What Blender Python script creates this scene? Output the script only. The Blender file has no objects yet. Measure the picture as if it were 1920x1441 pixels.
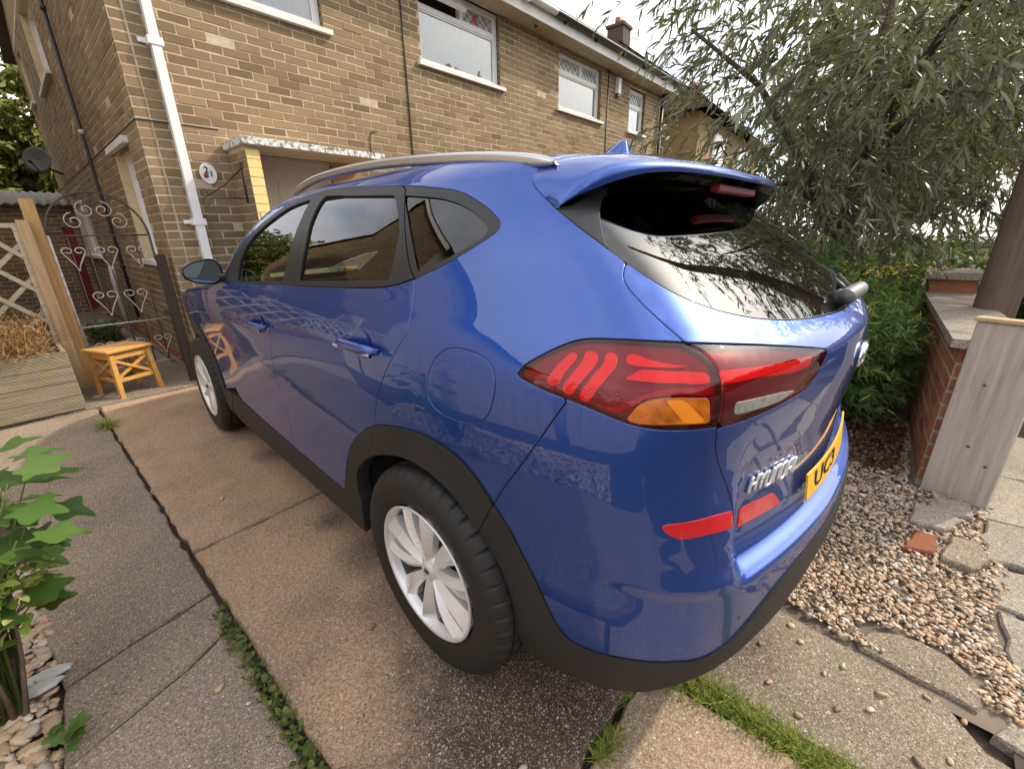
import bpy, bmesh, math, random
import numpy as np
from mathutils import Vector, Matrix
from mathutils.geometry import delaunay_2d_cdt
R = math.radians
SC = bpy.context.scene
COL = SC.collection

# ---------------------------------------------------------------- camera, sky, sun, exposure
cam = bpy.data.cameras.new('camera')
cam.lens, cam.sensor_width = 15.06, 36.0
cam.clip_start, cam.clip_end = 0.02, 500.0
cam_ob = bpy.data.objects.new('camera', cam)
COL.objects.link(cam_ob)
CAM = Vector((-1.4881, -0.9538, 1.351))
def _cam_matrix(yaw, pitch, roll):
    cy, sy, cp, sp = math.cos(yaw), math.sin(yaw), math.cos(pitch), math.sin(pitch)
    f = Vector((sy*cp, cy*cp, -sp)); r = Vector((cy, -sy, 0)); u = r.cross(f)
    c, s = math.cos(roll), math.sin(roll)
    r2 = c*r + s*u; u2 = -s*r + c*u
    m = Matrix((r2, u2, -f)).transposed().to_4x4(); m.translation = CAM
    return m
cam_ob.matrix_world = _cam_matrix(0.8029, 0.3398, -0.0182)
SC.camera = cam_ob

SUN_AZ, SUN_EL = R(116), R(42)          # clockwise from +Y, above the horizon
W = bpy.data.worlds.new('World'); SC.world = W; W.use_nodes = True
nt = W.node_tree; nt.nodes.clear()
def _n(t, **kw):
    n = nt.nodes.new(t)
    for k, v in kw.items(): setattr(n, k, v)
    return n
sky = _n('ShaderNodeTexSky', sky_type='NISHITA', sun_disc=False)
sky.sun_elevation = SUN_EL; sky.sun_rotation = SUN_AZ
tc = _n('ShaderNodeTexCoord')
sep = _n('ShaderNodeSeparateXYZ'); nt.links.new(tc.outputs['Generated'], sep.inputs[0])
# project the direction on a cloud layer: (x, y) / (z + .25)
addz = _n('ShaderNodeMath', operation='ADD'); addz.inputs[1].default_value = 0.28; nt.links.new(sep.outputs['Z'], addz.inputs[0])
dx = _n('ShaderNodeMath', operation='DIVIDE'); nt.links.new(sep.outputs['X'], dx.inputs[0]); nt.links.new(addz.outputs[0], dx.inputs[1])
dy = _n('ShaderNodeMath', operation='DIVIDE'); nt.links.new(sep.outputs['Y'], dy.inputs[0]); nt.links.new(addz.outputs[0], dy.inputs[1])
cmb = _n('ShaderNodeCombineXYZ'); nt.links.new(dx.outputs[0], cmb.inputs[0]); nt.links.new(dy.outputs[0], cmb.inputs[1])
noi = _n('ShaderNodeTexNoise'); noi.inputs['Scale'].default_value = 0.9; noi.inputs['Detail'].default_value = 7; noi.inputs['Roughness'].default_value = 0.55
nt.links.new(cmb.outputs[0], noi.inputs['Vector'])
rmp = _n('ShaderNodeValToRGB'); rmp.color_ramp.elements[0].position = 0.36; rmp.color_ramp.elements[1].position = 0.56
rmp.color_ramp.elements[0].color = (0.30, 0.30, 0.30, 1); rmp.color_ramp.elements[1].color = (0.97, 0.97, 0.97, 1)
nt.links.new(noi.outputs['Fac'], rmp.inputs[0])
cl = _n('ShaderNodeMixRGB'); cl.inputs[1].default_value = (6.4, 6.5, 6.9, 1); cl.inputs[2].default_value = (9.6, 9.4, 9.1, 1)
noi2 = _n('ShaderNodeTexNoise'); noi2.inputs['Scale'].default_value = 2.2; noi2.inputs['Detail'].default_value = 5
nt.links.new(cmb.outputs[0], noi2.inputs['Vector']); nt.links.new(noi2.outputs['Fac'], cl.inputs[0])
mx = _n('ShaderNodeMixRGB'); nt.links.new(rmp.outputs[0], mx.inputs[0]); nt.links.new(sky.outputs[0], mx.inputs[1]); nt.links.new(cl.outputs[0], mx.inputs[2])
# thin cloud glows towards the sun behind it
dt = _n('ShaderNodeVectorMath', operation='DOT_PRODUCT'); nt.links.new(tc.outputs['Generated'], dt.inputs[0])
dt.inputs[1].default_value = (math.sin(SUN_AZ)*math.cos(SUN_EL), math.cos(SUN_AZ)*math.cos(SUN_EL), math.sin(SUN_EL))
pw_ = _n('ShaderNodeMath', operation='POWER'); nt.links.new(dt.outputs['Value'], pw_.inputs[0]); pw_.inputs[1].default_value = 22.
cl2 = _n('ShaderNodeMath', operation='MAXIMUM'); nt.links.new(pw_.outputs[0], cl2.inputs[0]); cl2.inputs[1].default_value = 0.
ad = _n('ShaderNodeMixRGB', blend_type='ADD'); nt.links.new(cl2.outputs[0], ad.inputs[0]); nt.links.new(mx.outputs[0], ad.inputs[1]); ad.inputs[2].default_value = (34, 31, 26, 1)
bg = _n('ShaderNodeBackground'); bg.inputs['Strength'].default_value = 0.15
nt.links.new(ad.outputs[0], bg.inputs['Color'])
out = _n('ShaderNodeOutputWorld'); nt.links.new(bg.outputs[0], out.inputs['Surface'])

sun = bpy.data.lights.new('sun', 'SUN'); sun.energy = 2.4; sun.angle = R(1.2); sun.color = (1.0, 0.90, 0.74)
sun_ob = bpy.data.objects.new('sun', sun); COL.objects.link(sun_ob)
_to_sun = Vector((math.sin(SUN_AZ)*math.cos(SUN_EL), math.cos(SUN_AZ)*math.cos(SUN_EL), math.sin(SUN_EL)))
sun_ob.rotation_euler = _to_sun.to_track_quat('Z', 'Y').to_euler()
sun_ob.location = _to_sun * 40
vs = SC.view_settings
vs.view_transform = 'Standard'; vs.look = 'None'; vs.gamma = 1; vs.exposure = 0.60
vs.use_curve_mapping = False

# ---------------------------------------------------------------- helpers
rng = random.Random(7)
def link(o, parent=None):
    COL.objects.link(o)
    if parent is not None: o.parent = parent
    return o
def empty(name, loc=(0, 0, 0), rz=0, label=None, cat=None, group=None, parent=None):
    o = bpy.data.objects.new(name, None); o.location = loc; o.rotation_euler = (0, 0, rz); o.empty_display_size = .1
    link(o, parent); return tag(o, label, cat, group)
def tag(o, label=None, cat=None, group=None, kind=None):
    if label: o['label'] = label
    if cat: o['category'] = cat
    if group: o['group'] = group
    if kind: o['kind'] = kind
    return o
def obj(name, me, mats=None, parent=None, loc=None, rot=None):
    o = bpy.data.objects.new(name, me)
    if mats is not None:
        for m in (mats if isinstance(mats, (list, tuple)) else [mats]): me.materials.append(m)
    if loc is not None: o.location = loc
    if rot is not None: o.rotation_euler = rot
    return link(o, parent)
class MB:
    """collects shapes in one mesh"""
    def __init__(s): s.v = []; s.f = []; s.mi = []; s.tone = []; s.sm = []
    def add(s, verts, faces, mi=0, tone=0.5, smooth=False):
        b = len(s.v); s.v += [tuple(v) for v in verts]; s.tone += [tone]*len(verts)
        for f in faces: s.f.append(tuple(b+i for i in f)); s.mi.append(mi); s.sm.append(smooth)
    def box(s, x0, x1, y0, y1, z0, z1, mi=0, tone=.5, M=None, bev=0.0):
        if bev > 0:
            b = bev; V = []; 
            bm = bmesh.new(); bmesh.ops.create_cube(bm, size=1)
            for v in bm.verts:
                v.co = Vector(((x0+x1)/2+v.co.x*(x1-x0), (y0+y1)/2+v.co.y*(y1-y0), (z0+z1)/2+v.co.z*(z1-z0)))
            bmesh.ops.bevel(bm, geom=list(bm.edges), offset=b, segments=1, affect='EDGES', profile=.5)
            bm.verts.index_update()
            V = [v.co.copy() for v in bm.verts]; Fc = [[v.index for v in f.verts] for f in bm.faces]; bm.free()
        else:
            V = [Vector((x, y, z)) for z in (z0, z1) for y in (y0, y1) for x in (x0, x1)]
            Fc = [(0, 2, 3, 1), (4, 5, 7, 6), (0, 1, 5, 4), (2, 6, 7, 3), (0, 4, 6, 2), (1, 3, 7, 5)]
        if M is not None: V = [M @ v for v in V]
        s.add(V, Fc, mi, tone)
    def tube(s, pts, r, n=8, mi=0, tone=.5, caps=True, r1=None):
        pts = [Vector(p) for p in pts]; rings = []; up = Vector((0, 0, 1)); prev = None
        for i, p in enumerate(pts):
            d = (pts[min(i+1, len(pts)-1)] - pts[max(i-1, 0)]).normalized()
            if prev is None:
                a = d.cross(up if abs(d.z) < .95 else Vector((1, 0, 0))).normalized()
            else:
                a = (prev - d*prev.dot(d)).normalized()
            prev = a; b = d.cross(a)
            rr = r if r1 is None else r + (r1-r)*i/max(1, len(pts)-1)
            rings.append([p + (a*math.cos(2*math.pi*k/n) + b*math.sin(2*math.pi*k/n))*rr for k in range(n)])
        V = [v for ring in rings for v in ring]; Fc = []
        for i in range(len(rings)-1):
            for k in range(n):
                Fc.append((i*n+k, i*n+(k+1) % n, (i+1)*n+(k+1) % n, (i+1)*n+k))
        if caps: Fc.append(tuple(range(n-1, -1, -1))); Fc.append(tuple((len(rings)-1)*n+k for k in range(n)))
        s.add(V, Fc, mi, tone, True)
    def prism(s, poly, z0, z1, mi=0, tone=.5, M=None):
        n = len(poly)
        V = [Vector((x, y, z0)) for x, y in poly] + [Vector((x, y, z1)) for x, y in poly]
        if M is not None: V = [M @ v for v in V]
        Fc = [tuple(range(n-1, -1, -1)), tuple(range(n, 2*n))] + [(i, (i+1) % n, n+(i+1) % n, n+i) for i in range(n)]
        s.add(V, Fc, mi, tone)
    def mesh(s, name):
        me = bpy.data.meshes.new(name); me.from_pydata(s.v, [], s.f)
        me.polygons.foreach_set('material_index', s.mi)
        me.polygons.foreach_set('use_smooth', s.sm)
        a = me.attributes.new('tone', 'FLOAT', 'POINT'); a.data.foreach_set('value', s.tone)
        me.update(); return me
    def build(s, name, mats, parent=None, loc=None, rot=None):
        return obj(name, s.mesh(name), mats, parent, loc, rot)
def fast_mesh(name, verts, faces, tone=None, smooth=False):
    """verts (n,3) and faces (m,k) arrays"""
    verts = np.asarray(verts, np.float32); faces = np.asarray(faces, np.int32)
    me = bpy.data.meshes.new(name); k = faces.shape[1]
    me.vertices.add(len(verts)); me.vertices.foreach_set('co', verts.ravel())
    me.loops.add(faces.size); me.loops.foreach_set('vertex_index', faces.ravel())
    me.polygons.add(len(faces)); me.polygons.foreach_set('loop_start', np.arange(0, faces.size, k, dtype=np.int32))
    me.polygons.foreach_set('use_smooth', np.full(len(faces), smooth)); me.update(calc_edges=True)
    if tone is not None:
        a = me.attributes.new('tone', 'FLOAT', 'POINT'); a.data.foreach_set('value', np.asarray(tone, np.float32))
    return me

# ---------------------------------------------------------------- materials
def newmat(name):
    m = bpy.data.materials.new(name); m.use_nodes = True; t = m.node_tree; t.nodes.clear()
    o = t.nodes.new('ShaderNodeOutputMaterial'); b = t.nodes.new('ShaderNodeBsdfPrincipled')
    t.links.new(b.outputs[0], o.inputs[0]); return m, t, b, o
def setp(b, base=None, rough=None, metal=None, coat=None, spec=None, trans=None, ior=None, coat_rough=None):
    for k, v in (('Roughness', rough), ('Metallic', metal), ('Coat Weight', coat), ('Specular IOR Level', spec), ('Transmission Weight', trans), ('IOR', ior), ('Coat Roughness', coat_rough)):
        if v is not None: b.inputs[k].default_value = v
    if base is not None: b.inputs['Base Color'].default_value = (*base, 1)
def nd(t, typ, ins=None, **kw):
    n = t.nodes.new(typ)
    for k, v in kw.items(): setattr(n, k, v)
    for k, v in (ins or {}).items():
        if hasattr(v, 'is_output') or isinstance(v, bpy.types.NodeSocket): t.links.new(v, n.inputs[k])
        else: n.inputs[k].default_value = v
    return n
def ramp(t, fac, stops):
    n = t.nodes.new('ShaderNodeValToRGB'); t.links.new(fac, n.inputs[0]); e = n.color_ramp.elements
    while len(e) < len(stops): e.new(0.5)
    for el, (p, c) in zip(e, stops): el.position = p; el.color = (*c, 1)
    return n.outputs[0]
def noise(t, vec, scale, detail=3, rough=.55):
    return nd(t, 'ShaderNodeTexNoise', {'Vector': vec, 'Scale': scale, 'Detail': detail, 'Roughness': rough}).outputs['Fac']
def mixc(t, fac, a, b, mode='MIX'):
    n = t.nodes.new('ShaderNodeMixRGB'); n.blend_type = mode
    for i, v in enumerate((fac, a, b)):
        if isinstance(v, bpy.types.NodeSocket): t.links.new(v, n.inputs[i])
        elif i == 0: n.inputs[0].default_value = v
        else: n.inputs[i].default_value = (*v, 1)
    return n.outputs[0]
def mth(t, op, a, b=None, clamp=False):
    n = t.nodes.new('ShaderNodeMath'); n.operation = op; n.use_clamp = clamp
    for i, v in enumerate((a, b)):
        if v is None: continue
        if isinstance(v, bpy.types.NodeSocket): t.links.new(v, n.inputs[i])
        else: n.inputs[i].default_value = v
    return n.outputs[0]
def bump(t, b, h, strength=.3, dist=.01):
    n = nd(t, 'ShaderNodeBump', {'Height': h, 'Strength': strength, 'Distance': dist}); t.links.new(n.outputs[0], b.inputs['Normal'])
def objco(t): return t.nodes.new('ShaderNodeTexCoord').outputs['Object']
def geopos(t): return t.nodes.new('ShaderNodeNewGeometry').outputs['Position']
def attr(t, name='tone'): return nd(t, 'ShaderNodeAttribute', attribute_name=name).outputs['Fac']
def simple(name, base, rough=.5, metal=0., coat=0., var=.12, vscale=9., bmp=0., bscale=60., spec=.5):
    """plain material with a little tonal and roughness variation"""
    m, t, b, o = newmat(name); setp(b, base, rough, metal, coat, spec)
    co = objco(t); f = noise(t, co, vscale, 4)
    c0 = tuple(max(0, c*(1-var)) for c in base); c1 = tuple(min(1, c*(1+var)) for c in base)
    t.links.new(ramp(t, f, [(.3, c0), (.7, c1)]), b.inputs['Base Color'])
    if bmp: bump(t, b, noise(t, co, bscale, 4), bmp, .004)
    return m
M = {}
def ramp_mat(name, stops, rough=.85, bscale=0, bstr=.3, src='tone', grime=None):
    """colour picked piece by piece from 'tone' (or the object's own random number)"""
    m, t, b, o = newmat(name); setp(b, None, rough, spec=.3)
    f = attr(t) if src == 'tone' else t.nodes.new('ShaderNodeObjectInfo').outputs['Random']
    c = ramp(t, f, stops); pos = geopos(t)
    g = noise(t, pos, 38, 4, .7)
    c = mixc(t, mth(t, 'MULTIPLY', mth(t, 'SUBTRACT', g, .35, True), 1.1), c, tuple(x*.62 for x in stops[len(stops)//2][1]))
    if grime:
        c = mixc(t, mth(t, 'MULTIPLY', mth(t, 'SUBTRACT', noise(t, pos, .9, 5, .6), .45, True), 2.4, True), c, grime)
    t.links.new(c, b.inputs['Base Color'])
    if bscale: bump(t, b, noise(t, pos, bscale, 5, .65), bstr, .006)
    return m
# ---------------------------------------------------------------- the car's body surface
Y0 = 0.2
def pchip(xs, ys):
    xs = np.array(xs, float); ys = np.array(ys, float); n = len(xs); h = np.diff(xs); d = np.diff(ys)/h
    m = np.zeros(n); m[0] = d[0]; m[-1] = d[-1]
    for i in range(1, n-1):
        if d[i-1]*d[i] > 0:
            w1, w2 = 2*h[i]+h[i-1], h[i]+2*h[i-1]; m[i] = (w1+w2)/(w1/d[i-1]+w2/d[i])
    def f(x):
        x = np.asarray(x, float); i = np.clip(np.searchsorted(xs, x, 'right')-1, 0, n-2)
        t = (x-xs[i])/h[i]; t2 = t*t; t3 = t2*t
        y = (2*t3-3*t2+1)*ys[i]+(t3-2*t2+t)*h[i]*m[i]+(-2*t3+3*t2)*ys[i+1]+(t3-t2)*h[i]*m[i+1]
        y = np.where(x <= xs[0], ys[0]+m[0]*(x-xs[0]), y)
        return np.where(x >= xs[-1], ys[-1]+m[-1]*(x-xs[-1]), y)
    return f
WZ = pchip([.17,.22,.30,.36,.45,.60,.75,.86,.95,1.02,1.08,1.13,1.17,1.30,1.42,1.50,1.545,1.58,1.60],
           [.82,.865,.888,.895,.899,.901,.911,.921,.926,.922,.912,.896,.876,.818,.748,.690,.630,.50,.30])
RZ = pchip([.20,.25,.32,.45,.55,.615,.630,.638,.66,.70,.80,.92,1.03,1.09,1.13,1.16,1.19,1.30,1.42,1.50,1.56,1.60],
           [.76,.84,.885,.893,.895,.893,.889,.879,.850,.839,.833,.846,.856,.850,.825,.785,.750,.62,.44,.33,.255,.20])
RC = pchip([.20,.25,.32,.45,.55,.615,.66,.70,.80,.92,1.03,1.09,1.13,1.16,1.19,1.30,1.42,1.50,1.56,1.60],
           [.76,.84,.885,.893,.895,.893,.889,.884,.869,.853,.856,.850,.825,.785,.750,.62,.44,.33,.255,.20])
KZ = pchip([.2,.5,.62,.66,.9,1.1,1.2,1.4,1.6],
           [.20,.22,.20,.16,.17,.17,.15,.13,.10])
CZ = pchip([.2,.5,.64,.7,1.1,1.2,1.5,1.6],
           [.20,.22,.22,.24,.22,.22,.22,.25])
FZ = pchip([.18,.25,.35,.60,.80,.90,.98,1.04,1.08,1.11,1.14,1.17,1.234,1.324,1.404,1.469,1.51,1.54,1.57,1.6],
           [3.25,3.42,3.52,3.56,3.50,3.42,3.22,2.85,2.5,2.22,2.05,2.0,1.93,1.84,1.72,1.57,1.43,1.27,1.02,.6])
def taper(y, z):
    g = np.clip((z-1.08)/.4, 0, 1)
    return np.where(y < .3, (.10+.16*g)*(.3-y)**2, 0) + np.where(y > 1.9, (.05+.10*g)*(y-1.9)**2, 0)
def RX(x, z):
    w = np.clip((x-.585)/.075, 0, 1); w = w*w*(3-2*w)
    return RZ(z)*(1-w)+RC(z)*w
def FB(x, y, z):
    x = np.abs(x); a = x-(WZ(z)-taper(y, z)); b = -y-(RX(x, z)-CZ(z)*x*x); k = KZ(z)
    h = np.maximum(0, k-np.abs(a-b))/k; m = np.maximum(a, b)+h**3*k/5
    c = y-(FZ(z)-.24*x*x); k = .2; h = np.maximum(0, k-np.abs(m-c))/k
    return np.maximum(m, c)+h**3*k/5
def YC(z): return np.maximum(.45, FZ(z)-.95)
SMIN = -.92*math.pi/2
def SMAX(z): return float(YC(z))-Y0+.92*math.pi/2
def PB(sz):
    """(s, z) on the left half of the body -> points and outward normals"""
    sz = np.asarray(sz, float); s, z = sz[:, 0], sz[:, 1]; yc = YC(z)
    oy = np.where(s < 0, Y0, np.where(s > yc-Y0, yc, Y0+s))
    th = np.where(s < 0, s/.92, np.where(s > yc-Y0, (s-(yc-Y0))/.92, 0.))
    dx, dy = -np.cos(th), np.sin(th)
    lo = np.zeros_like(s); hi = np.full_like(s, 2.2)
    for _ in range(34):
        mid = (lo+hi)/2; ins = FB(mid*dx, oy+mid*dy, z) < 0
        lo = np.where(ins, mid, lo); hi = np.where(ins, hi, mid)
    P = np.stack([lo*dx, oy+lo*dy, z], 1); h = 1.5e-3
    x, y = P[:, 0], P[:, 1]
    N = np.stack([FB(x+h, y, z)-FB(x-h, y, z), FB(x, y+h, z)-FB(x, y-h, z), FB(x, y, z+h)-FB(x, y, z-h)], 1)
    N /= np.linalg.norm(N, axis=1, keepdims=True)+1e-12
    return P, N
# ---------------------------------------------------------------- materials of the setting
BR = [(0, (.165, .108, .060)), (.18, (.225, .150, .080)), (.42, (.290, .200, .108)), (.66, (.330, .232, .126)), (.86, (.250, .160, .088)), (.93, (.290, .200, .112)), (1, (.325, .235, .140))]
M['brick'] = ramp_mat('buff_brick', BR, .9, 55, .35, 'tone', grime=(.150, .105, .066)); M['brick_one'] = ramp_mat('buff_brick_single', BR, .9, 55, .35, 'random', grime=(.150, .105, .066))
RB = [(0, (.22, .075, .040)), (.4, (.32, .125, .060)), (.75, (.38, .175, .085)), (1, (.26, .10, .055))]
M['red_brick'] = ramp_mat('red_brick', RB, .9, 60, .4, 'random')
M['red_brick_t'] = ramp_mat('red_brick_far', RB, .9, 60, .4, 'tone')
M['mortar'] = simple('mortar', (.50, .41, .28), .95, var=.2, vscale=14, bmp=.4, bscale=160)
M['mortar_pale'] = simple('mortar_grey', (.38, .35, .30), .95, var=.2, bmp=.4, bscale=160)
M['upvc'] = simple('white_upvc', (.78, .77, .74), .35, var=.03)
M['old_white'] = simple('weathered_white', (.72, .70, .64), .6, var=.10, vscale=6, bmp=.1)
M['black_pipe'] = simple('black_pipe', (.025, .022, .022), .45)
M['soffit'] = simple('soffit_board', (.46, .37, .26), .7, var=.1)
M['stone_sill'] = simple('sill_render', (.55, .50, .42), .85, var=.15, bmp=.2)
M['reveal'] = simple('cream_reveal', (.62, .50, .30), .8, var=.1)
M['yellow'] = simple('yellow_masonry_paint', (.80, .62, .24), .7, var=.06, vscale=20, bmp=.15)
M['door_cream'] = simple('cream_door', (.62, .50, .36), .45, var=.05)
M['orange_wood'] = simple('varnished_timber', (.48, .24, .06), .4, var=.15)
M['iron'] = simple('pale_wrought_iron', (.56, .51, .45), .6, var=.3, vscale=30)
M['iron_dark'] = simple('dark_wrought_iron', (.09, .075, .065), .65, var=.3, vscale=30)
def woodmat(name, a, b_, c, axis=2, rough=.8, green=None, sc=1.):
    m, t, b, o = newmat(name); setp(b, None, rough, spec=.3); co = objco(t)
    mp = nd(t, 'ShaderNodeMapping', {'Vector': co}); s = [38*sc, 38*sc, 38*sc]; s[axis] = 2.2*sc; mp.inputs['Scale'].default_value = s
    f = noise(t, mp.outputs[0], 1., 6, .65); col = ramp(t, f, [(.30, a), (.5, b_), (.70, c)])
    if green: col = mixc(t, mth(t, 'MULTIPLY', mth(t, 'SUBTRACT', noise(t, co, 5., 4), .45, True), 3.2, True), col, green)
    t.links.new(col, b.inputs['Base Color']); bump(t, b, f, .35, .004); return m
M['new_wood'] = woodmat('new_timber', (.40, .22, .09), (.52, .31, .14), (.58, .37, .18))
M['pale_wood'] = woodmat('pale_timber', (.38, .25, .12), (.47, .33, .18), (.53, .39, .23))
M['grey_wood'] = woodmat('weathered_timber', (.34, .285, .235), (.46, .395, .335), (.55, .485, .42))
M['deck_wood'] = woodmat('decking_timber', (.20, .155, .115), (.31, .25, .19), (.39, .325, .25), axis=0, green=(.27, .245, .11))
M['stool_wood'] = woodmat('stool_timber', (.50, .25, .065), (.60, .32, .095), (.66, .38, .13), axis=0, rough=.45, sc=.8)
M['trellis_wood'] = woodmat('trellis_timber', (.36, .29, .20), (.46, .385, .28), (.52, .44, .33), axis=0)
M['dark_wood'] = woodmat('dark_creosote_timber', (.035, .026, .020), (.055, .040, .030), (.075, .055, .04))
M['pole_wood'] = woodmat('pole_timber', (.095, .066, .050), (.135, .095, .072), (.165, .12, .092), sc=1.4, rough=.75)
def window_glass():
    m, t, b, o = newmat('window_glass'); t.nodes.remove(b)
    tr = nd(t, 'ShaderNodeBsdfTransparent', {'Color': (.93, .95, .94, 1)}); gl = nd(t, 'ShaderNodeBsdfGlossy', {'Roughness': .0, 'Color': (1, 1, 1, 1)})
    fr = mth(t, 'MULTIPLY', nd(t, 'ShaderNodeFresnel', {'IOR': 1.6}).outputs[0], 3.2, True)
    mix = nd(t, 'ShaderNodeMixShader', {0: fr, 1: tr.outputs[0], 2: gl.outputs[0]}); t.links.new(mix.outputs[0], o.inputs[0]); return m
M['pane'] = window_glass()
M['net'] = simple('net_curtain', (.74, .74, .68), .9, var=.06, vscale=30)
M['room'] = simple('dark_room', (.03, .03, .032), .9)
def leadmat():
    m, t, b, o = newmat('leaded_glass'); setp(b, None, .15, spec=.6); co = objco(t)
    mp = nd(t, 'ShaderNodeMapping', {'Vector': co}); mp.inputs['Rotation'].default_value = (0, R(45), 0)
    w1 = nd(t, 'ShaderNodeTexChecker', {'Vector': mp.outputs[0], 'Scale': 13.}).outputs['Fac']
    t.links.new(mixc(t, w1, (.50, .52, .50), (.62, .62, .58)), b.inputs['Base Color']); return m
M['lead'] = leadmat(); M['lead_line'] = simple('lead_strip', (.10, .10, .10), .5); M['red_glass'] = simple('red_glass_flower', (.60, .10, .10), .3)
# concrete with exposed aggregate
def concrete(name, base, dark, stains=(), speck=.5):
    m, t, b, o = newmat(name); setp(b, None, .88, spec=.25); pos = geopos(t)
    n1 = noise(t, pos, 2.2, 6, .62); c = ramp(t, n1, [(.30, dark), (.52, base), (.75, tuple(min(1, x*1.18) for x in base))])
    fine = noise(t, pos, 85., 5, .7); c = mixc(t, .75, c, ramp(t, fine, [(.32, (.22, .21, .20)), (.5, (.52, .51, .50)), (.72, (.86, .84, .80))]), 'OVERLAY')
    rgh = None
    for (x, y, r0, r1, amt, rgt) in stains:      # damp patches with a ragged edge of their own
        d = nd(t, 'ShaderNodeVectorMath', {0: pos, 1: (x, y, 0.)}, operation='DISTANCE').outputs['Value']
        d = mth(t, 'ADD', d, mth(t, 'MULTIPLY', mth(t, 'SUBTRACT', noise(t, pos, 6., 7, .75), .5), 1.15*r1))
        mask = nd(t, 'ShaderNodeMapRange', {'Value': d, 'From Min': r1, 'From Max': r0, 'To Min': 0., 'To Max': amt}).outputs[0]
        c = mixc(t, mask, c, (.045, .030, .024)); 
    wob = nd(t, 'ShaderNodeTexNoise', {'Vector': pos, 'Scale': 130., 'Detail': 2.}).outputs['Color']
    wp = nd(t, 'ShaderNodeVectorMath', {0: pos, 1: nd(t, 'ShaderNodeVectorMath', {0: wob, 1: (.009, .009, .009)}, operation='MULTIPLY').outputs[0]}, operation='ADD').outputs[0]
    pick = None
    for sc_, thr, dens, amt in ((95., .34, .42, .75), (185., .40, .55, .70)):
        v = nd(t, 'ShaderNodeTexVoronoi', {'Vector': wp, 'Scale': sc_, 'Randomness': 1.}); sepc = nd(t, 'ShaderNodeSeparateColor', {0: v.outputs['Color']}).outputs
        pk = mth(t, 'MULTIPLY', mth(t, 'LESS_THAN', v.outputs['Distance'], thr), mth(t, 'GREATER_THAN', sepc[0], 1-dens*speck*1.5))
        c = mixc(t, mth(t, 'MULTIPLY', pk, amt), c, ramp(t, sepc[1], [(0, (.07, .050, .040)), (.25, (.22, .160, .115)), (.55, (.40, .32, .24)), (.8, (.54, .47, .38)), (1, (.70, .66, .58))]))
        pick = pk if pick is None else mth(t, 'ADD', pick, pk, True)
    v2 = nd(t, 'ShaderNodeTexVoronoi', {'Vector': pos, 'Scale': 420., 'Randomness': 1.}); s2 = nd(t, 'ShaderNodeSeparateColor', {0: v2.outputs['Color']}).outputs
    c = mixc(t, mth(t, 'MULTIPLY', mth(t, 'GREATER_THAN', s2[0], .86), .5), c, (.50, .44, .37)); c = mixc(t, mth(t, 'MULTIPLY', mth(t, 'LESS_THAN', s2[1], .18), .55), c, (.05, .040, .034))
    t.links.new(c, b.inputs['Base Color'])
    h = mth(t, 'ADD', mth(t, 'MULTIPLY', fine, .5), mth(t, 'MULTIPLY', pick, .35)); bump(t, b, h, .8, .008)
    return m
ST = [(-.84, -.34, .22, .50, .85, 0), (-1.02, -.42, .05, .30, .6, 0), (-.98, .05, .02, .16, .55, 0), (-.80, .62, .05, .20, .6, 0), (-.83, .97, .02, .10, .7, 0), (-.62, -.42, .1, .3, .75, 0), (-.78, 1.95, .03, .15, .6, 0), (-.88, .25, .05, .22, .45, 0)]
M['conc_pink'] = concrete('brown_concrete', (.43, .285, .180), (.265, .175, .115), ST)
M['conc_grey'] = concrete('grey_concrete', (.265, .203, .150), (.175, .134, .102))
M['conc_pale'] = concrete('pale_concrete', (.225, .180, .132), (.155, .125, .094), [(-.17, -.72, .05, .22, .6, 0)])
M['conc_warm'] = concrete('rough_brown_concrete', (.30, .218, .150), (.20, .145, .10))
M['flag'] = concrete('stone_flag', (.285, .25, .205), (.19, .168, .14), (), .2)
M['soil'] = simple('dark_soil', (.050, .038, .028), .95, var=.4, vscale=20, bmp=.6, bscale=40)
M['earth'] = simple('bare_ground', (.16, .125, .095), .95, var=.3, vscale=3, bmp=.5, bscale=40)
M['tarmac'] = simple('street_asphalt', (.060, .060, .062), .9, var=.2, bmp=.3, bscale=120)
PB_STOPS = [(0, (.12, .09, .07)), (.12, (.30, .22, .16)), (.3, (.50, .37, .24)), (.5, (.58, .46, .32)), (.64, (.44, .25, .14)), (.78, (.64, .54, .42)), (.9, (.40, .37, .34)), (1, (.74, .69, .62))]
M['pebble'] = ramp_mat('pebble', PB_STOPS, .7, 0)
LF = lambda name, st, r=.5: leafmat(name, st, r)
def leafmat(name, stops, rough=.5, trans=.35, src='tone'):
    m, t, b, o = newmat(name); setp(b, None, rough, spec=.35)
    f = attr(t) if src == 'tone' else t.nodes.new('ShaderNodeObjectInfo').outputs['Random']
    c = ramp(t, f, stops); t.links.new(c, b.inputs['Base Color'])
    tl = nd(t, 'ShaderNodeBsdfTranslucent'); t.links.new(mixc(t, .5, c, (.26, .29, .06), 'MIX'), tl.inputs['Color'])
    mix = nd(t, 'ShaderNodeMixShader', {0: trans, 1: b.outputs[0], 2: tl.outputs[0]}); t.links.new(mix.outputs[0], o.inputs[0]); return m
M['willow'] = leafmat('willow_leaf', [(0, (.075, .085, .045)), (.4, (.14, .15, .082)), (.75, (.22, .225, .14)), (1, (.33, .33, .225))], .40, .28)
M['bush'] = leafmat('bush_leaf', [(0, (.05, .095, .025)), (.5, (.105, .19, .05)), (.85, (.18, .27, .07)), (1, (.30, .33, .09))], .5, .3)
M['far_leaf'] = leafmat('background_leaf', [(0, (.09, .105, .022)), (.5, (.20, .215, .045)), (1, (.34, .34, .09))], .55, .35)
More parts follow.
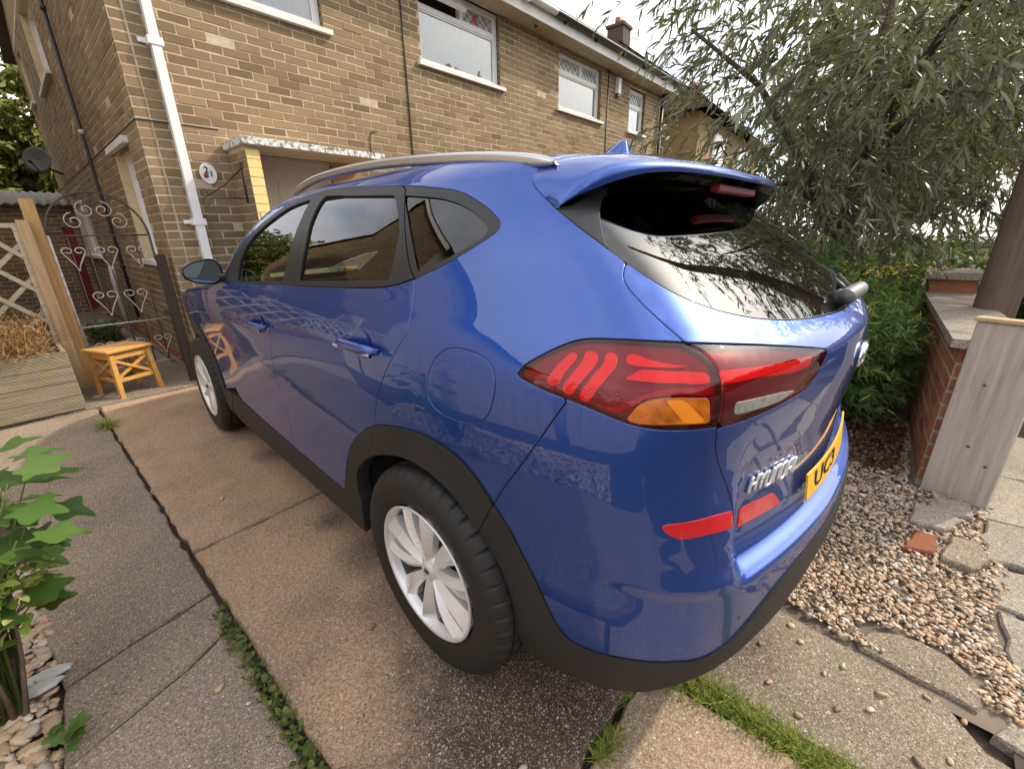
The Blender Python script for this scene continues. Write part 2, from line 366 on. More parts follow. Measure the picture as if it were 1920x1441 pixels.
M['broad'] = leafmat('broad_leaf', [(0, (.045, .11, .02)), (.5, (.08, .165, .03)), (1, (.13, .22, .045))], .42, .35, 'random')
M['lime'] = leafmat('lime_leaf', [(0, (.24, .34, .05)), (.5, (.42, .48, .09)), (1, (.66, .64, .28))], .45, .35, 'random')
M['weed'] = leafmat('weed_leaf', [(0, (.05, .085, .02)), (.5, (.11, .15, .035)), (1, (.22, .23, .06))], .55, .3)
M['grass'] = leafmat('grass_blade', [(0, (.09, .14, .02)), (.5, (.19, .27, .035)), (.85, (.34, .37, .06)), (1, (.46, .38, .15))], .55, .35)
M['straw'] = leafmat('dry_stalk', [(0, (.16, .07, .03)), (.4, (.36, .19, .075)), (.8, (.54, .35, .16)), (1, (.62, .47, .26))], .7, .25)
M['redleaf'] = leafmat('red_ground_leaf', [(0, (.035, .014, .012)), (.5, (.10, .032, .024)), (1, (.21, .10, .06))], .7, .2)
M['yellow_flower'] = simple('yellow_flower', (.60, .42, .04), .7); M['pink_flower'] = simple('pink_flower', (.62, .10, .14), .7)
M['bark'] = woodmat('bark', (.05, .04, .03), (.085, .066, .05), (.12, .096, .075), sc=.9)
M['stem'] = woodmat('woody_stem', (.12, .085, .055), (.20, .15, .10), (.27, .21, .145))
M['rooftile'] = ramp_mat('roof_tile', [(0, (.060, .045, .038)), (.5, (.095, .070, .056)), (1, (.135, .10, .078))], .9, 60, .3)
M['red_door'] = simple('red_door_paint', (.22, .012, .022), .4)
M['corr'] = simple('corrugated_sheet', (.17, .155, .14), .8, var=.3)
M['dish'] = simple('dish_grey', (.105, .115, .115), .5)
M['slate'] = simple('pale_slate', (.48, .49, .48), .6, var=.15, vscale=20)

# ---------------------------------------------------------------- ground, drive, path
def struct(o): o['kind'] = 'structure'; return o
b = MB(); b.add([(-60, -60, -.05), (80, -60, -.05), (80, 80, -.05), (-60, 80, -.05)], [(0, 1, 2, 3)]); struct(b.build('ground', [M['earth']]))
b = MB(); b.add([(-60, -9, -.046), (80, -9, -.046), (80, -4.2, -.046), (-60, -4.2, -.046)], [(0, 1, 2, 3)]); struct(b.build('road', [M['tarmac']]))
drive = struct(empty('driveway'))
b = MB(); b.add([(-1.86, -3.5, -.040), (.14, -3.5, -.040), (.14, 4.2, -.040), (-1.86, 4.2, -.040)], [(0, 1, 2, 3)]); b.build('joint_soil', [M['soil']], drive)
def slab(poly, mat, parent=drive, z=0., th=.09, jit=.004, seed=1, name='concrete_slab', step=.06, dz=0):
    """a cast slab: ragged outline, worn arris"""
    r_ = random.Random(seed); P = []
    n = len(poly)
    for i in range(n):
        a, b_ = Vector(poly[i]), Vector(poly[(i+1) % n]); L = (b_-a).length; k = max(1, int(L/step))
        nrm = Vector((-(b_-a).y, (b_-a).x)).normalized()
        for j in range(k):
            q = a+(b_-a)*j/k
            if j: q = q+nrm*r_.gauss(0, jit)
            P.append(q)
    n = len(P); A = sum(P[i].x*P[(i+1) % n].y-P[(i+1) % n].x*P[i].y for i in range(n))
    if A < 0: P = P[::-1]
    C = sum(P, Vector((0, 0)))/n
    ins = []
    for i in range(n):
        d = (P[(i+1) % n]-P[i-1]); m = Vector((-d.y, d.x)).normalized(); ins.append(P[i]+m*.007)
    V = [(*q, z+dz) for q in ins]+[(*q, z+dz-.008) for q in P]+[(*q, z-th) for q in P]
    F = [tuple(range(n))]+[(i+n, (i+1) % n+n, (i+1) % n, i) for i in range(n)]+[(i+2*n, (i+1) % n+2*n, (i+1) % n+n, i+n) for i in range(n)]
    me = bpy.data.meshes.new(name); me.from_pydata(V, [], F); me.update()
    return obj(name, me, [mat], parent)
xj = lambda y: -1.50+.0464*(4.06-y)
def xr(y): return xj(y)+.009
def xl(y): return xj(y)-.009-.030*max(0, min(1, (.72-y)/.45))
slab([(xr(3.985), 3.985), (xr(1.225), 1.225), (-.73, 1.275), (1.1, 1.42), (1.1, 4.05)], M['conc_pink'], seed=2)
slab([(xr(1.205), 1.205), (xr(-.56), -.56), (-.60, -.545), (-.44, -.56), (.10, -.58), (1.1, -.55), (1.1, 1.40), (-.73, 1.255)], M['conc_pink'], seed=3, dz=-.001)
slab([(-.385, -.60), (.09, -.62), (.085, -.81), (.072, -1.02), (.055, -1.25), (-.06, -1.345), (-.12, -1.9), (-.25, -1.9), (-.30, -1.40), (-.36, -1.0)], M['conc_pale'], seed=4)
slab([(xr(-.60)+.01, -.595), (-.66, -.572), (-.61, -.562), (-.54, -.565), (-.475, -.60), (-.455, -.70), (-.435, -.90), (-.415, -1.1), (-.37, -1.4), (-.30, -1.9), (-1.24, -1.9)], M['conc_warm'], seed=5, dz=-.002)
slab([(xl(3.97), 3.97), (xl(.905), .892), (-1.60, .838), (-1.795, .785), (-1.85, 1.2), (-1.93, 2.4), (-2.6, 3.90)], M['conc_grey'], seed=6)
slab([(xl(.885), .870), (xl(.64), .652), (-1.50, .570), (-1.66, .512), (-1.805, .46), (-1.793, .768), (-1.60, .822)], M['conc_grey'], seed=7, dz=-.002)
slab([(xl(.62), .638), (xl(.3), .3), (xl(-.2), -.2), (xl(-1.5), -1.5), (-1.79, -1.5), (-1.805, .452), (-1.66, .500), (-1.50, .556)], M['conc_grey'], seed=8, dz=.001)
slab([(-2.9, 4.01), (-1.52, 4.03), (-.66, 4.09), (-.74, 5.2), (-1.50, 5.3), (-2.9, 5.3)], M['conc_pale'], seed=9, dz=.0)
slab([(-1.62, 5.32), (-.75, 5.22), (-.98, 11.4), (-1.62, 11.4)], M['conc_grey'], seed=10, dz=.0)
b = MB(); b.add([(-2.9, 4.0, -.038), (-.66, 4.0, -.038), (-.95, 11.4, -.038), (-2.9, 11.4, -.038)], [(0, 1, 2, 3)]); b.build('joint_soil', [M['soil']], drive)
path = struct(empty('path'))
flags = [[(.33, -1.42), (.62, -1.40), (.64, -1.62), (.36, -1.66)], [(.66, -1.40), (.93, -1.385), (.98, -1.60), (.67, -1.62)], [(.955, -1.385), (1.33, -1.40), (1.36, -1.56), (1.0, -1.60)],
         [(1.35, -1.385), (1.60, -1.39), (1.95, -1.46), (1.92, -1.72), (1.38, -1.60)], [(1.97, -1.44), (2.7, -1.42), (2.75, -1.9), (1.95, -1.76)], [(.02, -1.36), (.30, -1.43), (.33, -1.8), (-.08, -1.8)], [(.36, -1.68), (.98, -1.63), (1.02, -2.1), (.36, -2.1)], [(1.02, -1.62), (1.90, -1.75), (1.9, -2.2), (1.05, -2.1)]]
for i, f in enumerate(flags): slab(f, M['flag'], path, jit=.008, seed=20+i, name='stone_flag', dz=[.006, .0, .010, .004, .0, -.004, .002, .0][i])

# ---------------------------------------------------------------- brickwork
class Wall:
    """a wall face: local frame origin O, along A, outward normal Nrm"""
    def __init__(s, O, A, Nn): s.O = Vector(O); s.A = Vector(A).normalized(); s.N = Vector(Nn).normalized()
    def pt(s, u, z, o=0.): return s.O+s.A*u+Vector((0, 0, z))+s.N*o
def lay(u0, u1, z0, z1, holes, seed=0, L=.215, H=.065, J=.010, off=0.):
    """stretcher bond; returns (ua, ub, za, zb, whole)"""
    out = []; c = 0; z = z0
    while z+H <= z1+.001:
        sh = ((c % 2)*(L+J)/2+off) % (L+J); u = u0-(L+J)+sh
        while u < u1:
            segs = [(max(u, u0), min(u+L, u1))]
            for (a, b_, c0, c1) in holes:
                if z+H*.6 > c0 and z+H*.4 < c1:
                    ns = []
                    for (p, q) in segs:
                        if q <= a or p >= b_: ns.append((p, q))
                        else:
                            if p < a: ns.append((p, a))
                            if q > b_: ns.append((b_, q))
                    segs = ns
            for (p, q) in segs:
                if q-p > .03: out.append((p, q, z, z+H, abs(q-p-L) < .004))
            u += L+J
        z += H+J; c += 1
    return out
def brick_mesh(L=.215, H=.065, D=.05, name='brick', jit=0.0015, seed=0):
    r_ = random.Random(seed); e = .0025
    V = []
    for (x, z, y) in [(0, 0, -D), (L, 0, -D), (L, H, -D), (0, H, -D)]+[(0, 0, -e), (L, 0, -e), (L, H, -e), (0, H, -e)]+[(e, e, 0), (L-e, e, 0), (L-e, H-e, 0), (e, H-e, 0)]:
        V.append((x+r_.gauss(0, jit), -y, z+r_.gauss(0, jit)))   # local x along, -y... outward is -local y
    F = [(8, 9, 10, 11), (4, 5, 9, 8), (5, 6, 10, 9), (6, 7, 11, 10), (7, 4, 8, 11), (0, 1, 5, 4), (1, 2, 6, 5), (2, 3, 7, 6), (3, 0, 4, 7)]
    me = bpy.data.meshes.new(name); me.from_pydata(V, [], F); me.update(); return me
def bricks_stuff(name, wall, rects, mat, parent, depth=.05, proud=.0028, seed=1, tone_fn=None):
    r_ = np.random.default_rng(seed); n = len(rects)
    if not n: return
    a = np.array([q[:4] for q in rects]); a = a+r_.normal(0, .0016, a.shape); pr = proud+r_.normal(0, .0012, n)
    O, A, N = np.array(wall.O), np.array(wall.A), np.array(wall.N); e = .0025; V = np.zeros((n, 8, 3))
    for k, (i, j, d, ins) in enumerate([(0, 2, -depth, 0), (1, 2, -depth, 0), (1, 3, -depth, 0), (0, 3, -depth, 0), (0, 2, 0, 1), (1, 2, 0, 1), (1, 3, 0, 1), (0, 3, 0, 1)]):
        u = a[:, i]+(e if i == 0 else -e)*ins; z = a[:, j]+(e if j == 2 else -e)*ins
        V[:, k] = O+u[:, None]*A+(pr+d)[:, None]*N; V[:, k, 2] += z
    F = np.array([(4, 5, 6, 7), (0, 1, 5, 4), (1, 2, 6, 5), (2, 3, 7, 6), (3, 0, 4, 7)]); 
    if np.dot(np.cross(A, [0, 0, 1]), N) < 0: F = F[:, ::-1]
    F = (F[None]+8*np.arange(n)[:, None, None]).reshape(-1, 4)
    tone = np.repeat(np.clip(r_.beta(1.8, 1.8, n) if tone_fn is None else tone_fn(a, r_), 0, 1), 8)
    me = fast_mesh(name, V.reshape(-1, 3), F, tone); o = obj(name, me, [mat], parent); o['kind'] = 'stuff'; return o
cmI = cam_ob.matrix_world.inverted()
def frame_xy(p):
    q = cmI @ Vector(p)
    if q.z > -.05: return None
    return (512+1024*cam.lens/36*q.x/-q.z, 384-1024*cam.lens/36*q.y/-q.z, -q.z)
def single_bricks(wall, rects, meshes, parent, limit, vis, proud=.0028):
    """the bricks that show largest become objects of their own; the rest is returned"""
    sc = []
    for i, q in enumerate(rects):
        if not q[4]: continue
        c = wall.pt((q[0]+q[1])/2, (q[2]+q[3])/2); f = frame_xy(c)
        if f is None or not (4 < f[0] < 1020 and 4 < f[1] < 764) or not vis(f[0], f[1], (q[0]+q[1])/2, (q[2]+q[3])/2): continue
        v = (CAM-c); sc.append((v.normalized().dot(wall.N)/v.length_squared, i))
    sc.sort(reverse=True); chosen = {i for _, i in sc[:limit]}; r_ = random.Random(5)
    rz = math.atan2(wall.A.y, wall.A.x)
    mirror = wall.A.cross(Vector((0, 0, 1))).dot(wall.N) < 0      # outward is local -y when A x Z = N
    for i in sorted(chosen):
        q = rects[i]
        o = bpy.data.objects.new('brick', meshes[r_.randrange(len(meshes))])
        if not mirror: p = wall.pt(q[0], q[2], proud+r_.gauss(0, .0012)); o.rotation_euler = (0, 0, rz)
        else: p = wall.pt(q[1], q[2], proud+r_.gauss(0, .0012)); o.rotation_euler = (0, 0, rz+math.pi)
        o.location = p; link(o, parent)
    return [q for i, q in enumerate(rects) if i not in chosen]
# ---------------------------------------------------------------- the two terraced houses
HX, HY, HA = -.6728, 4.1482, .0344
dF = Vector((math.cos(HA), math.sin(HA), 0)); dS = Vector((-math.sin(HA), math.cos(HA), 0)); HC = Vector((HX, HY, 0))
front = Wall(HC, dF, -dS); side = Wall(HC, dS, -dF)
def frame_pt(wall, u, z, o): return wall.pt(u, z, o)
def wbox(b, wall, u0, u1, z0, z1, o0, o1, mi=0, tone=.5):
    """box on a wall: along, height, out of the wall"""
    V = [wall.pt(u, z, o) for o in (o0, o1) for z in (z0, z1) for u in (u0, u1)]
    F = [(0, 1, 3, 2), (4, 6, 7, 5), (0, 4, 5, 1), (2, 3, 7, 6), (0, 2, 6, 4), (1, 5, 7, 3)]
    b.add(V, F, mi, tone)
def wall_sheet(name, wall, u0, u1, z0, z1, holes, parent, mat, depth=.11, o=0.):
    us = sorted({u0, u1, *[h[0] for h in holes], *[h[1] for h in holes]}); zs = sorted({z0, z1, *[h[2] for h in holes], *[h[3] for h in holes]})
    us = [u for u in us if u0 <= u <= u1]; zs = [z for z in zs if z0 <= z <= z1]; b = MB()
    for i in range(len(us)-1):
        for j in range(len(zs)-1):
            cu, cz = (us[i]+us[i+1])/2, (zs[j]+zs[j+1])/2
            if any(h[0] < cu < h[1] and h[2] < cz < h[3] for h in holes): continue
            b.add([wall.pt(us[i], zs[j], o), wall.pt(us[i+1], zs[j], o), wall.pt(us[i+1], zs[j+1], o), wall.pt(us[i], zs[j+1], o)], [(0, 1, 2, 3)])
    return b.build(name, [mat], parent)
def window(parent, wall, u0, u1, z0, z1, split=None, transom=None, inset=.06, curtain=True, lead=False, open_fan=False, sill=True, bright=.06, fw=.055):
    """white plastic window: frame > pane, curtain, sill"""
    b = MB(); o1, o0 = -inset, -inset-.07
    wbox(b, wall, u0, u0+fw, z0, z1, o0, o1); wbox(b, wall, u1-fw, u1, z0, z1, o0, o1)
    wbox(b, wall, u0+fw, u1-fw, z0, z0+fw, o0, o1-.001); wbox(b, wall, u0+fw, u1-fw, z1-fw, z1, o0, o1-.001)
    zt = transom
    if zt: wbox(b, wall, u0+fw, u1-fw, zt-.028, zt+.028, o0, o1-.002)
    if split and zt: wbox(b, wall, split-.028, split+.028, zt+.028, z1-fw, o0, o1-.003)
    elif split: wbox(b, wall, split-.028, split+.028, z0+fw, z1-fw, o0, o1-.003)
    # inner sash beads
    cells = []
    if zt:
        cells.append((u0+fw, u1-fw, z0+fw, zt-.028))
        cells += [(u0+fw, split-.028, zt+.028, z1-fw), (split+.028, u1-fw, zt+.028, z1-fw)] if split else [(u0+fw, u1-fw, zt+.028, z1-fw)]
    else: cells += [(u0+fw, split-.028, z0+fw, z1-fw), (split+.028, u1-fw, z0+fw, z1-fw)] if split else [(u0+fw, u1-fw, z0+fw, z1-fw)]
    for k, (a, c, e, f) in enumerate(cells):
        if open_fan and k == 1: continue
        t_ = .018
        for q in ((a, a+t_, e, f), (c-t_, c, e, f), (a+t_, c-t_, e, e+t_), (a+t_, c-t_, f-t_, f)): wbox(b, wall, *q, o0, o1-.014)
    w = b.build('window', [M['upvc']], parent)
    for k, (a, c, e, f) in enumerate(cells):
        if open_fan and k == 1: continue
        g = MB(); g.add([wall.pt(a, e, o1-.03), wall.pt(c, e, o1-.03), wall.pt(c, f, o1-.03), wall.pt(a, f, o1-.03)], [(0, 1, 2, 3)])
        leaded = lead and k > 0
        g.build('pane', [M['lead'] if leaded else M['pane']], w)
        if leaded:
            l_ = MB(); n = 5
            for i in range(n+1):
                for sgn in (1, -1):
                    ua = a+(c-a)*i/n
                    pts = [wall.pt(min(max(ua+sgn*(c-a)/n*s_, a), c), e+(f-e)*s_/2.0, o1-.026) for s_ in (0, 1, 2) if a-.001 <= ua+sgn*(c-a)/n*s_ <= c+.001]
                    if len(pts) > 1: l_.tube(pts, .004, 4, caps=False)
            l_.build('lead_came', [M['lead_line']], w)['kind'] = 'stuff'
            if lead == 'flower':
                r2 = MB(); cu, cz = (a+c)/2-.05, (e+f)/2
                for i in range(5):
                    an = 2*math.pi*i/5
                    r2.add([wall.pt(cu+.028*math.cos(an)+.026*math.cos(t2), cz+.03*math.sin(an)+.03*math.sin(t2), o1-.024) for t2 in np.linspace(0, 2*math.pi, 9)[:-1]], [tuple(range(8))])
                r2.build('glass_flower', [M['red_glass']], w)
    back = MB(); wbox(back, wall, u0+.01, u1-.01, z0+.01, z1-.01, o0-1.3, o0-1.25); back.build('room_back', [M['room']], w)
    if curtain:
        cu = MB(); n = 40
        V = []
        for i in range(n+1):
            u = u0+.03+(u1-u0-.06)*i/n
            for z in (z0+.03, (zt if zt else z1)-.02): V.append(wall.pt(u, z, o0+.025+.008*math.sin(i*1.7)))
        cu.add(V, [(2*i, 2*i+2, 2*i+3, 2*i+1) for i in range(n)], smooth=True); cu.build('net_curtain', [M['net']], w)
    if sill:
        s_ = MB(); wbox(s_, wall, u0-.07, u1+.07, z0-.045, z0-.002, -.10, .055); s_.build('sill', [M['old_white']], w)
    if open_fan:
        a, c, e, f = cells[1]; f_ = MB(); ang = R(38); t_ = .05
        top = f
        def fp(u, d, o): return wall.pt(u, top-d*math.cos(ang), o1+d*math.sin(ang)+o*math.cos(ang))+Vector((0, 0, o*math.sin(ang)))
        H_ = f-e
        for q in ((a, a+t_, 0, H_), (c-t_, c, 0, H_), (a+t_, c-t_, 0, t_), (a+t_, c-t_, H_-t_, H_)):
            V = [fp(u, d, o) for o in (0, .045) for d in (q[2], q[3]) for u in (q[0], q[1])]
            f_.add(V, [(0, 1, 3, 2), (4, 6, 7, 5), (0, 4, 5, 1), (2, 3, 7, 6), (0, 2, 6, 4), (1, 5, 7, 3)])
        op = f_.build('open_fanlight', [M['upvc']], w)
        g = MB(); g.add([fp(u, d, .02) for u, d in ((a+t_, t_), (c-t_, t_), (c-t_, H_-t_), (a+t_, H_-t_))], [(0, 1, 2, 3)])
        g.build('pane', [M['pane']], w)
    return w
EAVE = 4.27
PARTY = 5.34
houseA = empty('terraced_house', (HX, HY, 0), 0, 'end terrace house of buff brick with white downpipe and yellow edged porch', 'house')
houseB = empty('terraced_house', tuple(HC+dF*PARTY), 0, 'further terrace house with black gutter and white alarm box, partly behind the willow', 'house')
for h in (houseA, houseB): h['group'] = 'terrace of buff brick houses'
Wn = [(.55, 1.80, 3.385, EAVE), (3.06, 4.50, 3.385, EAVE), (5.96, 7.33, 3.365, 4.22), (8.48, 9.20, 3.365, 4.16)]
DOOR = (.93, 1.66, .15, 2.13)
brs = [brick_mesh(seed=i) for i in range(6)]
for me in brs: me.materials.append(M['brick_one'])
keep = Matrix.Identity(4)
def reparent(o_list, parent):
    for o in o_list:
        o.parent = parent; o.matrix_parent_inverse = parent.matrix_basis.inverted()
before = set(bpy.data.objects)
# front of the first house
rA = lay(.112, PARTY, .15, EAVE-.005, Wn[:2]+[DOOR, (.64, .765, .15, 2.17)], off=.1125)
# corner bricks shared by both faces
wall_sheet('wall', front, .0, PARTY, -.1, EAVE, Wn[:2]+[DOOR], houseA, M['mortar'])
wall_sheet('wall', front, PARTY, 10.05, -.1, EAVE, Wn[2:], houseB, M['mortar'])
sideH = [(.56, 1.36, 1.15, 2.19), (4.72, 6.6, 1.12, 2.15), (4.0, 5.40, 3.49, 4.5), (6.95, 7.45, 3.66, 4.45)]
wall_sheet('wall', side, 0, 7.85, -.1, 4.62, sideH, houseA, M['mortar'])
for k in range(int((4.6-.15)/.075)):           # toothed corner: header one way, stretcher the other
    z = .15+k*.075
    if k % 2: rA.append((.0, .1025, z, z+.065, False))
rS = []
for q in lay(.112, 7.85, .15, 4.60, sideH, off=.0): rS.append(q)
for k in range(int((4.6-.15)/.075)):
    z = .15+k*.075
    rS.append((.0 if k % 2 == 0 else .005, .1025, z, z+.065, False))
    if k % 2 == 0 and z < EAVE-.07: rA.append((.005, .1025, z, z+.065, False))
visF = lambda x, y, u, z: (z > 1.0 if u < .62 else z > 2.2) and not (u > .6 and z < 2.24)
rA2 = single_bricks(front, rA, brs, houseA, 215, visF)
rS2 = single_bricks(side, rS, brs, houseA, 85, lambda x, y, u, z: z > .5)
def tone_front(a, r_):
    t = r_.beta(1.8, 1.8, len(a)); pale = (a[:, 0] > 4.55) & (a[:, 2] > 3.55) & (r_.random(len(a)) < .45); t[pale] = .97; return t
bricks_stuff('brickwork', front, rA2, M['brick'], houseA, seed=11, tone_fn=tone_front)
bricks_stuff('brickwork', side, rS2, M['brick'], houseA, seed=12)
rB = lay(PARTY+.005, 10.05, .15, EAVE-.005, Wn[2:], off=.05)
rB2 = single_bricks(front, rB, brs, houseB, 150, lambda x, y, u, z: z > 2.3 and u < 8)
bricks_stuff('brickwork', front, rB2, M['brick'], houseB, seed=13)
# plinth course of red brick, movement joint, shrunken crack line
b = MB(); wbox(b, side, -.004, 7.85, .05, .145, -.02, .010); wbox(b, front, -.010, 10.0, .05, .145, -.02, .010); b.build('plinth', [M['red_brick_t']], houseA)
b = MB(); wbox(b, side, -.006, 7.8, 2.298, 2.308, .0, .0075); wbox(b, front, -.0075, .60, 2.298, 2.308, .0, .0075); b.build('damp_course', [M['black_pipe']], houseA)
# windows
window(houseA, front, *Wn[0], transom=3.98, split=1.2, lead=True)
window(houseA, front, *Wn[1], transom=4.0, split=3.82, lead='flower', open_fan=True)
window(houseB, front, *Wn[2], transom=3.935, split=6.72, lead=True)
window(houseB, front, *Wn[3], transom=3.86, lead=True)
window(houseA, side, *sideH[0], inset=.085, curtain=False); window(houseA, side, *sideH[1], split=5.66, transom=1.85, inset=.085, curtain=False)
window(houseA, side, *sideH[2], split=4.7, inset=.085, curtain=True); window(houseA, side, *sideH[3], inset=.085, curtain=False)
for (u0, u1, z0, z1) in sideH:     # rendered reveals
    b = MB()
    wbox(b, side, u0-.001, u0+.012, z0, z1, -.16, -.002); wbox(b, side, u1-.012, u1+.001, z0, z1, -.16, -.002); wbox(b, side, u0, u1, z1-.012, z1+.001, -.16, -.002)
    b.build('window_reveal', [M['reveal']], houseA)
b = MB(); wbox(b, side, .48, 1.44, 2.19, 2.245, -.05, .05); b.build('lintel', [M['old_white']], houseA)
# porch: pier with a yellow painted end, concrete canopy, panelled door
pier = MB(); pw = Wall(front.pt(.64, 0, .45), -front.N, -dF)   # left face of the pier
pe = Wall(front.pt(.64, 0, .45), dF, front.N)
prj = .45
V = []; wbox(pier, front, .645, .76, -.05, 2.135, 0, prj-.005); pier.build('pier_core', [M['mortar']], houseA)
pr_rects = []
for k in range(26):
    z = .15+k*.075
    if k % 2: pr_rects += [(.0, .215, z, z+.065, False), (.225, .445, z, z+.065, False)]
    else: pr_rects += [(.0, .1025, z, z+.065, False), (.1125, .3275, z, z+.065, False), (.3375, .445, z, z+.065, False)]
bricks_stuff('brickwork', pw, pr_rects, M['brick'], houseA, seed=14, depth=.03)
for k in range(26):
    z = .15+k*.075; b = MB(); wbox(b, pe, .003, .118, z, z+.0655, -.03, .002+.001*(k % 3)); b.build('brick', [M['yellow']], houseA)
b = MB(); wbox(b, pe, .006, .114, .15, 2.1, -.02, -.001); b.build('painted_joint', [M['yellow']], houseA)
def canopy_mat():
    m, t, bb, o = newmat('flaking_white_paint'); setp(bb, None, .8); pos = geopos(t)
    f = noise(t, pos, 26., 6, .72); t.links.new(ramp(t, f, [(.40, (.16, .14, .12)), (.47, (.42, .39, .34)), (.52, (.76, .74, .70))]), bb.inputs['Base Color']); bump(t, bb, f, .5, .006); return m
b = MB(); wbox(b, front, .61, 2.05, 2.135, 2.195, .0, .5); b.build('porch_canopy', [canopy_mat()], houseA)
b = MB(); wbox(b, front, .62, 2.03, 2.128, 2.134, .01, .49); b.build('canopy_soffit', [M['reveal']], houseA)
# front door: frame, slab, raised panels with an arched moulding
du0, du1, dz0, dz1 = DOOR
b = MB()
wbox(b, front, du0, du0+.06, dz0, dz1, -.10, -.02); wbox(b, front, du1-.06, du1, dz0, dz1, -.10, -.02); wbox(b, front, du0+.06, du1-.06, dz1-.06, dz1, -.10, -.021)
dfr = b.build('door_frame', [M['door_cream']], houseA)
b = MB(); wbox(b, front, du0+.06, du1-.06, dz0+.02, dz1-.06, -.09, -.05); dd = b.build('door', [M['door_cream']], houseA)
b = MB()
for (a, c, e, f) in ((.14, .60, 1.25, 1.90), (.14, .60, .20, 1.05)):
    a += du0; c += du0; e += dz0-.15; f += dz0-.15
    for q in ((a, c, e, e+.02), (a, c, f-.02, f), (a, a+.02, e+.02, f-.02), (c-.02, c, e+.02, f-.02)): wbox(b, front, *q, -.05, -.040)
b.tube([front.pt(du0+.20+.34*s_, 1.64+.06*math.cos((s_-.5)*2*math.pi)*.5+.03, -.047) for s_ in np.linspace(0, 1, 15)], .009, 6)
b.build('door_moulding', [M['door_cream']], dd)
b = MB(); wbox(b, front, du1+.002, 2.02, .15, 2.126, .0, .02); b.build('porch_panel', [M['orange_wood']], houseA)
b = MB(); wbox(b, front, .80, 2.2, -.05, 2.5, -.9, -.85); wbox(b, front, .80, 2.2, 2.5, 2.55, -.9, -.02); b.build('room_back', [M['room']], houseA)  # unseen dark box added behind the door, blocks sky light leaking through the hollow house
# soffit, fascia, gutters, roofs
def eaves(parent, u0, u1, gmat, fmat, name):
    b = MB(); wbox(b, front, u0, u1, EAVE, EAVE+.02, -.02, .30); b.build('soffit', [M['soffit']], parent)
    b = MB(); wbox(b, front, u0, u1, EAVE-.01, EAVE+.19, .302, .325); b.build('fascia', [fmat], parent)
    b = MB(); n = 9; V = []
    us = np.linspace(u0, u1, 12)
    for u in us:
        for k in range(n):
            a = math.pi+math.pi*k/(n-1); V.append(front.pt(u, EAVE+.175+.055*math.sin(a), .387+.058*math.cos(a)))
        for k in range(n):
            a = 2*math.pi-math.pi*k/(n-1); V.append(front.pt(u, EAVE+.175+.050*math.sin(a), .387+.053*math.cos(a)))
    m = 2*n
    b.add(V, [(i*m+k, i*m+(k+1) % m, (i+1)*m+(k+1) % m, (i+1)*m+k) for i in range(len(us)-1) for k in range(m)], smooth=True)
    for u in np.arange(u0+.3, u1, .9): wbox(b, front, u-.012, u+.012, EAVE+.10, EAVE+.20, .325, .40)
    b.build('gutter', [gmat], parent)
eaves(houseA, -.10, PARTY, M['upvc'], M['old_white'], 'a'); eaves(houseB, PARTY, 10.15, M['black_pipe'], M['old_white'], 'b')
def roof(parent, u0, u1, seed):
    b = MB(); pit = R(33); D = 4.6
    P0 = lambda u, s_, o=0: front.pt(u, EAVE+.21+s_*math.sin(pit)+o*math.cos(pit), .36-s_*math.cos(pit)+o*math.sin(pit))
    V = [P0(u0, 0, -.02), P0(u1, 0, -.02), P0(u1, D, -.02), P0(u0, D, -.02)]
    far = [front.pt(u1, EAVE+.2, -8.2), front.pt(u0, EAVE+.2, -8.2)]
    b.add(V+far, [(0, 1, 2, 3), (3, 2, 4, 5)]); r0 = b.build('roof', [M['rooftile']], parent)
    t = MB(); r_ = random.Random(seed); rowh = .17; wd = .26
    for j in range(14):
        s0 = j*rowh; u = u0+(wd/2 if j % 2 else 0)
        while u < u1-.02:
            ua, ub = u+.003, min(u+wd-.003, u1); tn = r_.random(); lift = r_.gauss(0, .002)
            V = [P0(ua, s0, .028+lift), P0(ub, s0, .028+lift), P0(ub, s0+rowh+.05, .012+lift), P0(ua, s0+rowh+.05, .012+lift), P0(ua, s0, .008), P0(ub, s0, .008)]
            t.add(V, [(0, 1, 2, 3), (4, 5, 1, 0)], 0, tn); u += wd
    o = t.build('roof_tiles', [M['rooftile']], parent); o['kind'] = 'stuff'
roof(houseA, -.15, PARTY, 1); roof(houseB, PARTY, 10.2, 2)
b = MB(); V = [side.pt(0, 4.62), side.pt(7.85, 4.62), side.pt(3.9, 7.1)]; b.add(V, [(0, 1, 2)]); b.build('gable', [M['brick']], houseA)
b = MB(); V = [front.pt(10.05, -.1, 0), front.pt(10.05, EAVE, 0), front.pt(10.05, EAVE, -7.8), front.pt(10.05, -.1, -7.8), front.pt(10.05, EAVE+2.9, -3.9)]; b.add(V, [(0, 1, 4, 2, 3)]); b.build('end_wall', [M['brick']], houseB)
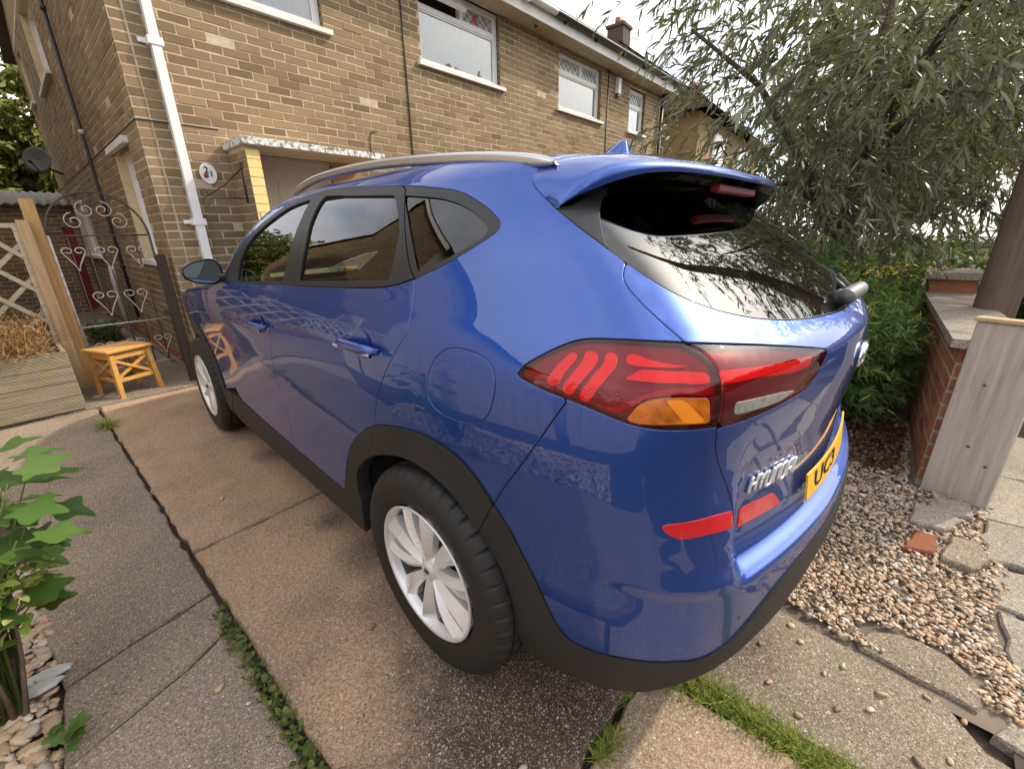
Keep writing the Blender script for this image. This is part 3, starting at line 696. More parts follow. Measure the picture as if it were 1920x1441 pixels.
# rainwater pipes
b = MB()
dpx = lambda z: .268+(.0)*(z)
b.box(0, 0.0001, 0, .0001, 0, .0001)
b = MB(); wbox(b, front, .225, .293, .12, EAVE-.02, .012, .078); dp = b.build('downpipe', [M['upvc']], houseA)
for z in (1.47, 2.86, 3.9):
    c = MB(); wbox(c, front, .205, .313, z, z+.055, .006, .085); wbox(c, front, .150, .207, z+.012, z+.045, .006, .02); c.build('pipe_clip', [M['upvc']], dp)
b = MB(); b.tube([side.pt(2.62, z, .045) for z in (.35, 1.2, 3.9)], .019, 8); b.tube([side.pt(2.62, 3.9, .045), side.pt(2.60, 4.0, .05), side.pt(2.5, 4.3, .05)], .021, 8); bp = b.build('soil_pipe', [M['black_pipe']], houseA)
for z in (1.0, 2.55, 3.75): c = MB(); c.tube([side.pt(2.62, z, .045), side.pt(2.62, z+.045, .045)], .026, 8); c.build('pipe_clip', [M['old_white'] if z == 2.55 else M['black_pipe']], bp)
b = MB(); b.tube([side.pt(3.35, 1.0, .08), side.pt(3.4, .8, .09), side.pt(3.45, .15, .09)], .035, 8); b.build('waste_pipe', [M['old_white']], houseA)
b = MB(); b.tube([side.pt(3.1, 4.36, .07), side.pt(3.1, 4.6, .07)], .06, 8); b.build('pipe_hopper', [M['black_pipe']], houseA)
# cables down the wall
b = MB(); b.tube([front.pt(2.79, EAVE, .012), front.pt(2.80, 3.2, .012), front.pt(2.795, 2.2, .012), front.pt(2.80, 1.2, .012)], .009, 5); b.build('cable', [M['black_pipe']], houseA)
b = MB(); b.tube([front.pt(2.30, 2.52, .01), front.pt(2.22, 2.5, .012), front.pt(2.19, 2.42, .012), front.pt(2.19, 2.22, .012)], .005, 5); b.build('cable', [M['black_pipe']], houseA)
b = MB(); b.tube([front.pt(7.57, EAVE, .012), front.pt(7.57, .5, .012)], .010, 5); b.build('cable', [M['black_pipe']], houseB)
b = MB(); wbox(b, front, 7.86, 7.97, 3.93, 4.19, .0, .075); al = b.build('alarm_box', [M['upvc']], houseB)
b = MB(); wbox(b, front, 7.865, 7.965, 3.875, 3.928, .0, .07); b.build('alarm_lens', [simple('alarm_lens', (.14, .04, .035), .3)], al)
b = MB(); b.tube([front.pt(9.93, EAVE-.05, .06), front.pt(9.93, .3, .06)], .04, 8); b.tube([front.pt(9.93, EAVE-.05, .06), front.pt(9.9, EAVE+.1, .33)], .04, 8); b.build('downpipe', [M['black_pipe']], houseB)
b = MB(); b.tube([front.pt(5.06, EAVE-.02, .20), front.pt(5.08, EAVE-.05, .20), front.pt(5.10, EAVE-.03, .22)], .014, 6); b.build('soffit_hook', [M['black_pipe']], houseA)
# house number plaque: oval, numerals 2 1 and a small flower
pl = empty('house_number_plaque', tuple(front.pt(.44, 1.92, .012)), 0, 'white oval plaque with the number 21 and a small flower on the brick wall', 'house number')
def at0(o, root): o.parent = root; o.matrix_parent_inverse = Matrix.Translation(-root.location); return o
b = MB(); n = 32
ring = lambda r1_, r2_, o: [front.pt(.44+r1_*math.cos(2*math.pi*i/n), 1.92+r2_*math.sin(2*math.pi*i/n), o) for i in range(n)]
V = ring(.070, .089, .0)+ring(.070, .089, .012)+ring(.063, .082, .018)+ring(.060, .079, .016)
b.add(V, [(j*n+i, j*n+(i+1) % n, (j+1)*n+(i+1) % n, (j+1)*n+i) for j in range(3) for i in range(n)]+[tuple(range(3*n, 4*n))], smooth=False)
at0(b.build('plaque', [M['upvc']]), pl)
def text_mesh(name, txt, O, A, U, h, mat, th=.002):
    cu = bpy.data.curves.new(name, 'FONT'); cu.body = txt; cu.size = 1; cu.resolution_u = 2; cu.extrude = .01; cu.offset = .012
    tmp = bpy.data.objects.new(name, cu); COL.objects.link(tmp); bpy.context.view_layer.update()
    me = bpy.data.meshes.new_from_object(tmp); bpy.data.objects.remove(tmp); bpy.data.curves.remove(cu)
    co = np.array([v.co[:] for v in me.vertices]); mn, mxx = co.min(0), co.max(0); s_ = h/(mxx[1]-mn[1]); N_ = A.cross(U)
    for v in me.vertices: v.co = O+A*((v.co.x-(mn[0]+mxx[0])/2)*s_)+U*((v.co.y-(mn[1]+mxx[1])/2)*s_)+N_*(v.co.z*th/.01)
    return obj(name, me, [mat])
Zu = Vector((0, 0, 1))
at0(text_mesh('numeral', '2', front.pt(.425, 1.952, .0185), dF, Zu, .056, M['black_pipe']), pl); at0(text_mesh('numeral', '1', front.pt(.461, 1.922, .0185), dF, Zu, .052, M['black_pipe']), pl)
b = MB()
for i in range(6):
    a = i*math.pi/3; b.add([front.pt(.415+.012*math.cos(a)+.010*math.cos(t2), 1.90+.012*math.sin(a)+.010*math.sin(t2), .0185) for t2 in np.linspace(0, 2*math.pi, 9)[:-1]], [tuple(range(8))])
at0(b.build('painted_flower', [simple('flower_red', (.32, .05, .05), .5)]), pl)
# hanging-basket bracket
bk = empty('hanging_basket_bracket', tuple(pw.pt(.30, 1.9, .01)), 0, 'black iron hanging basket bracket with scroll end, fixed to the porch pier', 'bracket')
b = MB(); q = lambda u, z, o=.02: front.pt(.62, z, .28)-dF*u
b.tube([front.pt(.630, 2.0, .30), front.pt(.630, 1.66, .30)], .008, 6)
at0(b.build('back_bar', [M['black_pipe']]), bk)
b = MB(); b.tube([front.pt(.628, 1.95, .30), front.pt(.46, 1.80, .30), front.pt(.30, 1.70, .30)], .006, 6); b.tube([front.pt(.628, 1.70, .30), front.pt(.32, 1.69, .30)], .006, 6)
at0(b.build('arm', [M['black_pipe']]), bk)
b = MB()
for sg in (1, -1):
    b.tube([front.pt(.30+.0-.035*math.sin(a)*(1-a/9), 1.695+sg*(.04-.04*math.cos(a)*(1-a/9)), .30) for a in np.linspace(0, 5.2, 18)], .005, 6)
at0(b.build('scroll', [M['black_pipe']]), bk)
# satellite dish on the far end of the side wall
ds = empty('satellite_dish', tuple(side.pt(6.3, 2.65, .24)), 0, 'dark grey satellite dish on the side wall of the end terrace house', 'satellite dish')
b = MB(); n = 28; cen = side.pt(6.3, 2.65, .26); ax = Vector((-.45, -.86, .22)).normalized(); e1 = ax.cross(Zu).normalized(); e2 = e1.cross(ax)
V = []
for k in range(6):
    r_ = .19*k/5
    for i in range(n): a = 2*math.pi*i/n; V.append(cen+e1*(r_*math.cos(a))+e2*(r_*1.08*math.sin(a))+ax*(.9*r_*r_))
b.add(V, [(k*n+i, k*n+(i+1) % n, (k+1)*n+(i+1) % n, (k+1)*n+i) for k in range(5) for i in range(n)], smooth=True); o = at0(b.build('reflector', [M['dish']]), ds)
o.modifiers.new('solidify', 'SOLIDIFY').thickness = .006
b = MB(); b.tube([side.pt(6.3, 2.45, .0), side.pt(6.3, 2.5, .12), side.pt(6.3, 2.62, .24)], .018, 8); at0(b.build('mount', [M['black_pipe']]), ds)
b = MB(); b.tube([cen-e2*.19, cen-e2*.10+ax*.22], .010, 6); b.tube([cen-e2*.11+ax*.19, cen-e2*.09+ax*.25], .020, 8); at0(b.build('feed_arm', [M['black_pipe']]), ds)
# parts were built in world space: keep them there under the house empties
for h in (houseA, houseB):
    inv = Matrix.Translation(-h.location)
    for c in h.children: c.matrix_parent_inverse = inv
# ---------------------------------------------------------------- stool
st = empty('stool', (-1.235, 4.335, 0), R(24), 'small varnished wooden stool with crossed side braces, standing before the iron gate', 'stool')
S = .345
b = MB(); b.box(-S/2-.012, S/2+.012, -S/2-.012, S/2+.012, .408, .432, bev=.005); b.build('seat', [M['stool_wood']], st)
for sx in (-1, 1):
    for sy in (-1, 1):
        b = MB(); x, y = sx*(S/2-.028), sy*(S/2-.028); k = .018
        V = [(x+dx_*k+sx*.020*(1-z/.408), y+dy_*k+sy*.020*(1-z/.408), z) for z in (0, .408) for dx_, dy_ in ((-1, -1), (1, -1), (1, 1), (-1, 1))]
        b.add(V, [(3, 2, 1, 0), (4, 5, 6, 7), (0, 1, 5, 4), (1, 2, 6, 5), (2, 3, 7, 6), (3, 0, 4, 7)]); b.build('leg', [M['stool_wood']], st)
h = S/2-.028
for i, (ax, sg) in enumerate((('x', -1), ('x', 1), ('y', -1), ('y', 1))):
    b = MB(); 
    if ax == 'x': b.box(-h+.018, h-.018, sg*h-.010, sg*h+.010, .345, .406)
    else: b.box(sg*h-.010, sg*h+.010, -h+.018, h-.018, .345, .406)
    b.build('apron', [M['stool_wood']], st)
    b = MB(); z = .14
    if ax == 'x': b.box(-h+.01, h-.01, sg*(h+.008)-.009, sg*(h+.008)+.009, z, z+.032)
    else: b.box(sg*(h+.008)-.009, sg*(h+.008)+.009, -h+.01, h-.01, z, z+.032)
    b.build('rail', [M['stool_wood']], st)
    for d in (1, -1):
        if ax == 'x': A_, B_ = Vector((-h*d, sg*h, .172)), Vector((h*d, sg*h, .345))
        else: A_, B_ = Vector((sg*h, -h*d, .172)), Vector((sg*h, h*d, .345))
        b = MB(); v = (B_-A_); Mt = Matrix.Translation(A_+Vector((0, .004*d, 0)) if ax == 'x' else A_+Vector((.004*d, 0, 0))) @ v.to_track_quat('X', 'Z').to_matrix().to_4x4()
        b.box(0.01, v.length-.01, -.008, .008, -.012, .012, M=Mt); b.build('brace', [M['stool_wood']], st)

# ---------------------------------------------------------------- posts, trellis and raised bed on the left
def post(name, x0, x1, y0, y1, z, mat, label, lean=0.):
    b = MB(); b.box(x0, x1, y0, y1, -.1, z, bev=.006); o = b.build(name, [mat]); return tag(o, label, 'post')
post('gate_post', -1.525, -1.43, 4.84, 4.935, 1.70, M['new_wood'], 'tall orange new timber post at the left end of the iron gate')
post('fence_post', -1.585, -1.505, 4.74, 4.82, 1.525, M['pale_wood'], 'shorter pale timber post carrying the trellis, against the tall orange post')
post('gate_post', -.785, -.715, 4.22, 4.29, 1.22, M['dark_wood'], 'dark stained timber post against the corner of the house, behind the car mirror')
tr = empty('trellis', (-1.6, 4.78, 0), 0, 'pale diamond trellis panel fixed beside the timber posts behind the raised bed', 'trellis', 'trellis panels along the left boundary')
def trellis(root, w, z0, z1, slat=.030, pitch=.19, mat=None, ang=45):
    """panel running from 0 to -w along local x"""
    mat = mat or M['trellis_wood']
    for (p, q, r0, r1) in ((0, -w, z1-.035, z1), (0, -w, z0, z0+.035)):
        b = MB(); b.box(q, p, -.018, .018, r0, r1); b.build('rail', [mat], root)
    for x in (0, -w): b = MB(); b.box(x-.018, x+.018, -.019, .019, z0, z1); b.build('stile', [mat], root)
    H_ = z1-z0
    for sg in (1, -1):
        c = -w-H_
        while c < H_:
            # line x = -w.. : z = z0 + sg*(x - c0)
            pts = []
            for k in range(0, 101):
                x = -w+w*k/100; z = z0+(x-c) if sg > 0 else z0+(-(x+w)-c)
                if z0 <= z <= z1: pts.append((x, z))
            if len(pts) > 3:
                A_, B_ = Vector((pts[0][0], sg*.008, pts[0][1])), Vector((pts[-1][0], sg*.008, pts[-1][1])); v = B_-A_
                Mt = Matrix.Translation(A_) @ v.to_track_quat('X', 'Z').to_matrix().to_4x4(); b = MB(); b.box(0, v.length, -.006, .006, -slat/2, slat/2, M=Mt); b.build('slat', [mat], root)
            c += pitch*math.sqrt(2)
trellis(tr, 1.25, .45, 1.50, .034, .20); tr.rotation_euler = (0, 0, R(-3))
bed = empty('raised_bed', (-1.56, 4.02, 0), R(3), 'raised garden bed of grooved decking boards holding dry orange plants', 'planter')
for i in range(4):
    b = MB(); z0, z1 = .012+i*.124, .012+i*.124+.119; w = 1.6; n = 11; V = []
    pro = []
    for k in range(n*2+1):
        zz = z0+(z1-z0)*k/(n*2); pro.append((zz, 0.0 if k % 2 == 0 else .006))
    for x in (-w, 0): V += [(x, d-.0, zz) for zz, d in pro]+[(x, .03, z1), (x, .03, z0)]
    m = len(pro)+2
    b.add(V, [(k, k+1, m+k+1, m+k) for k in range(m-1)]+[(m-1, 0, m, 2*m-1), tuple(range(m-1, -1, -1)), tuple(range(m, 2*m))]); b.build('board', [M['deck_wood']], bed)
for i in range(4):
    b = MB(); z0 = .012+i*.124; b.box(-.032, -.002, .032, .78, z0, z0+.119, bev=.004); b.build('board', [M['deck_wood']], bed)
b = MB(); b.box(-1.6, -.034, .034, .80, 0, .47); b.build('soil', [M['soil']], bed)
# dry stalks and seed heads
r_ = np.random.default_rng(3)
def blades(n, base_fn, L, lean, width, tip=.25, seg=3, curl=.5, seed=1, tone=(0, 1)):
    """thin curved blades -> one mesh (verts, quads, tone)"""
    r_ = np.random.default_rng(seed); P = base_fn(r_, n); az = r_.uniform(0, 2*np.pi, n); ln = L[0]+(L[1]-L[0])*r_.random(n); le = lean[0]+(lean[1]-lean[0])*r_.random(n)
    t = np.linspace(0, 1, seg+1); V = np.zeros((n, seg+1, 2, 3)); side_ = np.stack([-np.sin(az), np.cos(az), 0*az], 1); d = np.stack([np.cos(az), np.sin(az), 0*az], 1)
    for k, q in enumerate(t):
        th = le+curl*q*le*1.6; h = ln*(q*np.cos(le*.7+th*.3*q)); o = ln*q*np.sin(th)
        c = P+d*o[:, None]; c[:, 2] += np.maximum(h*np.cos(th*.5), .002)
        w = width*(1-(1-tip)*q) if q < 1 else width*.08
        V[:, k, 0] = c-side_*w/2; V[:, k, 1] = c+side_*w/2
    F = np.array([(2*k, 2*k+1, 2*k+3, 2*k+2) for k in range(seg)]); m = 2*(seg+1)
    F = (F[None]+m*np.arange(n)[:, None, None]).reshape(-1, 4); tn = np.repeat(tone[0]+(tone[1]-tone[0])*r_.random(n), m)
    return V.reshape(-1, 3), F, tn
def stuff(name, parts, mat, label, cat, kind='stuff', smooth=False):
    V = []; F = []; T = []; o = 0
    for v, f, t in parts: V.append(v); F.append(f+o); T.append(t); o += len(v)
    ob = obj(name, fast_mesh(name, np.vstack(V), np.vstack(F), np.concatenate(T)), [mat]); 
    ob['kind'] = kind
    if label: tag(ob, label, cat)
    return ob
def bedpts(r_, n): return np.stack([-1.68-r_.random(n)*.9, 4.10+r_.random(n)*.62, np.full(n, .46)], 1) # bed top
stuff('dry_plants', [blades(1500, bedpts, (.12, .52), (.15, 1.3), .007, seed=4), blades(260, lambda r_, n: np.stack([-1.70-r_.random(n)*.35, 4.06+r_.random(n)*.2, np.full(n, .47)], 1), (.15, .40), (.7, 1.7), .008, seed=5, curl=.9),
      blades(1400, lambda r_, n: np.stack([-1.64-r_.random(n)*.95, 4.12+r_.random(n)*.62, .50+r_.random(n)*.22], 1), (.02, .06), (.2, 1.6), .022, seed=6, tone=(0, .7))], M['straw'], 'dry orange stalks and seed heads drooping over the decking boards', 'dry plants')
# ---------------------------------------------------------------- wrought iron gate
gt = empty('iron_gate', (-1.42, 4.86, 0), 0, 'wrought iron gate with arched top and scrolls between timber post and house', 'gate')
def iron(name, pts, r_, mat='iron'): b = MB(); b.tube(pts, r_, 6); return b.build(name, [M[mat]], gt)
GW = .715
iron('stile', [(0, 0, .10), (0, 0, 1.40)], .011); iron('stile', [(GW, 0, .10), (GW, 0, 1.40)], .011, 'iron_dark')
iron('arch', [(GW/2-GW/2*math.cos(a), 0, 1.40+.375*math.sin(a)) for a in np.linspace(0, math.pi, 25)], .010, 'iron_dark')
for z in (.12, .56, 1.395): iron('rail', [(0, 0, z), (GW, 0, z)], .008, 'iron_dark' if z > 1 else 'iron')
for k in range(1, 6):
    x = GW*k/6; iron('bar', [(x, 0, .12), (x, 0, 1.395 if k % 2 else 1.40)], .006, 'iron_dark')
def spiral(x, z, r0, a0, turns, d=1, sq=1., k=22):
    return [(x+(r0*(1-.82*i/k))*math.cos(a0+d*turns*2*math.pi*i/k), -.012, z+sq*(r0*(1-.82*i/k))*math.sin(a0+d*turns*2*math.pi*i/k)) for i in range(k+1)]
def scroll_heart(x, z, s, mat='iron'):
    """two mirrored S scrolls that make a heart"""
    for d in (1, -1):
        pts = [(x, -.012, z-s*1.0)]+[(x+d*s*q*.62, -.012, z-s*1.0+s*1.25*q**.8) for q in (.25, .5, .75, .92)]
        pts += [(x+d*(s*.30+s*.30*math.cos(a)*(1-.10*a)), -.012, z+s*.30+s*.26*math.sin(a)*(1-.10*a)) for a in np.linspace(0, 5.6, 20)]
        iron('scroll', pts, .0055, mat)
    b = MB(); b.tube([(x, -.014, z-s*1.02), (x, -.014, z-s*.90)], .010, 6); b.build('collar', [M[mat]], gt)
for x in (.13, .36, .59): scroll_heart(x, 1.22, .135); 
for x in (.25, .48): scroll_heart(x, .80, .15)
for x in (.13, .36, .59): scroll_heart(x, .33, .12)
for x, z, d in ((.20, 1.52, 1), (.51, 1.52, -1), (.30, 1.62, 1), (.42, 1.62, -1)): iron('scroll', spiral(x, z, .075, math.pi/2, 1.4, d), .005)
b = MB(); b.box(.66, .73, -.02, .02, .60, .64); b.build('latch', [M['iron_dark']], gt)

# ---------------------------------------------------------------- outhouse behind the gate
oh = empty('outhouse', (-1.05, 10.9, 0), 0, 'low brick outhouse with corrugated roof and red door at the end of the side path', 'outbuilding')
ow = Wall((-4.6, 10.9, 0), (1, 0, 0), (0, -1, 0)); oh.location = (0, 0, 0)
od = [(3.46, 3.62, .08, 1.60)]
wall_sheet('wall', ow, 0, 3.75, -.05, 1.98, od, oh, M['mortar']); bricks_stuff('brickwork', ow, lay(0, 3.75, .02, 1.96, od), M['brick'], oh, seed=31)
b = MB(); wbox(b, ow, 3.46, 3.62, .08, 1.60, -.05, -.02); d_ = b.build('door', [M['red_door']], oh)
b = MB(); n = 64; V = []
for i in range(n+1):
    x = -.15+4.05*i/n; 
    for (y, z) in ((.22, 1.97), (-2.4, 2.35)): V.append(ow.pt(x, z+.018*math.cos(i*math.pi/1.0), y))
b.add(V, [(2*i, 2*i+2, 2*i+3, 2*i+1) for i in range(n)]); o = b.build('corrugated_roof', [M['corr']], oh); o.modifiers.new('solidify', 'SOLIDIFY').thickness = .012

# ---------------------------------------------------------------- garden wall, gate board, pole on the right
wd = Vector((1, .078, 0)).normalized(); wn = Vector((-.078, 1, 0)).normalized()
gw_o = Vector((1.56, -1.135, 0))
gw = Wall(gw_o, wd, wn)
gwall = empty('garden_wall', (0, 0, 0), 0, 'low red brick garden wall with stone coping running away behind the grey board', 'wall')
wb = [brick_mesh(seed=40+i) for i in range(4)]
for me in wb: me.materials.append(M['red_brick'])
core = MB(); wbox(core, gw, .0, 3.2, -.1, .775, -.215, 0); core.build('wall_core', [M['mortar_pale']], gwall)
rw = lay(.0, 3.2, .02, .77, [], off=.05); rw2 = single_bricks(gw, rw, wb, gwall, 90, lambda x, y, u, z: True, .004); bricks_stuff('brickwork', gw, rw2, M['red_brick_t'], gwall, seed=41)
ge = Wall(gw.pt(0, 0, 0), -wn, -wd); bricks_stuff('brickwork', ge, lay(0, .215, .02, .77, []), M['red_brick_t'], gwall, seed=42)
for i, (a, c) in enumerate(((-.05, .62), (.63, 1.30), (1.31, 2.02), (2.03, 2.62))):
    b = MB(); z0, z1 = .778, .822
    V = [gw.pt(u, z, o) for o in (-.265, .045) for z in (z0, z1) for u in (a, c)]
    b.add(V, [(0, 1, 3, 2), (4, 6, 7, 5), (0, 4, 5, 1), (2, 3, 7, 6), (0, 2, 6, 4), (1, 5, 7, 3)]); o = b.build('coping_stone', [M['flag']], gwall)
b = MB(); wbox(b, gw, 2.05, 2.50, .0, .93, -.26, .02); b.build('pier', [M['red_brick_t']], gwall)
b = MB(); wbox(b, gw, 2.00, 2.55, .932, .985, -.31, .07); b.build('coping_stone', [M['flag']], gwall)
bd = empty('gate_board', (1.53, -1.16, 0), R(-104), 'wide upright weathered grey board with a pale cap at the end of the brick wall', 'board')
b = MB(); b.box(0, .255, -.022, .022, -.05, .915, bev=.004); b.build('board', [M['grey_wood']], bd)
b = MB(); b.box(-.008, .30, -.034, .034, .917, .937, bev=.004); b.build('cap', [M['pale_wood']], bd)
for z, x in ((.30, .12), (.62, .10), (.22, .20)): b = MB(); b.tube([(x, -.024, z), (x, -.0225, z)], .007, 10); b.build('screw_head', [M['iron_dark']], bd)
b = MB(); pts = [(2.80, -1.30, -.2), (2.80, -1.30, .8), (2.80, -1.30, 3), (2.80, -1.30, 9)]; b.tube(pts, .112, 20, r1=.09); pole = b.build('telegraph_pole', [M['pole_wood']])
tag(pole, 'brown timber telegraph pole rising behind the garden wall at the right', 'pole')

# ---------------------------------------------------------------- gravel, loose stones
def pebbles(n, fn, size, seed, sub=0, flat=.55, z=0.):
    r_ = np.random.default_rng(seed)
    bm = bmesh.new(); bmesh.ops.create_icosphere(bm, subdivisions=sub+1, radius=1); bv = np.array([v.co[:] for v in bm.verts]); bf = np.array([[v.index for v in f.verts] for f in bm.faces]); bm.free()
    P = fn(r_, n); n = len(P); s = size[0]+(size[1]-size[0])*r_.random(n)**2.2
    sc = np.stack([s*(1+.5*r_.random(n)), s*(.7+.35*r_.random(n)), s*(flat*.75+.4*flat*r_.random(n))], 1)
    V = bv[None]*(1+.16*r_.normal(size=(n, len(bv), 1))).clip(.6, 1.4)*sc[:, None]
    a = r_.uniform(0, 2*np.pi, n); t_ = r_.normal(0, .30, n)
    y_, z_ = V[:, :, 1]*np.cos(t_)[:, None]-V[:, :, 2]*np.sin(t_)[:, None], V[:, :, 1]*np.sin(t_)[:, None]+V[:, :, 2]*np.cos(t_)[:, None]
    x_ = V[:, :, 0]; V = np.stack([x_*np.cos(a)[:, None]-y_*np.sin(a)[:, None], x_*np.sin(a)[:, None]+y_*np.cos(a)[:, None], z_], 2)+P[:, None]
    F = (bf[None]+len(bv)*np.arange(n)[:, None, None]).reshape(-1, 3); return V.reshape(-1, 3), F, np.repeat(r_.random(n), len(bv))
def smooth_all(o): o.data.polygons.foreach_set('use_smooth', [True]*len(o.data.polygons)); return o
def gravel_pts(r_, n):
    x = .075+r_.random(n*2)**1.25*2.5; y = -1.47+r_.random(n*2)*1.60
    k = (y > -1.41-.03*np.sin(x*9)-.05*(x < .34)) & ((x > .12+.02*np.sin(y*14)) | (y > -.60)) & ~((x > 1.48) & (y < -1.10)) & (x > .08)
    lens = ((x-.19)/.075)**2+((y+1.19)/.16)**2 < 1
    k &= ~lens
    x, y = x[k][:n], y[k][:n]; return np.stack([x, y, -.006+.010*r_.random(len(x))+.012*np.exp(-((y+.8)/.5)**2)], 1)
g = smooth_all(stuff('gravel', [pebbles(24000, gravel_pts, (.0045, .0125), 51, 0)], M['pebble'], 'pale mixed pebble gravel on the ground behind the car', 'gravel'))
b = MB(); b.add([(-.20, -2.6, -.016), (3.2, -2.6, -.016), (3.2, -1.40, -.016), (-.20, -1.40, -.016)], [(0, 1, 2, 3)]); b.build('path_soil', [M['soil']], path)
b = MB(); b.add([(.03, -1.45, -.012), (3.2, -1.45, -.012), (3.2, .8, -.012), (.03, .8, -.012)], [(0, 1, 2, 3)]); struct(b.build('gravel_base', [M['earth']]))
b = MB(); b.add([(-3.2, -3, -.030), (-1.79, -3, -.030), (-1.84, 1.2, -.030), (-2.0, 2.6, -.030), (-2.6, 4.0, -.030), (-3.2, 4.0, -.030)], [(0, 1, 2, 3, 4, 5)]); struct(b.build('bed_soil', [M['soil']]))
def bed_pts(r_, n):
    y = -.6+r_.random(n)*2.3; x = -1.815-.02*np.maximum(0, y-.6)-r_.random(n)*.42; return np.stack([x, y, -.018+.02*r_.random(n)], 1)
smooth_all(stuff('gravel', [pebbles(3300, bed_pts, (.009, .026), 52, 1, .5)], M['pebble'], 'larger orange and white pebbles in the bed along the left slabs', 'gravel'))
def stray(r_, n):
    x = -.36+r_.random(n)*.42; y = -1.6+r_.random(n)*.95; return np.stack([x, y, np.full(n, .004)], 1)
pos_list = [(-.10, -.98), (-.03, -1.02), (-.14, -1.10), (-.20, -1.03), (-.06, -1.12), (.02, -1.22), (-.22, -1.21), (-.16, -1.27), (-.02, -.90), (.03, -.86), (-.25, -.86), (-.12, -.80), (-.30, -.95), (.0, -1.30), (-1.45, .40), (-1.40, .28), (-1.15, 1.6), (-1.0, .25), (-.95, -.45)]
for i, (x, y) in enumerate(pos_list):
    v, f, t = pebbles(1, lambda r_, n: np.array([[x, y, .005]]), (.008, .014), 60+i, 1, .55)
    o = smooth_all(obj('pebble', fast_mesh('pebble', v, f, t), [M['pebble']])); tag(o, 'loose pebble lying alone on the concrete slabs', 'pebble', 'loose pebbles on the slabs')
lens_poly = [(.090, -1.05), (.12, -1.035), (.20, -1.07), (.245, -1.13), (.262, -1.20), (.25, -1.27), (.20, -1.325), (.13, -1.35), (.070, -1.33), (.075, -1.20)]
o = slab(lens_poly, M['conc_pale'], None, th=.05, seed=33, name='concrete_piece', dz=.003); tag(o, 'broken curved piece of pale concrete between slab and gravel', 'concrete piece')
for i, (poly, lab, dz, mt) in enumerate([([(1.05, -1.13), (1.25, -1.14), (1.28, -1.25), (1.20, -1.31), (1.06, -1.25)], 'flat mossy stone nearest the foot of the grey board', .030, 'flag'),
        ([(1.22, -1.19), (1.42, -1.22), (1.42, -1.34), (1.27, -1.35)], 'flat ochre stone between the mossy stone and the path', .026, 'flag'),
        ([(.80, -1.24), (1.02, -1.27), (1.06, -1.37), (.90, -1.39), (.80, -1.33)], 'flat sandy stone with orange edge at the path side of the gravel', .032, 'conc_pale'),
        ([(.80, -1.12), (1.0, -1.15), (1.0, -1.23), (.84, -1.22)], 'red brown broken brick half buried in the gravel', .020, 'red_brick_t')]):
    o = slab(poly, M[mt], None, th=.06, seed=70+i, jit=.006, name='flat_stone', step=.03, dz=dz); tag(o, lab, 'stone')
# slate pieces in the left bed
for i, (x, y, a, s_) in enumerate([(-1.845, .865, .3, .040), (-1.815, .85, 1.2, .034), (-1.84, .80, .1, .036)]):
    r_ = random.Random(i); P = [(x+s_*(1+.3*r_.random())*math.cos(t+a)*1.2, y+s_*(.6+.3*r_.random())*math.sin(t+a)) for t in np.linspace(0, 2*math.pi, 8)[:-1]]
    o = slab(P, M['slate'], None, z=.018+.006*i, th=.012, seed=80+i, jit=.001, name='slate_piece', step=.05); tag(o, ['long pale slate flake at the edge of the left pebble bed', 'smaller blue grey slate flake touching the left slab', 'white slate flake lying nearest the camera of the three'][i], 'stone')

# ---------------------------------------------------------------- grass strip, weeds
def gr_pts(r_, n):
    t = r_.random(n); y = -.585-1.1*t; x = -.425+.07*t+.08*t*t+.012*np.sin(t*11)+r_.normal(0, .020+.020*np.exp(-((t-.05)/.10)**2), n); return np.stack([x, y, np.full(n, -.02)], 1)
stuff('grass', [blades(6200, gr_pts, (.025, .070), (.15, 1.2), .0038, seed=7), blades(420, lambda r_, n: np.stack([-.60+.17*r_.random(n), -.565+r_.normal(0, .014, n), np.full(n, -.02)], 1), (.02, .055), (.6, 1.5), .003, seed=77, tone=(.5, 1)), blades(700, gr_pts, (.03, .075), (.6, 1.5), .003, seed=8, tone=(.8, 1))], M['grass'], 'green grass strip growing in the joint between slabs behind the car', 'grass')
stuff('grass', [blades(320, lambda r_, n: np.stack([-.69-r_.random(n)*.11, -.585+r_.normal(0, .009, n), np.full(n, -.01)], 1), (.02, .05), (.2, 1.2), .003, seed=9)], M['grass'], 'small grass tuft in the slab joint at the bottom of the picture', 'grass')
tf = stuff('grass_tuft', [blades(110, lambda r_, n: np.stack([-1.475+r_.normal(0, .012, n), 3.40+r_.normal(0, .05, n), np.full(n, 0)], 1), (.06, .22), (.4, 1.7), .006, seed=10, tone=(.3, 1))], M['grass'], 'lone tuft of yellowing grass in the joint near the raised bed', 'grass tuft', 'thing')
def rosette(fn, n, ln, wd, seed):
    """small round weed leaves"""
    r_ = np.random.default_rng(seed); P = fn(r_, n); az = r_.uniform(0, 2*np.pi, n); el = r_.uniform(.1, 1.1, n); L = ln[0]+(ln[1]-ln[0])*r_.random(n)
    d = np.stack([np.cos(az)*np.cos(el), np.sin(az)*np.cos(el), np.sin(el)], 1); s_ = np.stack([-np.sin(az), np.cos(az), 0*az], 1); up = np.cross(d, s_)
    shape = [(0, .08), (.3, .9), (.6, 1.), (.85, .6), (1., .0)]; V = []
    for q, w in shape:
        c = P+d*(L*q)[:, None]+up*(.10*L*np.sin(np.pi*q))[:, None]; V.append(np.stack([c-s_*(L*wd*w)[:, None], c+s_*(L*wd*w)[:, None]], 1))
    V = np.stack(V, 1); m = 10; F = np.array([(2*k, 2*k+1, 2*k+3, 2*k+2) for k in range(4)]); F = (F[None]+m*np.arange(n)[:, None, None]).reshape(-1, 4)
    return V.reshape(-1, 3), F, np.repeat(r_.random(n), m)
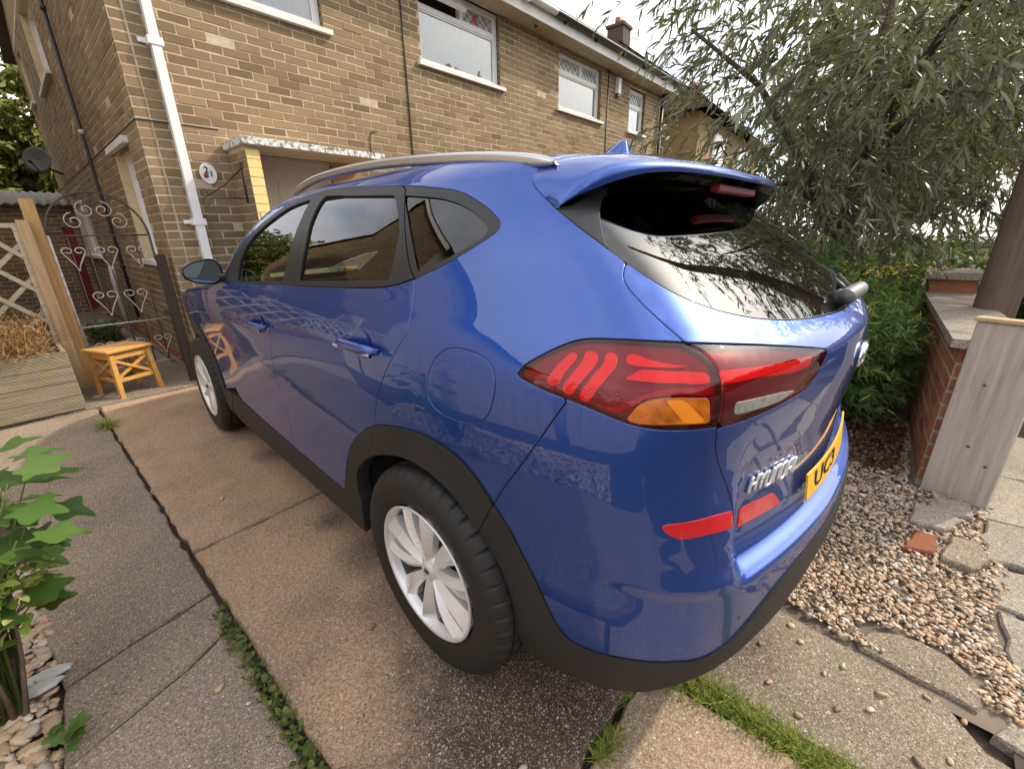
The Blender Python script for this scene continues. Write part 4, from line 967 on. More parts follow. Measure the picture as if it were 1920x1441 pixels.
def wd_pts(r_, n):
    y = -.25+.98*r_.random(n)**.9; cl = np.round(y*14)/14+r_.normal(0, .012, n); y = np.where(r_.random(n) < .7, cl, y)
    x = -1.50+.0464*(4.06-y)-.024+r_.normal(0, .015, n); return np.stack([x, y, -.025+.05*r_.random(n)], 1)
stuff('weeds', [rosette(wd_pts, 460, (.010, .028), .36, 11), blades(240, wd_pts, (.015, .05), (.3, 1.4), .003, seed=12)], M['weed'], 'small green weeds growing along the open joint of the drive', 'weeds')
stuff('moss', [rosette(lambda r_, n: np.stack([-1.44+.30*r_.random(n), 4.86+.15*r_.random(n), .0+.04*r_.random(n)], 1), 260, (.01, .04), .4, 13), rosette(lambda r_, n: np.stack([-1.35+.35*r_.random(n), 7.2+.5*r_.random(n), .0+.22*r_.random(n)], 1), 500, (.03, .08), .4, 14)], M['bush'], 'low green weeds on the path behind the iron gate', 'weeds')
# ---------------------------------------------------------------- plants at the left edge
def leaf_mesh(name, lobes=5, n=30, cup=.12, seed=0, sharp=.45):
    """a veined, lobed leaf lying along +x, base at the origin, unit length"""
    r_ = random.Random(seed); P = []
    for i in range(n+1):
        a = -math.pi+2*math.pi*i/n
        k = (.5+.5*math.cos(a*lobes/1.0))**1.5 if lobes else 1
        r = (.30+.22*math.cos(a/2)**2)*(1-sharp+sharp*k)*(1+.05*r_.random())
        P.append((.48+r*1.15*math.cos(a), r*1.05*math.sin(a)) if lobes else (.5+.5*math.cos(a), .27*math.sin(a)*(1-.45*math.cos(a))))
    P = P[:-1]; c = (.42, 0); V = [(c[0], 0, -.01)]; m = len(P)
    for s_ in (.5, 1.):
        for (x, y) in P:
            xx, yy = c[0]+(x-c[0])*s_, y*s_; z = cup*(abs(yy)*.9)-.22*(xx-.4)**2+.02*math.sin(9*xx+5*yy); V.append((xx, yy, z))
    F = [(0, 1+i, 1+(i+1) % m) for i in range(m)]+[(1+i, 1+m+i, 1+m+(i+1) % m, 1+(i+1) % m) for i in range(m)]
    me = bpy.data.meshes.new(name); me.from_pydata(V, [], F); me.polygons.foreach_set('use_smooth', [True]*len(F)); me.update(); return me
big = [leaf_mesh('leaf', 5, 60, .15, i, .36) for i in range(4)]; small = [leaf_mesh('leaf', 0, 14, .2, i) for i in range(2)]
for me in big: me.materials.append(M['broad'])
for me in small: me.materials.append(M['lime'])
mp_ = empty('broad_leaved_plant', (-1.90, .78, 0), 0, 'tall plant with large lobed green leaves at the left edge, over the grey slabs', 'plant')
def add_leaf(root, me, p, az, el, roll, s_):
    o = bpy.data.objects.new('leaf', me); o.location = Vector(p)-root.location; o.rotation_mode = 'ZYX'
    o.rotation_euler = (roll, -el, az); o.scale = (s_, s_, s_); link(o, root); return o
LV = [(-1.66, .72, .74, 20, 5, .115), (-1.72, .86, .77, -15, 15, .125), (-1.70, .74, .66, -30, -8, .12), (-1.70, .92, .66, 0, -5, .12), (-1.76, .80, .62, -60, -15, .11), (-1.74, .98, .62, 35, 0, .12), (-1.77, .70, .57, -20, -20, .115),
      (-1.80, .98, .74, 60, 10, .12), (-1.82, .84, .70, -100, 0, .11), (-1.84, .95, .60, 150, 10, .12), (-1.78, .88, .52, 10, -25, .12), (-1.86, .80, .50, -60, -20, .11), (-1.74, 1.06, .55, 20, -10, .12), (-1.90, .92, .45, 180, 5, .12), (-1.80, 1.08, .46, 60, -15, .11), (-1.84, .74, .42, -40, -25, .10), (-1.92, 1.05, .66, 120, 15, .12), (-1.76, .78, .70, 100, 25, .10), (-1.82, .70, .64, -130, 0, .10)]
r_ = random.Random(12)
LV += [(-1.64, .80, .70, 40, -5, .13), (-1.68, .66, .60, -10, -15, .12), (-1.70, 1.02, .70, 10, 5, .13), (-1.78, 1.1, .62, 70, 10, .12), (-1.88, 1.0, .72, 160, 20, .12), (-1.66, .90, .58, -20, -20, .125), (-1.80, .66, .70, -60, 10, .11), (-1.72, .80, .50, -40, -25, .11), (-1.86, .74, .78, -140, 15, .12), (-1.76, .94, .80, 60, 20, .12)]
LV += [(-1.72-.16*r_.random(), .60+.50*r_.random(), .26+.34*r_.random(), r_.uniform(-70, 80), r_.uniform(-30, 25), .085+.03*r_.random()) for _ in range(22)]
for i, (x, y, z, az, el, s_) in enumerate(LV): add_leaf(mp_, big[i % 4], (x-.05, y, z), R(az+r_.uniform(-10, 10)), R(el+r_.uniform(-8, 8)), R(r_.uniform(-25, 25)), s_*1.12)
b = MB()
for i, (x, y, z, az, el, s_) in enumerate(LV):
    p = Vector((x-.05, y, z))-mp_.location; q = Vector((-.02+.01*(i % 5), .02*(i % 4)-.03, .0)); m_ = (p*.55+q*.45)+Vector((-.02, 0, .08)); b.tube([q, m_*.6+q*.4, m_, p], .0055, 5, r1=.0018)
b.build('stalk', [M['weed']], mp_)
sh = empty('variegated_shrub', (-1.88, .74, 0), 0, 'lime green shrub of small leaves on bare woody stems in the pebble bed', 'shrub')
for i in range(150):
    u = r_.random(); a = r_.uniform(0, 2*math.pi); rr = .12*math.sqrt(r_.random())
    p = (-1.83+rr*math.cos(a)*1.0, .80+rr*math.sin(a)*1.1, .36+.14*r_.random()-.3*rr); add_leaf(sh, small[i % 2], p, a+r_.uniform(-.9, .9), r_.uniform(-.5, .8), r_.uniform(-.6, .6), .026+.026*r_.random())
for k, (tx, ty, tz) in enumerate([(-1.80, .80, .42), (-1.84, .88, .40), (-1.90, .70, .38), (-1.98, .80, .34), (-2.02, .66, .30), (-1.94, .60, .28)]):
    b = MB(); q = Vector((-.01*k, .006*k, -.02)); p = Vector((tx, ty, tz))-sh.location; b.tube([q, q*.6+p*.4+Vector((.01, 0, .02)), p], .0085, 7, r1=.004); b.build('stem', [M['stem']], sh)
wl = empty('weed_plant', (-1.795, .52, 0), 0, 'small green weed with broad leaves at the bottom left corner of the slabs', 'weed')
for i in range(11): a = r_.uniform(-1.6, 2.2); add_leaf(wl, big[i % 4], (-1.80+.02*r_.random(), .50+.05*r_.random(), .02+.06*r_.random()), a, r_.uniform(0, .7), r_.uniform(-.4, .4), .035+.03*r_.random())
rw_ = empty('weed_plant', (2.02, -1.47, 0), 0, 'yellow green weed growing at the foot of the grey board beside the path', 'weed')
for i in range(16): a = r_.uniform(0, 6.3); add_leaf(rw_, small[i % 2], (1.86+.05*r_.random(), -1.42+.06*r_.random(), .01+.06*r_.random()), a, r_.uniform(0, 1.0), r_.uniform(-.4, .4), .05+.03*r_.random())
# ---------------------------------------------------------------- trees, shrubs
def leaf_cloud(P, D, L, wd, seed, droop=.2, fold=True):
    """narrow leaves: start points P, directions D -> verts, quads"""
    r_ = np.random.default_rng(seed); n = len(P); D = D/np.linalg.norm(D, axis=1, keepdims=True); up = r_.normal(size=(n, 3)); s_ = np.cross(D, up); s_ /= np.linalg.norm(s_, axis=1, keepdims=True)+1e-9
    Z = np.array([0, 0, -1.]); V = []
    for q, w in ((0, .25), (.35, 1.), (.75, .6), (1., .03)):
        c = P+D*(L*q)[:, None]+Z*(L*droop*q*q)[:, None]; V.append(np.stack([c-s_*(L*wd*w)[:, None], c+s_*(L*wd*w)[:, None]], 1))
    V = np.stack(V, 1); F = np.array([(2*k, 2*k+1, 2*k+3, 2*k+2) for k in range(3)]); F = (F[None]+8*np.arange(n)[:, None, None]).reshape(-1, 4)
    return V.reshape(-1, 3), F
def twigs(A, dirs, L, seed, droop, nl, leafL, wd, spread=.8):
    """drooping shoots with alternate leaves; returns leaf verts/faces/tone and shoot polylines"""
    r_ = np.random.default_rng(seed); n = len(A); P = []; D = []; T = []; lines = []
    for i in range(n):
        d = dirs[i]/np.linalg.norm(dirs[i]); l_ = L[i]; tone = np.clip(r_.normal(.5, .22), 0, 1); q = np.linspace(0, 1, 6)
        line = A[i]+d*(l_*q)[:, None]+np.array([0, 0, -1.])*(l_*droop*q*q)[:, None]; lines.append(line)
        k = max(4, int(nl*l_)); t = r_.random(k)*.95+.05; pos = np.stack([np.interp(t, q, line[:, j]) for j in range(3)], 1)
        tg = d+np.array([0, 0, -1.])*(2*droop*t)[:, None]; tg /= np.linalg.norm(tg, axis=1, keepdims=True)
        dd = tg*.75+r_.normal(size=(k, 3))*spread*.5; P.append(pos); D.append(dd); T.append(np.clip(tone+r_.normal(0, .12, k), 0, 1))
    P, D, T = np.vstack(P), np.vstack(D), np.concatenate(T); Ls = leafL[0]+(leafL[1]-leafL[0])*r_.random(len(P)); V, F = leaf_cloud(P, D, Ls, wd, seed+1); return V, F, np.repeat(T, 8), lines
def crown_pts(r_, n, C, Rd, hollow=.35):
    d = r_.normal(size=(n, 3)); d /= np.linalg.norm(d, axis=1, keepdims=True); rad = (hollow**3+(1-hollow**3)*r_.random(n))**(1/3.); return np.array(C)+d*rad[:, None]*np.array(Rd), d
def shoots_mesh(lines, r, every=1, sides=3):
    b = MB()
    for i, l in enumerate(lines):
        if i % every == 0: b.tube([l[0], l[2], l[4], l[5]], r, sides, caps=False, r1=r*.4)
    return b
# willow in the front garden, its shoots hanging over the car
wil = empty('willow_tree', (3.95, -.28, 0), 0, 'large willow with narrow grey green leaves hanging over the right side of the car', 'tree')
def limb(b, pts, r0, r1, n=9): b.tube(pts, r0, n, r1=r1)
T0 = Vector((0, 0, 0)); b = MB(); limb(b, [(-.10, .0, -.1), (0, 0, .6), (.10, .04, 1.3), (.30, .08, 2.1), (.46, .12, 2.9), (.55, .2, 3.8)], .115, .05, 12); b.build('trunk', [M['bark']], wil)
limbs = [[(.05, .02, 1.0), (-.35, .35, 1.8), (-.85, .75, 2.5), (-1.3, 1.2, 2.9)], [(.25, .06, 1.9), (-.2, -.2, 2.5), (-.7, -.5, 2.9), (-1.2, -.6, 3.0)], [(.3, .08, 2.2), (.6, .7, 2.8), (.7, 1.5, 3.2)], [(.4, .1, 2.6), (.1, .6, 3.3), (-.5, 1.0, 3.8)], [(.3, .1, 2.0), (.3, -.5, 2.5), (-.1, -1.0, 2.9)], [(.1, .05, 1.3), (-.2, .3, 1.6), (-.55, .5, 1.75), (-.8, .55, 1.7)]]
for l in limbs: b = MB(); limb(b, l, .05, .012, 7); b.build('limb', [M['bark']], wil)
r_ = np.random.default_rng(21); o0 = np.array(wil.location)
clusters = []
for (c, rd, n) in (((.2, -.05, 3.0), (1.5, 1.45, 1.3), 380), ((-.25, 1.0, 2.45), (.9, .8, .7), 120), ((-.8, -.35, 2.75), (.9, .75, .7), 190), ((.3, -.8, 2.5), (.95, .7, .9), 150), ((-.35, .45, 1.75), (.85, 1.0, .62), 250), ((.25, .1, 1.5), (.75, .8, .5), 110), ((-1.0, .2, 3.5), (1.2, 1.5, .8), 240), ((.45, -.75, 2.0), (.9, .6, .7), 70), ((.0, -.95, 2.0), (.6, .5, .6), 90), ((.7, -.3, 2.3), (.8, .8, .8), 80)):
    P, d = crown_pts(r_, n, np.array(c)+o0*np.array([1, 1, 0]), rd, .25); clusters.append((P, d))
P = np.vstack([c[0] for c in clusters]); d = np.vstack([c[1] for c in clusters]); n = len(P)
cl = P+d*0; keep = np.array([math.sin(p[0]*3.1+1)*math.sin(p[1]*2.7)*math.sin(p[2]*3.3+.5) for p in P]) > -.24; P, d = P[keep], d[keep]; n = len(P)
dirs = d*np.array([1, 1, .35])+r_.normal(size=(n, 3))*.35; V, F, T, lines = twigs(P, dirs, .30+.40*r_.random(n), 22, .55, 44, (.065, .125), .095)
me = fast_mesh('crown', V-o0, F, T); obj('crown', me, [M['willow']], wil); b = shoots_mesh([l-o0 for l in lines], .0035, 2); o = b.build('shoots', [M['bark']], wil); o['kind'] = 'stuff'
# a few long near shoots hanging before the rest
A = np.array([(2.55, .05, 2.35), (2.65, -.35, 2.45), (2.75, -.6, 2.35), (2.7, .25, 2.0), (3.0, -.75, 2.2), (2.9, .75, 2.9), (2.8, .5, 2.5)])
dd = np.array([(-.5, .1, .1), (-.4, -.3, 0), (-.3, -.4, .1), (-.6, .1, -.2), (-.2, -.5, 0), (-.5, .4, .2), (-.5, .3, .1)])
V, F, T, lines = twigs(A, dd, np.array([.75, .7, .6, .5, .55, .6, .55]), 24, .65, 50, (.09, .14), .11, .55)
obj('hanging_shoots', fast_mesh('hanging_shoots', V-o0, F, np.clip(T+.2, 0, 1)), [M['willow']], wil)['kind'] = 'stuff'; o = shoots_mesh([l-o0 for l in lines], .004, 1, 5).build('shoots', [M['bark']], wil); o['kind'] = 'stuff'
def bush(name, loc, rad, n, leafL, wd, seed, mat, label, cat='shrub', L=(.10, .22), nl=110, droop=.1, hollow=.3, stems=True, group=None, upw=.5):
    root = empty(name, loc, 0, label, cat, group); r_ = np.random.default_rng(seed)
    P, d = crown_pts(r_, n, (0, 0, rad[2]*.92), rad, hollow); k = P[:, 2] > .03; P, d = P[k], d[k]
    V, F, T, lines = twigs(P, d+np.array([0, 0, upw])+r_.normal(size=(len(P), 3))*.45, L[0]+(L[1]-L[0])*r_.random(len(P)), seed+1, droop, nl, leafL, wd, 1.2)
    obj('foliage', fast_mesh('foliage', V, F, T), [mat], root)
    if stems:
        b = MB()
        for i in range(7): a = 2*math.pi*i/7; b.tube([(.03*math.cos(a), .03*math.sin(a), -.05), (rad[0]*.3*math.cos(a), rad[1]*.3*math.sin(a), rad[2]*.7), (rad[0]*.6*math.cos(a), rad[1]*.6*math.sin(a), rad[2]*1.3)], .018, 5, r1=.006)
        b.build('stems', [M['bark']], root)
    return root
bush('feathery_shrub', (2.38, -.55, 0), (.50, .42, .50), 620, (.04, .075), .09, 31, M['bush'], 'dense dark green feathery shrub between the car and the brick wall', nl=150, L=(.08, .20))
bush('feathery_shrub', (2.75, -.15, 0), (.55, .55, .62), 560, (.04, .075), .09, 33, M['bush'], 'taller green shrub right behind the rear wiper of the car', nl=140)
bush('yellow_flowered_shrub', (3.15, .25, 0), (.45, .45, .68), 260, (.035, .06), .2, 35, M['lime_t'] if 'lime_t' in M else M['weed'], 'yellowish shrub with light flowers below the willow trunk', nl=110)
bush('low_hedge', (3.3, -.65, 0), (.55, .35, .55), 330, (.04, .07), .14, 37, M['bush'], 'green shrub with yellow flower heads against the garden wall', nl=120)
yf = rosette(lambda r_, n: np.stack([3.0+.4*r_.normal(size=n)*.4, -.62+.2*r_.normal(size=n), .98+.09*r_.random(n)], 1), 240, (.012, .025), .45, 38)
stuff('flower_heads', [yf], M['yellow_flower'], 'yellow flower heads scattered on the green shrub by the wall', 'flowers')
stuff('ground_cover', [rosette(lambda r_, n: np.stack([1.55+.75*r_.random(n), -1.05+.42*r_.random(n)+.0, .0+.10*r_.random(n)], 1), 2200, (.012, .035), .3, 39), blades(500, lambda r_, n: np.stack([1.5+.8*r_.random(n), -1.05+.45*r_.random(n), np.zeros(n)], 1), (.03, .10), (.4, 1.5), .004, seed=40)], M['redleaf'], 'dark red ground cover plants in front of the green shrub', 'ground cover')
# trees and shrubs further off
def tree(name, loc, H_, crown, n, seed, mat, label, leafL=(.10, .2), wd=.32, trunk=.12, group=None, nl=26):
    root = empty(name, loc, 0, label, 'tree', group); r_ = np.random.default_rng(seed); b = MB(); b.tube([(0, 0, -.1), (.05, 0, H_*.35), (0, .05, H_*.75)], trunk, 8, r1=trunk*.4); b.build('trunk', [M['bark']], root)
    Ps, ds = [], []
    for k in range(9):
        c = np.array([r_.normal(0, crown[0]*.45), r_.normal(0, crown[1]*.45), H_*.62+r_.normal(0, crown[2]*.40)]); P, d = crown_pts(r_, n//9, c, np.array(crown)*(.42+.2*r_.random()), .3); Ps.append(P); ds.append(d)
        b = MB(); b.tube([(0, .02, H_*.35), tuple(c*.6+np.array([0, 0, H_*.22])), tuple(c)], trunk*.4, 6, r1=.01); b.build('limb', [M['bark']], root)
    P, d = np.vstack(Ps), np.vstack(ds); V, F, T, _ = twigs(P, d+r_.normal(size=d.shape)*.6, .25+.35*r_.random(len(P)), seed+1, .3, nl, leafL, wd, 1.3)
    obj('crown', fast_mesh('crown', V, F, T), [mat], root); return root
tree('garden_tree', (-1.9, 18.0, 0), 6.6, (2.3, 2.0, 3.2), 4200, 51, M['far_leaf'], 'sunlit yellow green tree beyond the outhouse, behind the house corner', (.10, .19), .3)
tree('garden_tree', (-7.5, 16.0, 0), 5.5, (2.4, 2.4, 2.6), 1000, 53, M['far_leaf'], 'second green tree further left beyond the outhouse', (.14, .24), .3)
bush('garden_shrub', (5.6, 1.6, 0), (.9, .8, .75), 330, (.07, .12), .22, 57, M['far_leaf'], 'light green shrub in the front garden beyond the car roof spoiler', nl=60)
bush('garden_shrub', (7.2, 2.4, 0), (1.1, .9, .8), 300, (.08, .14), .22, 59, M['far_leaf'], 'yellow green shrub before the far picket fence', nl=55)

tree('garden_tree', (9.0, -.2, 0), 4.6, (1.9, 1.7, 1.9), 1500, 81, M['willow'], 'dark green tree beyond the garden wall, seen under the willow crown', (.10, .18), .26)
bush('garden_shrub', (6.4, -1.0, 0), (.9, .8, .62), 420, (.06, .11), .22, 83, M['bush'], 'dark green shrub in front of the pale rendered wall', nl=70)
CV={
'DLO':[(1.3982,1.1426),(1.2028,1.1505),(0.9458,1.1627),(0.6873,1.1748),(0.5375,1.1794),(0.233,1.1942),(0.0743,1.2042),(-0.0303,1.2114),(-0.1144,1.2225),(-0.19,1.243),(-0.2506,1.2629),(-0.3146,1.2879),(-0.3778,1.3184),(-0.4262,1.3427),(-0.4466,1.3553),(-0.4557,1.3658),(-0.4554,1.3722),(-0.4498,1.3788),(-0.4083,1.4065),(-0.352,1.4306),(-0.2978,1.4505),(-0.2329,1.4621),(-0.072,1.4792),(0.0444,1.4886),(0.1024,1.4938),(0.3758,1.5118),(0.5365,1.5178),(0.7126,1.5203),(0.8809,1.5089),(1.0272,1.4692),(1.1869,1.4044),(1.2774,1.3239),(1.3739,1.2339),(1.4398,1.1767)],
'G_front':[(1.2348,1.1572),(1.2595,1.1939),(1.2677,1.2371),(1.2385,1.3154),(1.189,1.3664),(1.114,1.4085),(1.035,1.4412),(0.9556,1.4674),(0.8685,1.4809),(0.7714,1.4891),(0.7312,1.4191),(0.6965,1.3399),(0.6831,1.2552),(0.6826,1.1871),(0.9073,1.1735)],
'G_rear':[(0.532,1.1971),(0.5413,1.2395),(0.554,1.3061),(0.5892,1.3872),(0.6385,1.4686),(0.6437,1.4901),(0.6394,1.4948),(0.4838,1.4881),(0.2554,1.4743),(0.0626,1.4621),(0.0434,1.449),(0.0039,1.411),(-0.0523,1.3583),(-0.0686,1.2929),(-0.0714,1.2323),(0.1793,1.2166)],
'G_tri':[(0.0391,1.4605),(-0.0569,1.3633),(-0.0981,1.3132),(-0.163,1.2466),(-0.1266,1.2373),(-0.0834,1.2319),(-0.0805,1.2931),(-0.0639,1.3581)],
'G_quarter':[(0.0053,1.4568),(-0.0659,1.4516),(-0.1321,1.4464),(-0.2127,1.4378),(-0.2784,1.4254),(-0.3318,1.4093),(-0.3659,1.3945),(-0.3986,1.3757),(-0.4183,1.3614),(-0.4192,1.3514),(-0.4023,1.3417),(-0.3228,1.3049),(-0.2594,1.2805),(-0.1982,1.2584),(-0.1441,1.3232),(-0.0721,1.3933)],
'B':[(0.6894,1.0828),(0.7867,0.9411),(0.8228,0.8762),(0.8573,0.8181),(0.8611,0.7512),(0.8564,0.69),(0.8349,0.5978),(0.8436,0.509),(0.8573,0.412)],
'B_top':[(0.685,1.1743)],
'pillarB':[(0.7319,1.5127),(0.665,1.4381),(0.6198,1.3534),(0.5857,1.2786),(0.5752,1.2246),(0.566,1.181)],
'R':[(-0.1957,1.2312),(-0.1959,1.2065),(-0.201,1.1822),(-0.2091,1.1497),(-0.2118,1.1207),(-0.1892,1.0863),(-0.1552,1.045),(-0.1176,0.9925),(-0.0877,0.9503),(-0.0586,0.9053),(-0.0292,0.8539),(-0.0041,0.797)],
'R_top':[(-0.1896,1.2414)],
'A':[(0.3459,0.3972),(0.3201,0.453),(0.2947,0.5154),(0.2585,0.5862),(0.2167,0.6434),(0.1513,0.7046),(0.0612,0.7648),(-0.0077,0.7981),(-0.066,0.8179),(-0.1309,0.8324),(-0.1907,0.8423),(-0.2372,0.8469),(-0.2791,0.8458),(-0.3156,0.842),(-0.3492,0.8331),(-0.377,0.8211),(-0.4028,0.8025),(-0.4258,0.7799),(-0.4465,0.7536),(-0.4665,0.7223),(-0.4891,0.6926),(-0.5111,0.6596),(-0.5439,0.5941),(-0.5761,0.5287),(-0.6013,0.4671),(-0.6131,0.4414)],
'I':[(0.1981,0.4287),(0.2102,0.4537),(0.2103,0.4928),(0.2025,0.5322),(0.1749,0.572),(0.1362,0.6108),(0.0833,0.648),(0.0277,0.6791),(-0.0245,0.7003),(-0.0783,0.7178),(-0.124,0.7306),(-0.1699,0.7363),(-0.2117,0.7374),(-0.2491,0.7304),(-0.2838,0.7196),(-0.3146,0.7078),(-0.3415,0.6914),(-0.3635,0.6734),(-0.3828,0.6509),(-0.4,0.626),(-0.417,0.5998),(-0.4371,0.5706),(-0.4568,0.5399),(-0.4731,0.5127),(-0.4874,0.4825),(-0.4999,0.4452),(-0.5106,0.4015),(-0.5184,0.3656),(-0.5232,0.3313)],
'Q':[(-0.6226,1.0365),(-0.6056,1.0009),(-0.5875,0.9626),(-0.5678,0.9203),(-0.5398,0.8593),(-0.5117,0.8065),(-0.4898,0.7615),(-0.4722,0.722)],
'lampT':[(-0.5354,1.0743),(-0.5372,1.0831),(-0.5504,1.0956),(-0.575,1.1133),(-0.5912,1.1243),(-0.6126,1.1376),(-0.6352,1.1495),(-0.651,1.155),(-0.6735,1.1581),(-0.6972,1.1598),(-0.7298,1.1613),(-0.7654,1.1604),(-0.7974,1.158)],
'gap':[(-0.7974,1.158),(-0.8089,1.1523),(-0.8209,1.1457),(-0.8288,1.1378),(-0.8345,1.1281),(-0.8365,1.1184),(-0.8361,1.0999),(-0.8375,1.0847),(-0.8389,1.0685),(-0.838,1.0461),(-0.837,1.031),(-0.8358,1.0144)],
'lampB':[(-0.8358,1.0144),(-0.8128,1.0158),(-0.7917,1.0154),(-0.7718,1.0147),(-0.7535,1.0154),(-0.7328,1.0168),(-0.7178,1.0191),(-0.7034,1.0228),(-0.6845,1.0288),(-0.6625,1.0356),(-0.6431,1.0402),(-0.6224,1.0448),(-0.6004,1.0485),(-0.5769,1.0544),(-0.5516,1.0626),(-0.5388,1.0674)],
'inT':[(-0.8044,1.157),(-0.8391,1.1543),(-0.8887,1.1476),(-0.9427,1.1392),(-1.0141,1.1257),(-1.0798,1.1124),(-1.1381,1.0994)],
'inR':[(-1.1409,1.0892),(-1.1316,1.0795),(-1.1179,1.0709),(-1.1065,1.0571),(-1.092,1.0441),(-1.0742,1.0332),(-1.0531,1.0245),(-1.0263,1.0202),(-1.004,1.0185),(-0.9696,1.0148),(-0.9296,1.0123),(-0.8859,1.0119),(-0.8467,1.0121)],
'T':[(-0.8355,1.0101),(-0.8363,0.9936),(-0.8381,0.9775),(-0.8441,0.955),(-0.8539,0.9306),(-0.8649,0.9053),(-0.8761,0.8802),(-0.8868,0.8532),(-0.8949,0.8268),(-0.9,0.7957)],
'TG':[(-0.7988,1.1596),(-0.7873,1.1734),(-0.7732,1.1898),(-0.7609,1.2051),(-0.7479,1.22),(-0.7376,1.2355),(-0.7309,1.2448),(-0.7264,1.2528),(-0.7239,1.2605),(-0.7237,1.2658),(-0.7256,1.2729),(-0.7302,1.2819),(-0.7347,1.2883)],
'G':[(-0.5975,1.4032),(-0.6262,1.3809),(-0.6562,1.3567),(-0.6815,1.3371),(-0.7051,1.3193),(-0.7202,1.3055),(-0.7347,1.2919),(-0.7538,1.2767),(-0.7722,1.2625),(-0.7904,1.2488),(-0.8088,1.2356),(-0.8322,1.2234),(-0.8571,1.2121),(-0.8967,1.1975),(-0.9414,1.185),(-0.9926,1.1743),(-1.0525,1.1652),(-1.1097,1.1592),(-1.1697,1.1549),(-1.2447,1.1514),(-1.3296,1.1487)],
'seam':[(-0.5975,1.4032),(-0.5791,1.4193),(-0.5592,1.4358),(-0.546,1.4464),(-0.5345,1.4562),(-0.5306,1.4625),(-0.5283,1.4697),(-0.5301,1.4768),(-0.5359,1.4848),(-0.5434,1.4933),(-0.5538,1.5031),(-0.5677,1.5124)],
'Gleft':[(-0.7052,1.3201),(-0.7022,1.3367),(-0.7008,1.3547),(-0.7009,1.3754),(-0.7031,1.3925),(-0.7072,1.4037),(-0.716,1.4175),(-0.7306,1.4322)],
'refl':[(-0.7689,0.811),(-0.7775,0.8125),(-0.7967,0.8169),(-0.8243,0.8197),(-0.8564,0.8195),(-0.8936,0.8142),(-0.8967,0.7764),(-0.8672,0.781),(-0.8442,0.7838),(-0.8205,0.7839),(-0.8023,0.7811),(-0.7936,0.7831),(-0.7862,0.788),(-0.7755,0.7986)],
'refl2':[(-0.953,0.767),(-0.9785,0.7664),(-1.0695,0.7552),(-1.0863,0.7366),(-1.1067,0.7123),(-1.0545,0.7153),(-1.012,0.7185),(-0.9766,0.7227),(-0.953,0.7185)],
'fuel':[(-0.3148,1.0637),(-0.3239,1.073),(-0.3383,1.0873),(-0.3522,1.0963),(-0.3663,1.1009),(-0.3862,1.1025),(-0.4055,1.1024),(-0.4373,1.0995),(-0.4574,1.0959),(-0.4684,1.0914),(-0.4786,1.0814),(-0.4849,1.0696),(-0.488,1.0559),(-0.4887,1.0415),(-0.4852,1.0149),(-0.4786,0.9866),(-0.4727,0.969),(-0.4638,0.9538),(-0.4536,0.9429),(-0.4406,0.935),(-0.4221,0.9296),(-0.3888,0.927),(-0.3531,0.9268),(-0.3255,0.9336),(-0.3036,0.9445),(-0.2937,0.9602),(-0.29,0.9823),(-0.2918,1.0027),(-0.2961,1.0233),(-0.3036,1.044)],
'bar1':[(-0.6364,1.1331),(-0.6396,1.1246),(-0.6304,1.1127),(-0.6161,1.0934),(-0.6047,1.0642),(-0.5957,1.0621),(-0.5846,1.0689),(-0.5951,1.0894),(-0.6099,1.1108),(-0.6247,1.1268)],
'bar2':[(-0.6519,1.1373),(-0.6695,1.1384),(-0.6709,1.1265),(-0.6643,1.1125),(-0.6494,1.0938),(-0.6373,1.0727),(-0.6293,1.0522),(-0.6195,1.0531),(-0.6122,1.0581),(-0.6219,1.0823),(-0.636,1.1031),(-0.6487,1.1216)],
'bar3':[(-0.6838,1.1403),(-0.6976,1.1407),(-0.6996,1.1322),(-0.6957,1.1191),(-0.6824,1.1002),(-0.6694,1.0804),(-0.6597,1.0585),(-0.6535,1.0435),(-0.6456,1.0463),(-0.6389,1.0513),(-0.6492,1.0756),(-0.6625,1.0993),(-0.6786,1.1192)],
'strip1':[(-0.7205,1.1118),(-0.7281,1.1187),(-0.7579,1.1192),(-0.794,1.118),(-0.824,1.1156),(-0.8242,1.0981),(-0.7668,1.1011),(-0.7047,1.1008)],
'strip2':[(-0.8416,1.1165),(-0.881,1.1136),(-0.9375,1.1071),(-1.0182,1.0983),(-1.0976,1.0928),(-1.0844,1.0731),(-1.0186,1.0735),(-0.934,1.0863),(-0.8756,1.0915),(-0.8408,1.0932)],
'strip3':[(-0.7119,1.1392),(-0.7269,1.1433),(-0.7353,1.1375),(-0.76,1.1311),(-0.7958,1.1258),(-0.7242,1.1244),(-0.7104,1.1254)],
'amber':[(-0.7087,1.0285),(-0.7119,1.0359),(-0.7204,1.0539),(-0.7335,1.067),(-0.7535,1.0737),(-0.7887,1.074),(-0.815,1.0724),(-0.8192,1.0276),(-0.7908,1.0289),(-0.7551,1.0272),(-0.7212,1.0252)],
'amber2':[(-0.757,1.0708),(-0.7807,1.0707),(-0.8125,1.0304),(-0.7835,1.0297)],
'revl':[(-0.8618,1.0557),(-0.9201,1.0505),(-0.9683,1.0462),(-1.0201,1.0377),(-0.973,1.0281),(-0.9245,1.0294),(-0.8613,1.0336)],
'lowred':[(-0.729,1.0741),(-0.7425,1.0846),(-0.7776,1.0915),(-0.8249,1.0924),(-0.8273,1.077),(-0.765,1.0787),(-0.7334,1.0717),(-0.7094,1.0484),(-0.6891,1.0351),(-0.6624,1.0426),(-0.6889,1.0434)],
'ledge':[(-0.9224,0.6509),(-0.9342,0.6382),(-0.9451,0.6322),(-0.9662,0.6271),(-1.0298,0.6314),(-1.089,0.6339),(-1.1649,0.6373),(-1.2372,0.6408),(-1.3288,0.6432),(-1.4725,0.6477),(-1.6347,0.6506)],
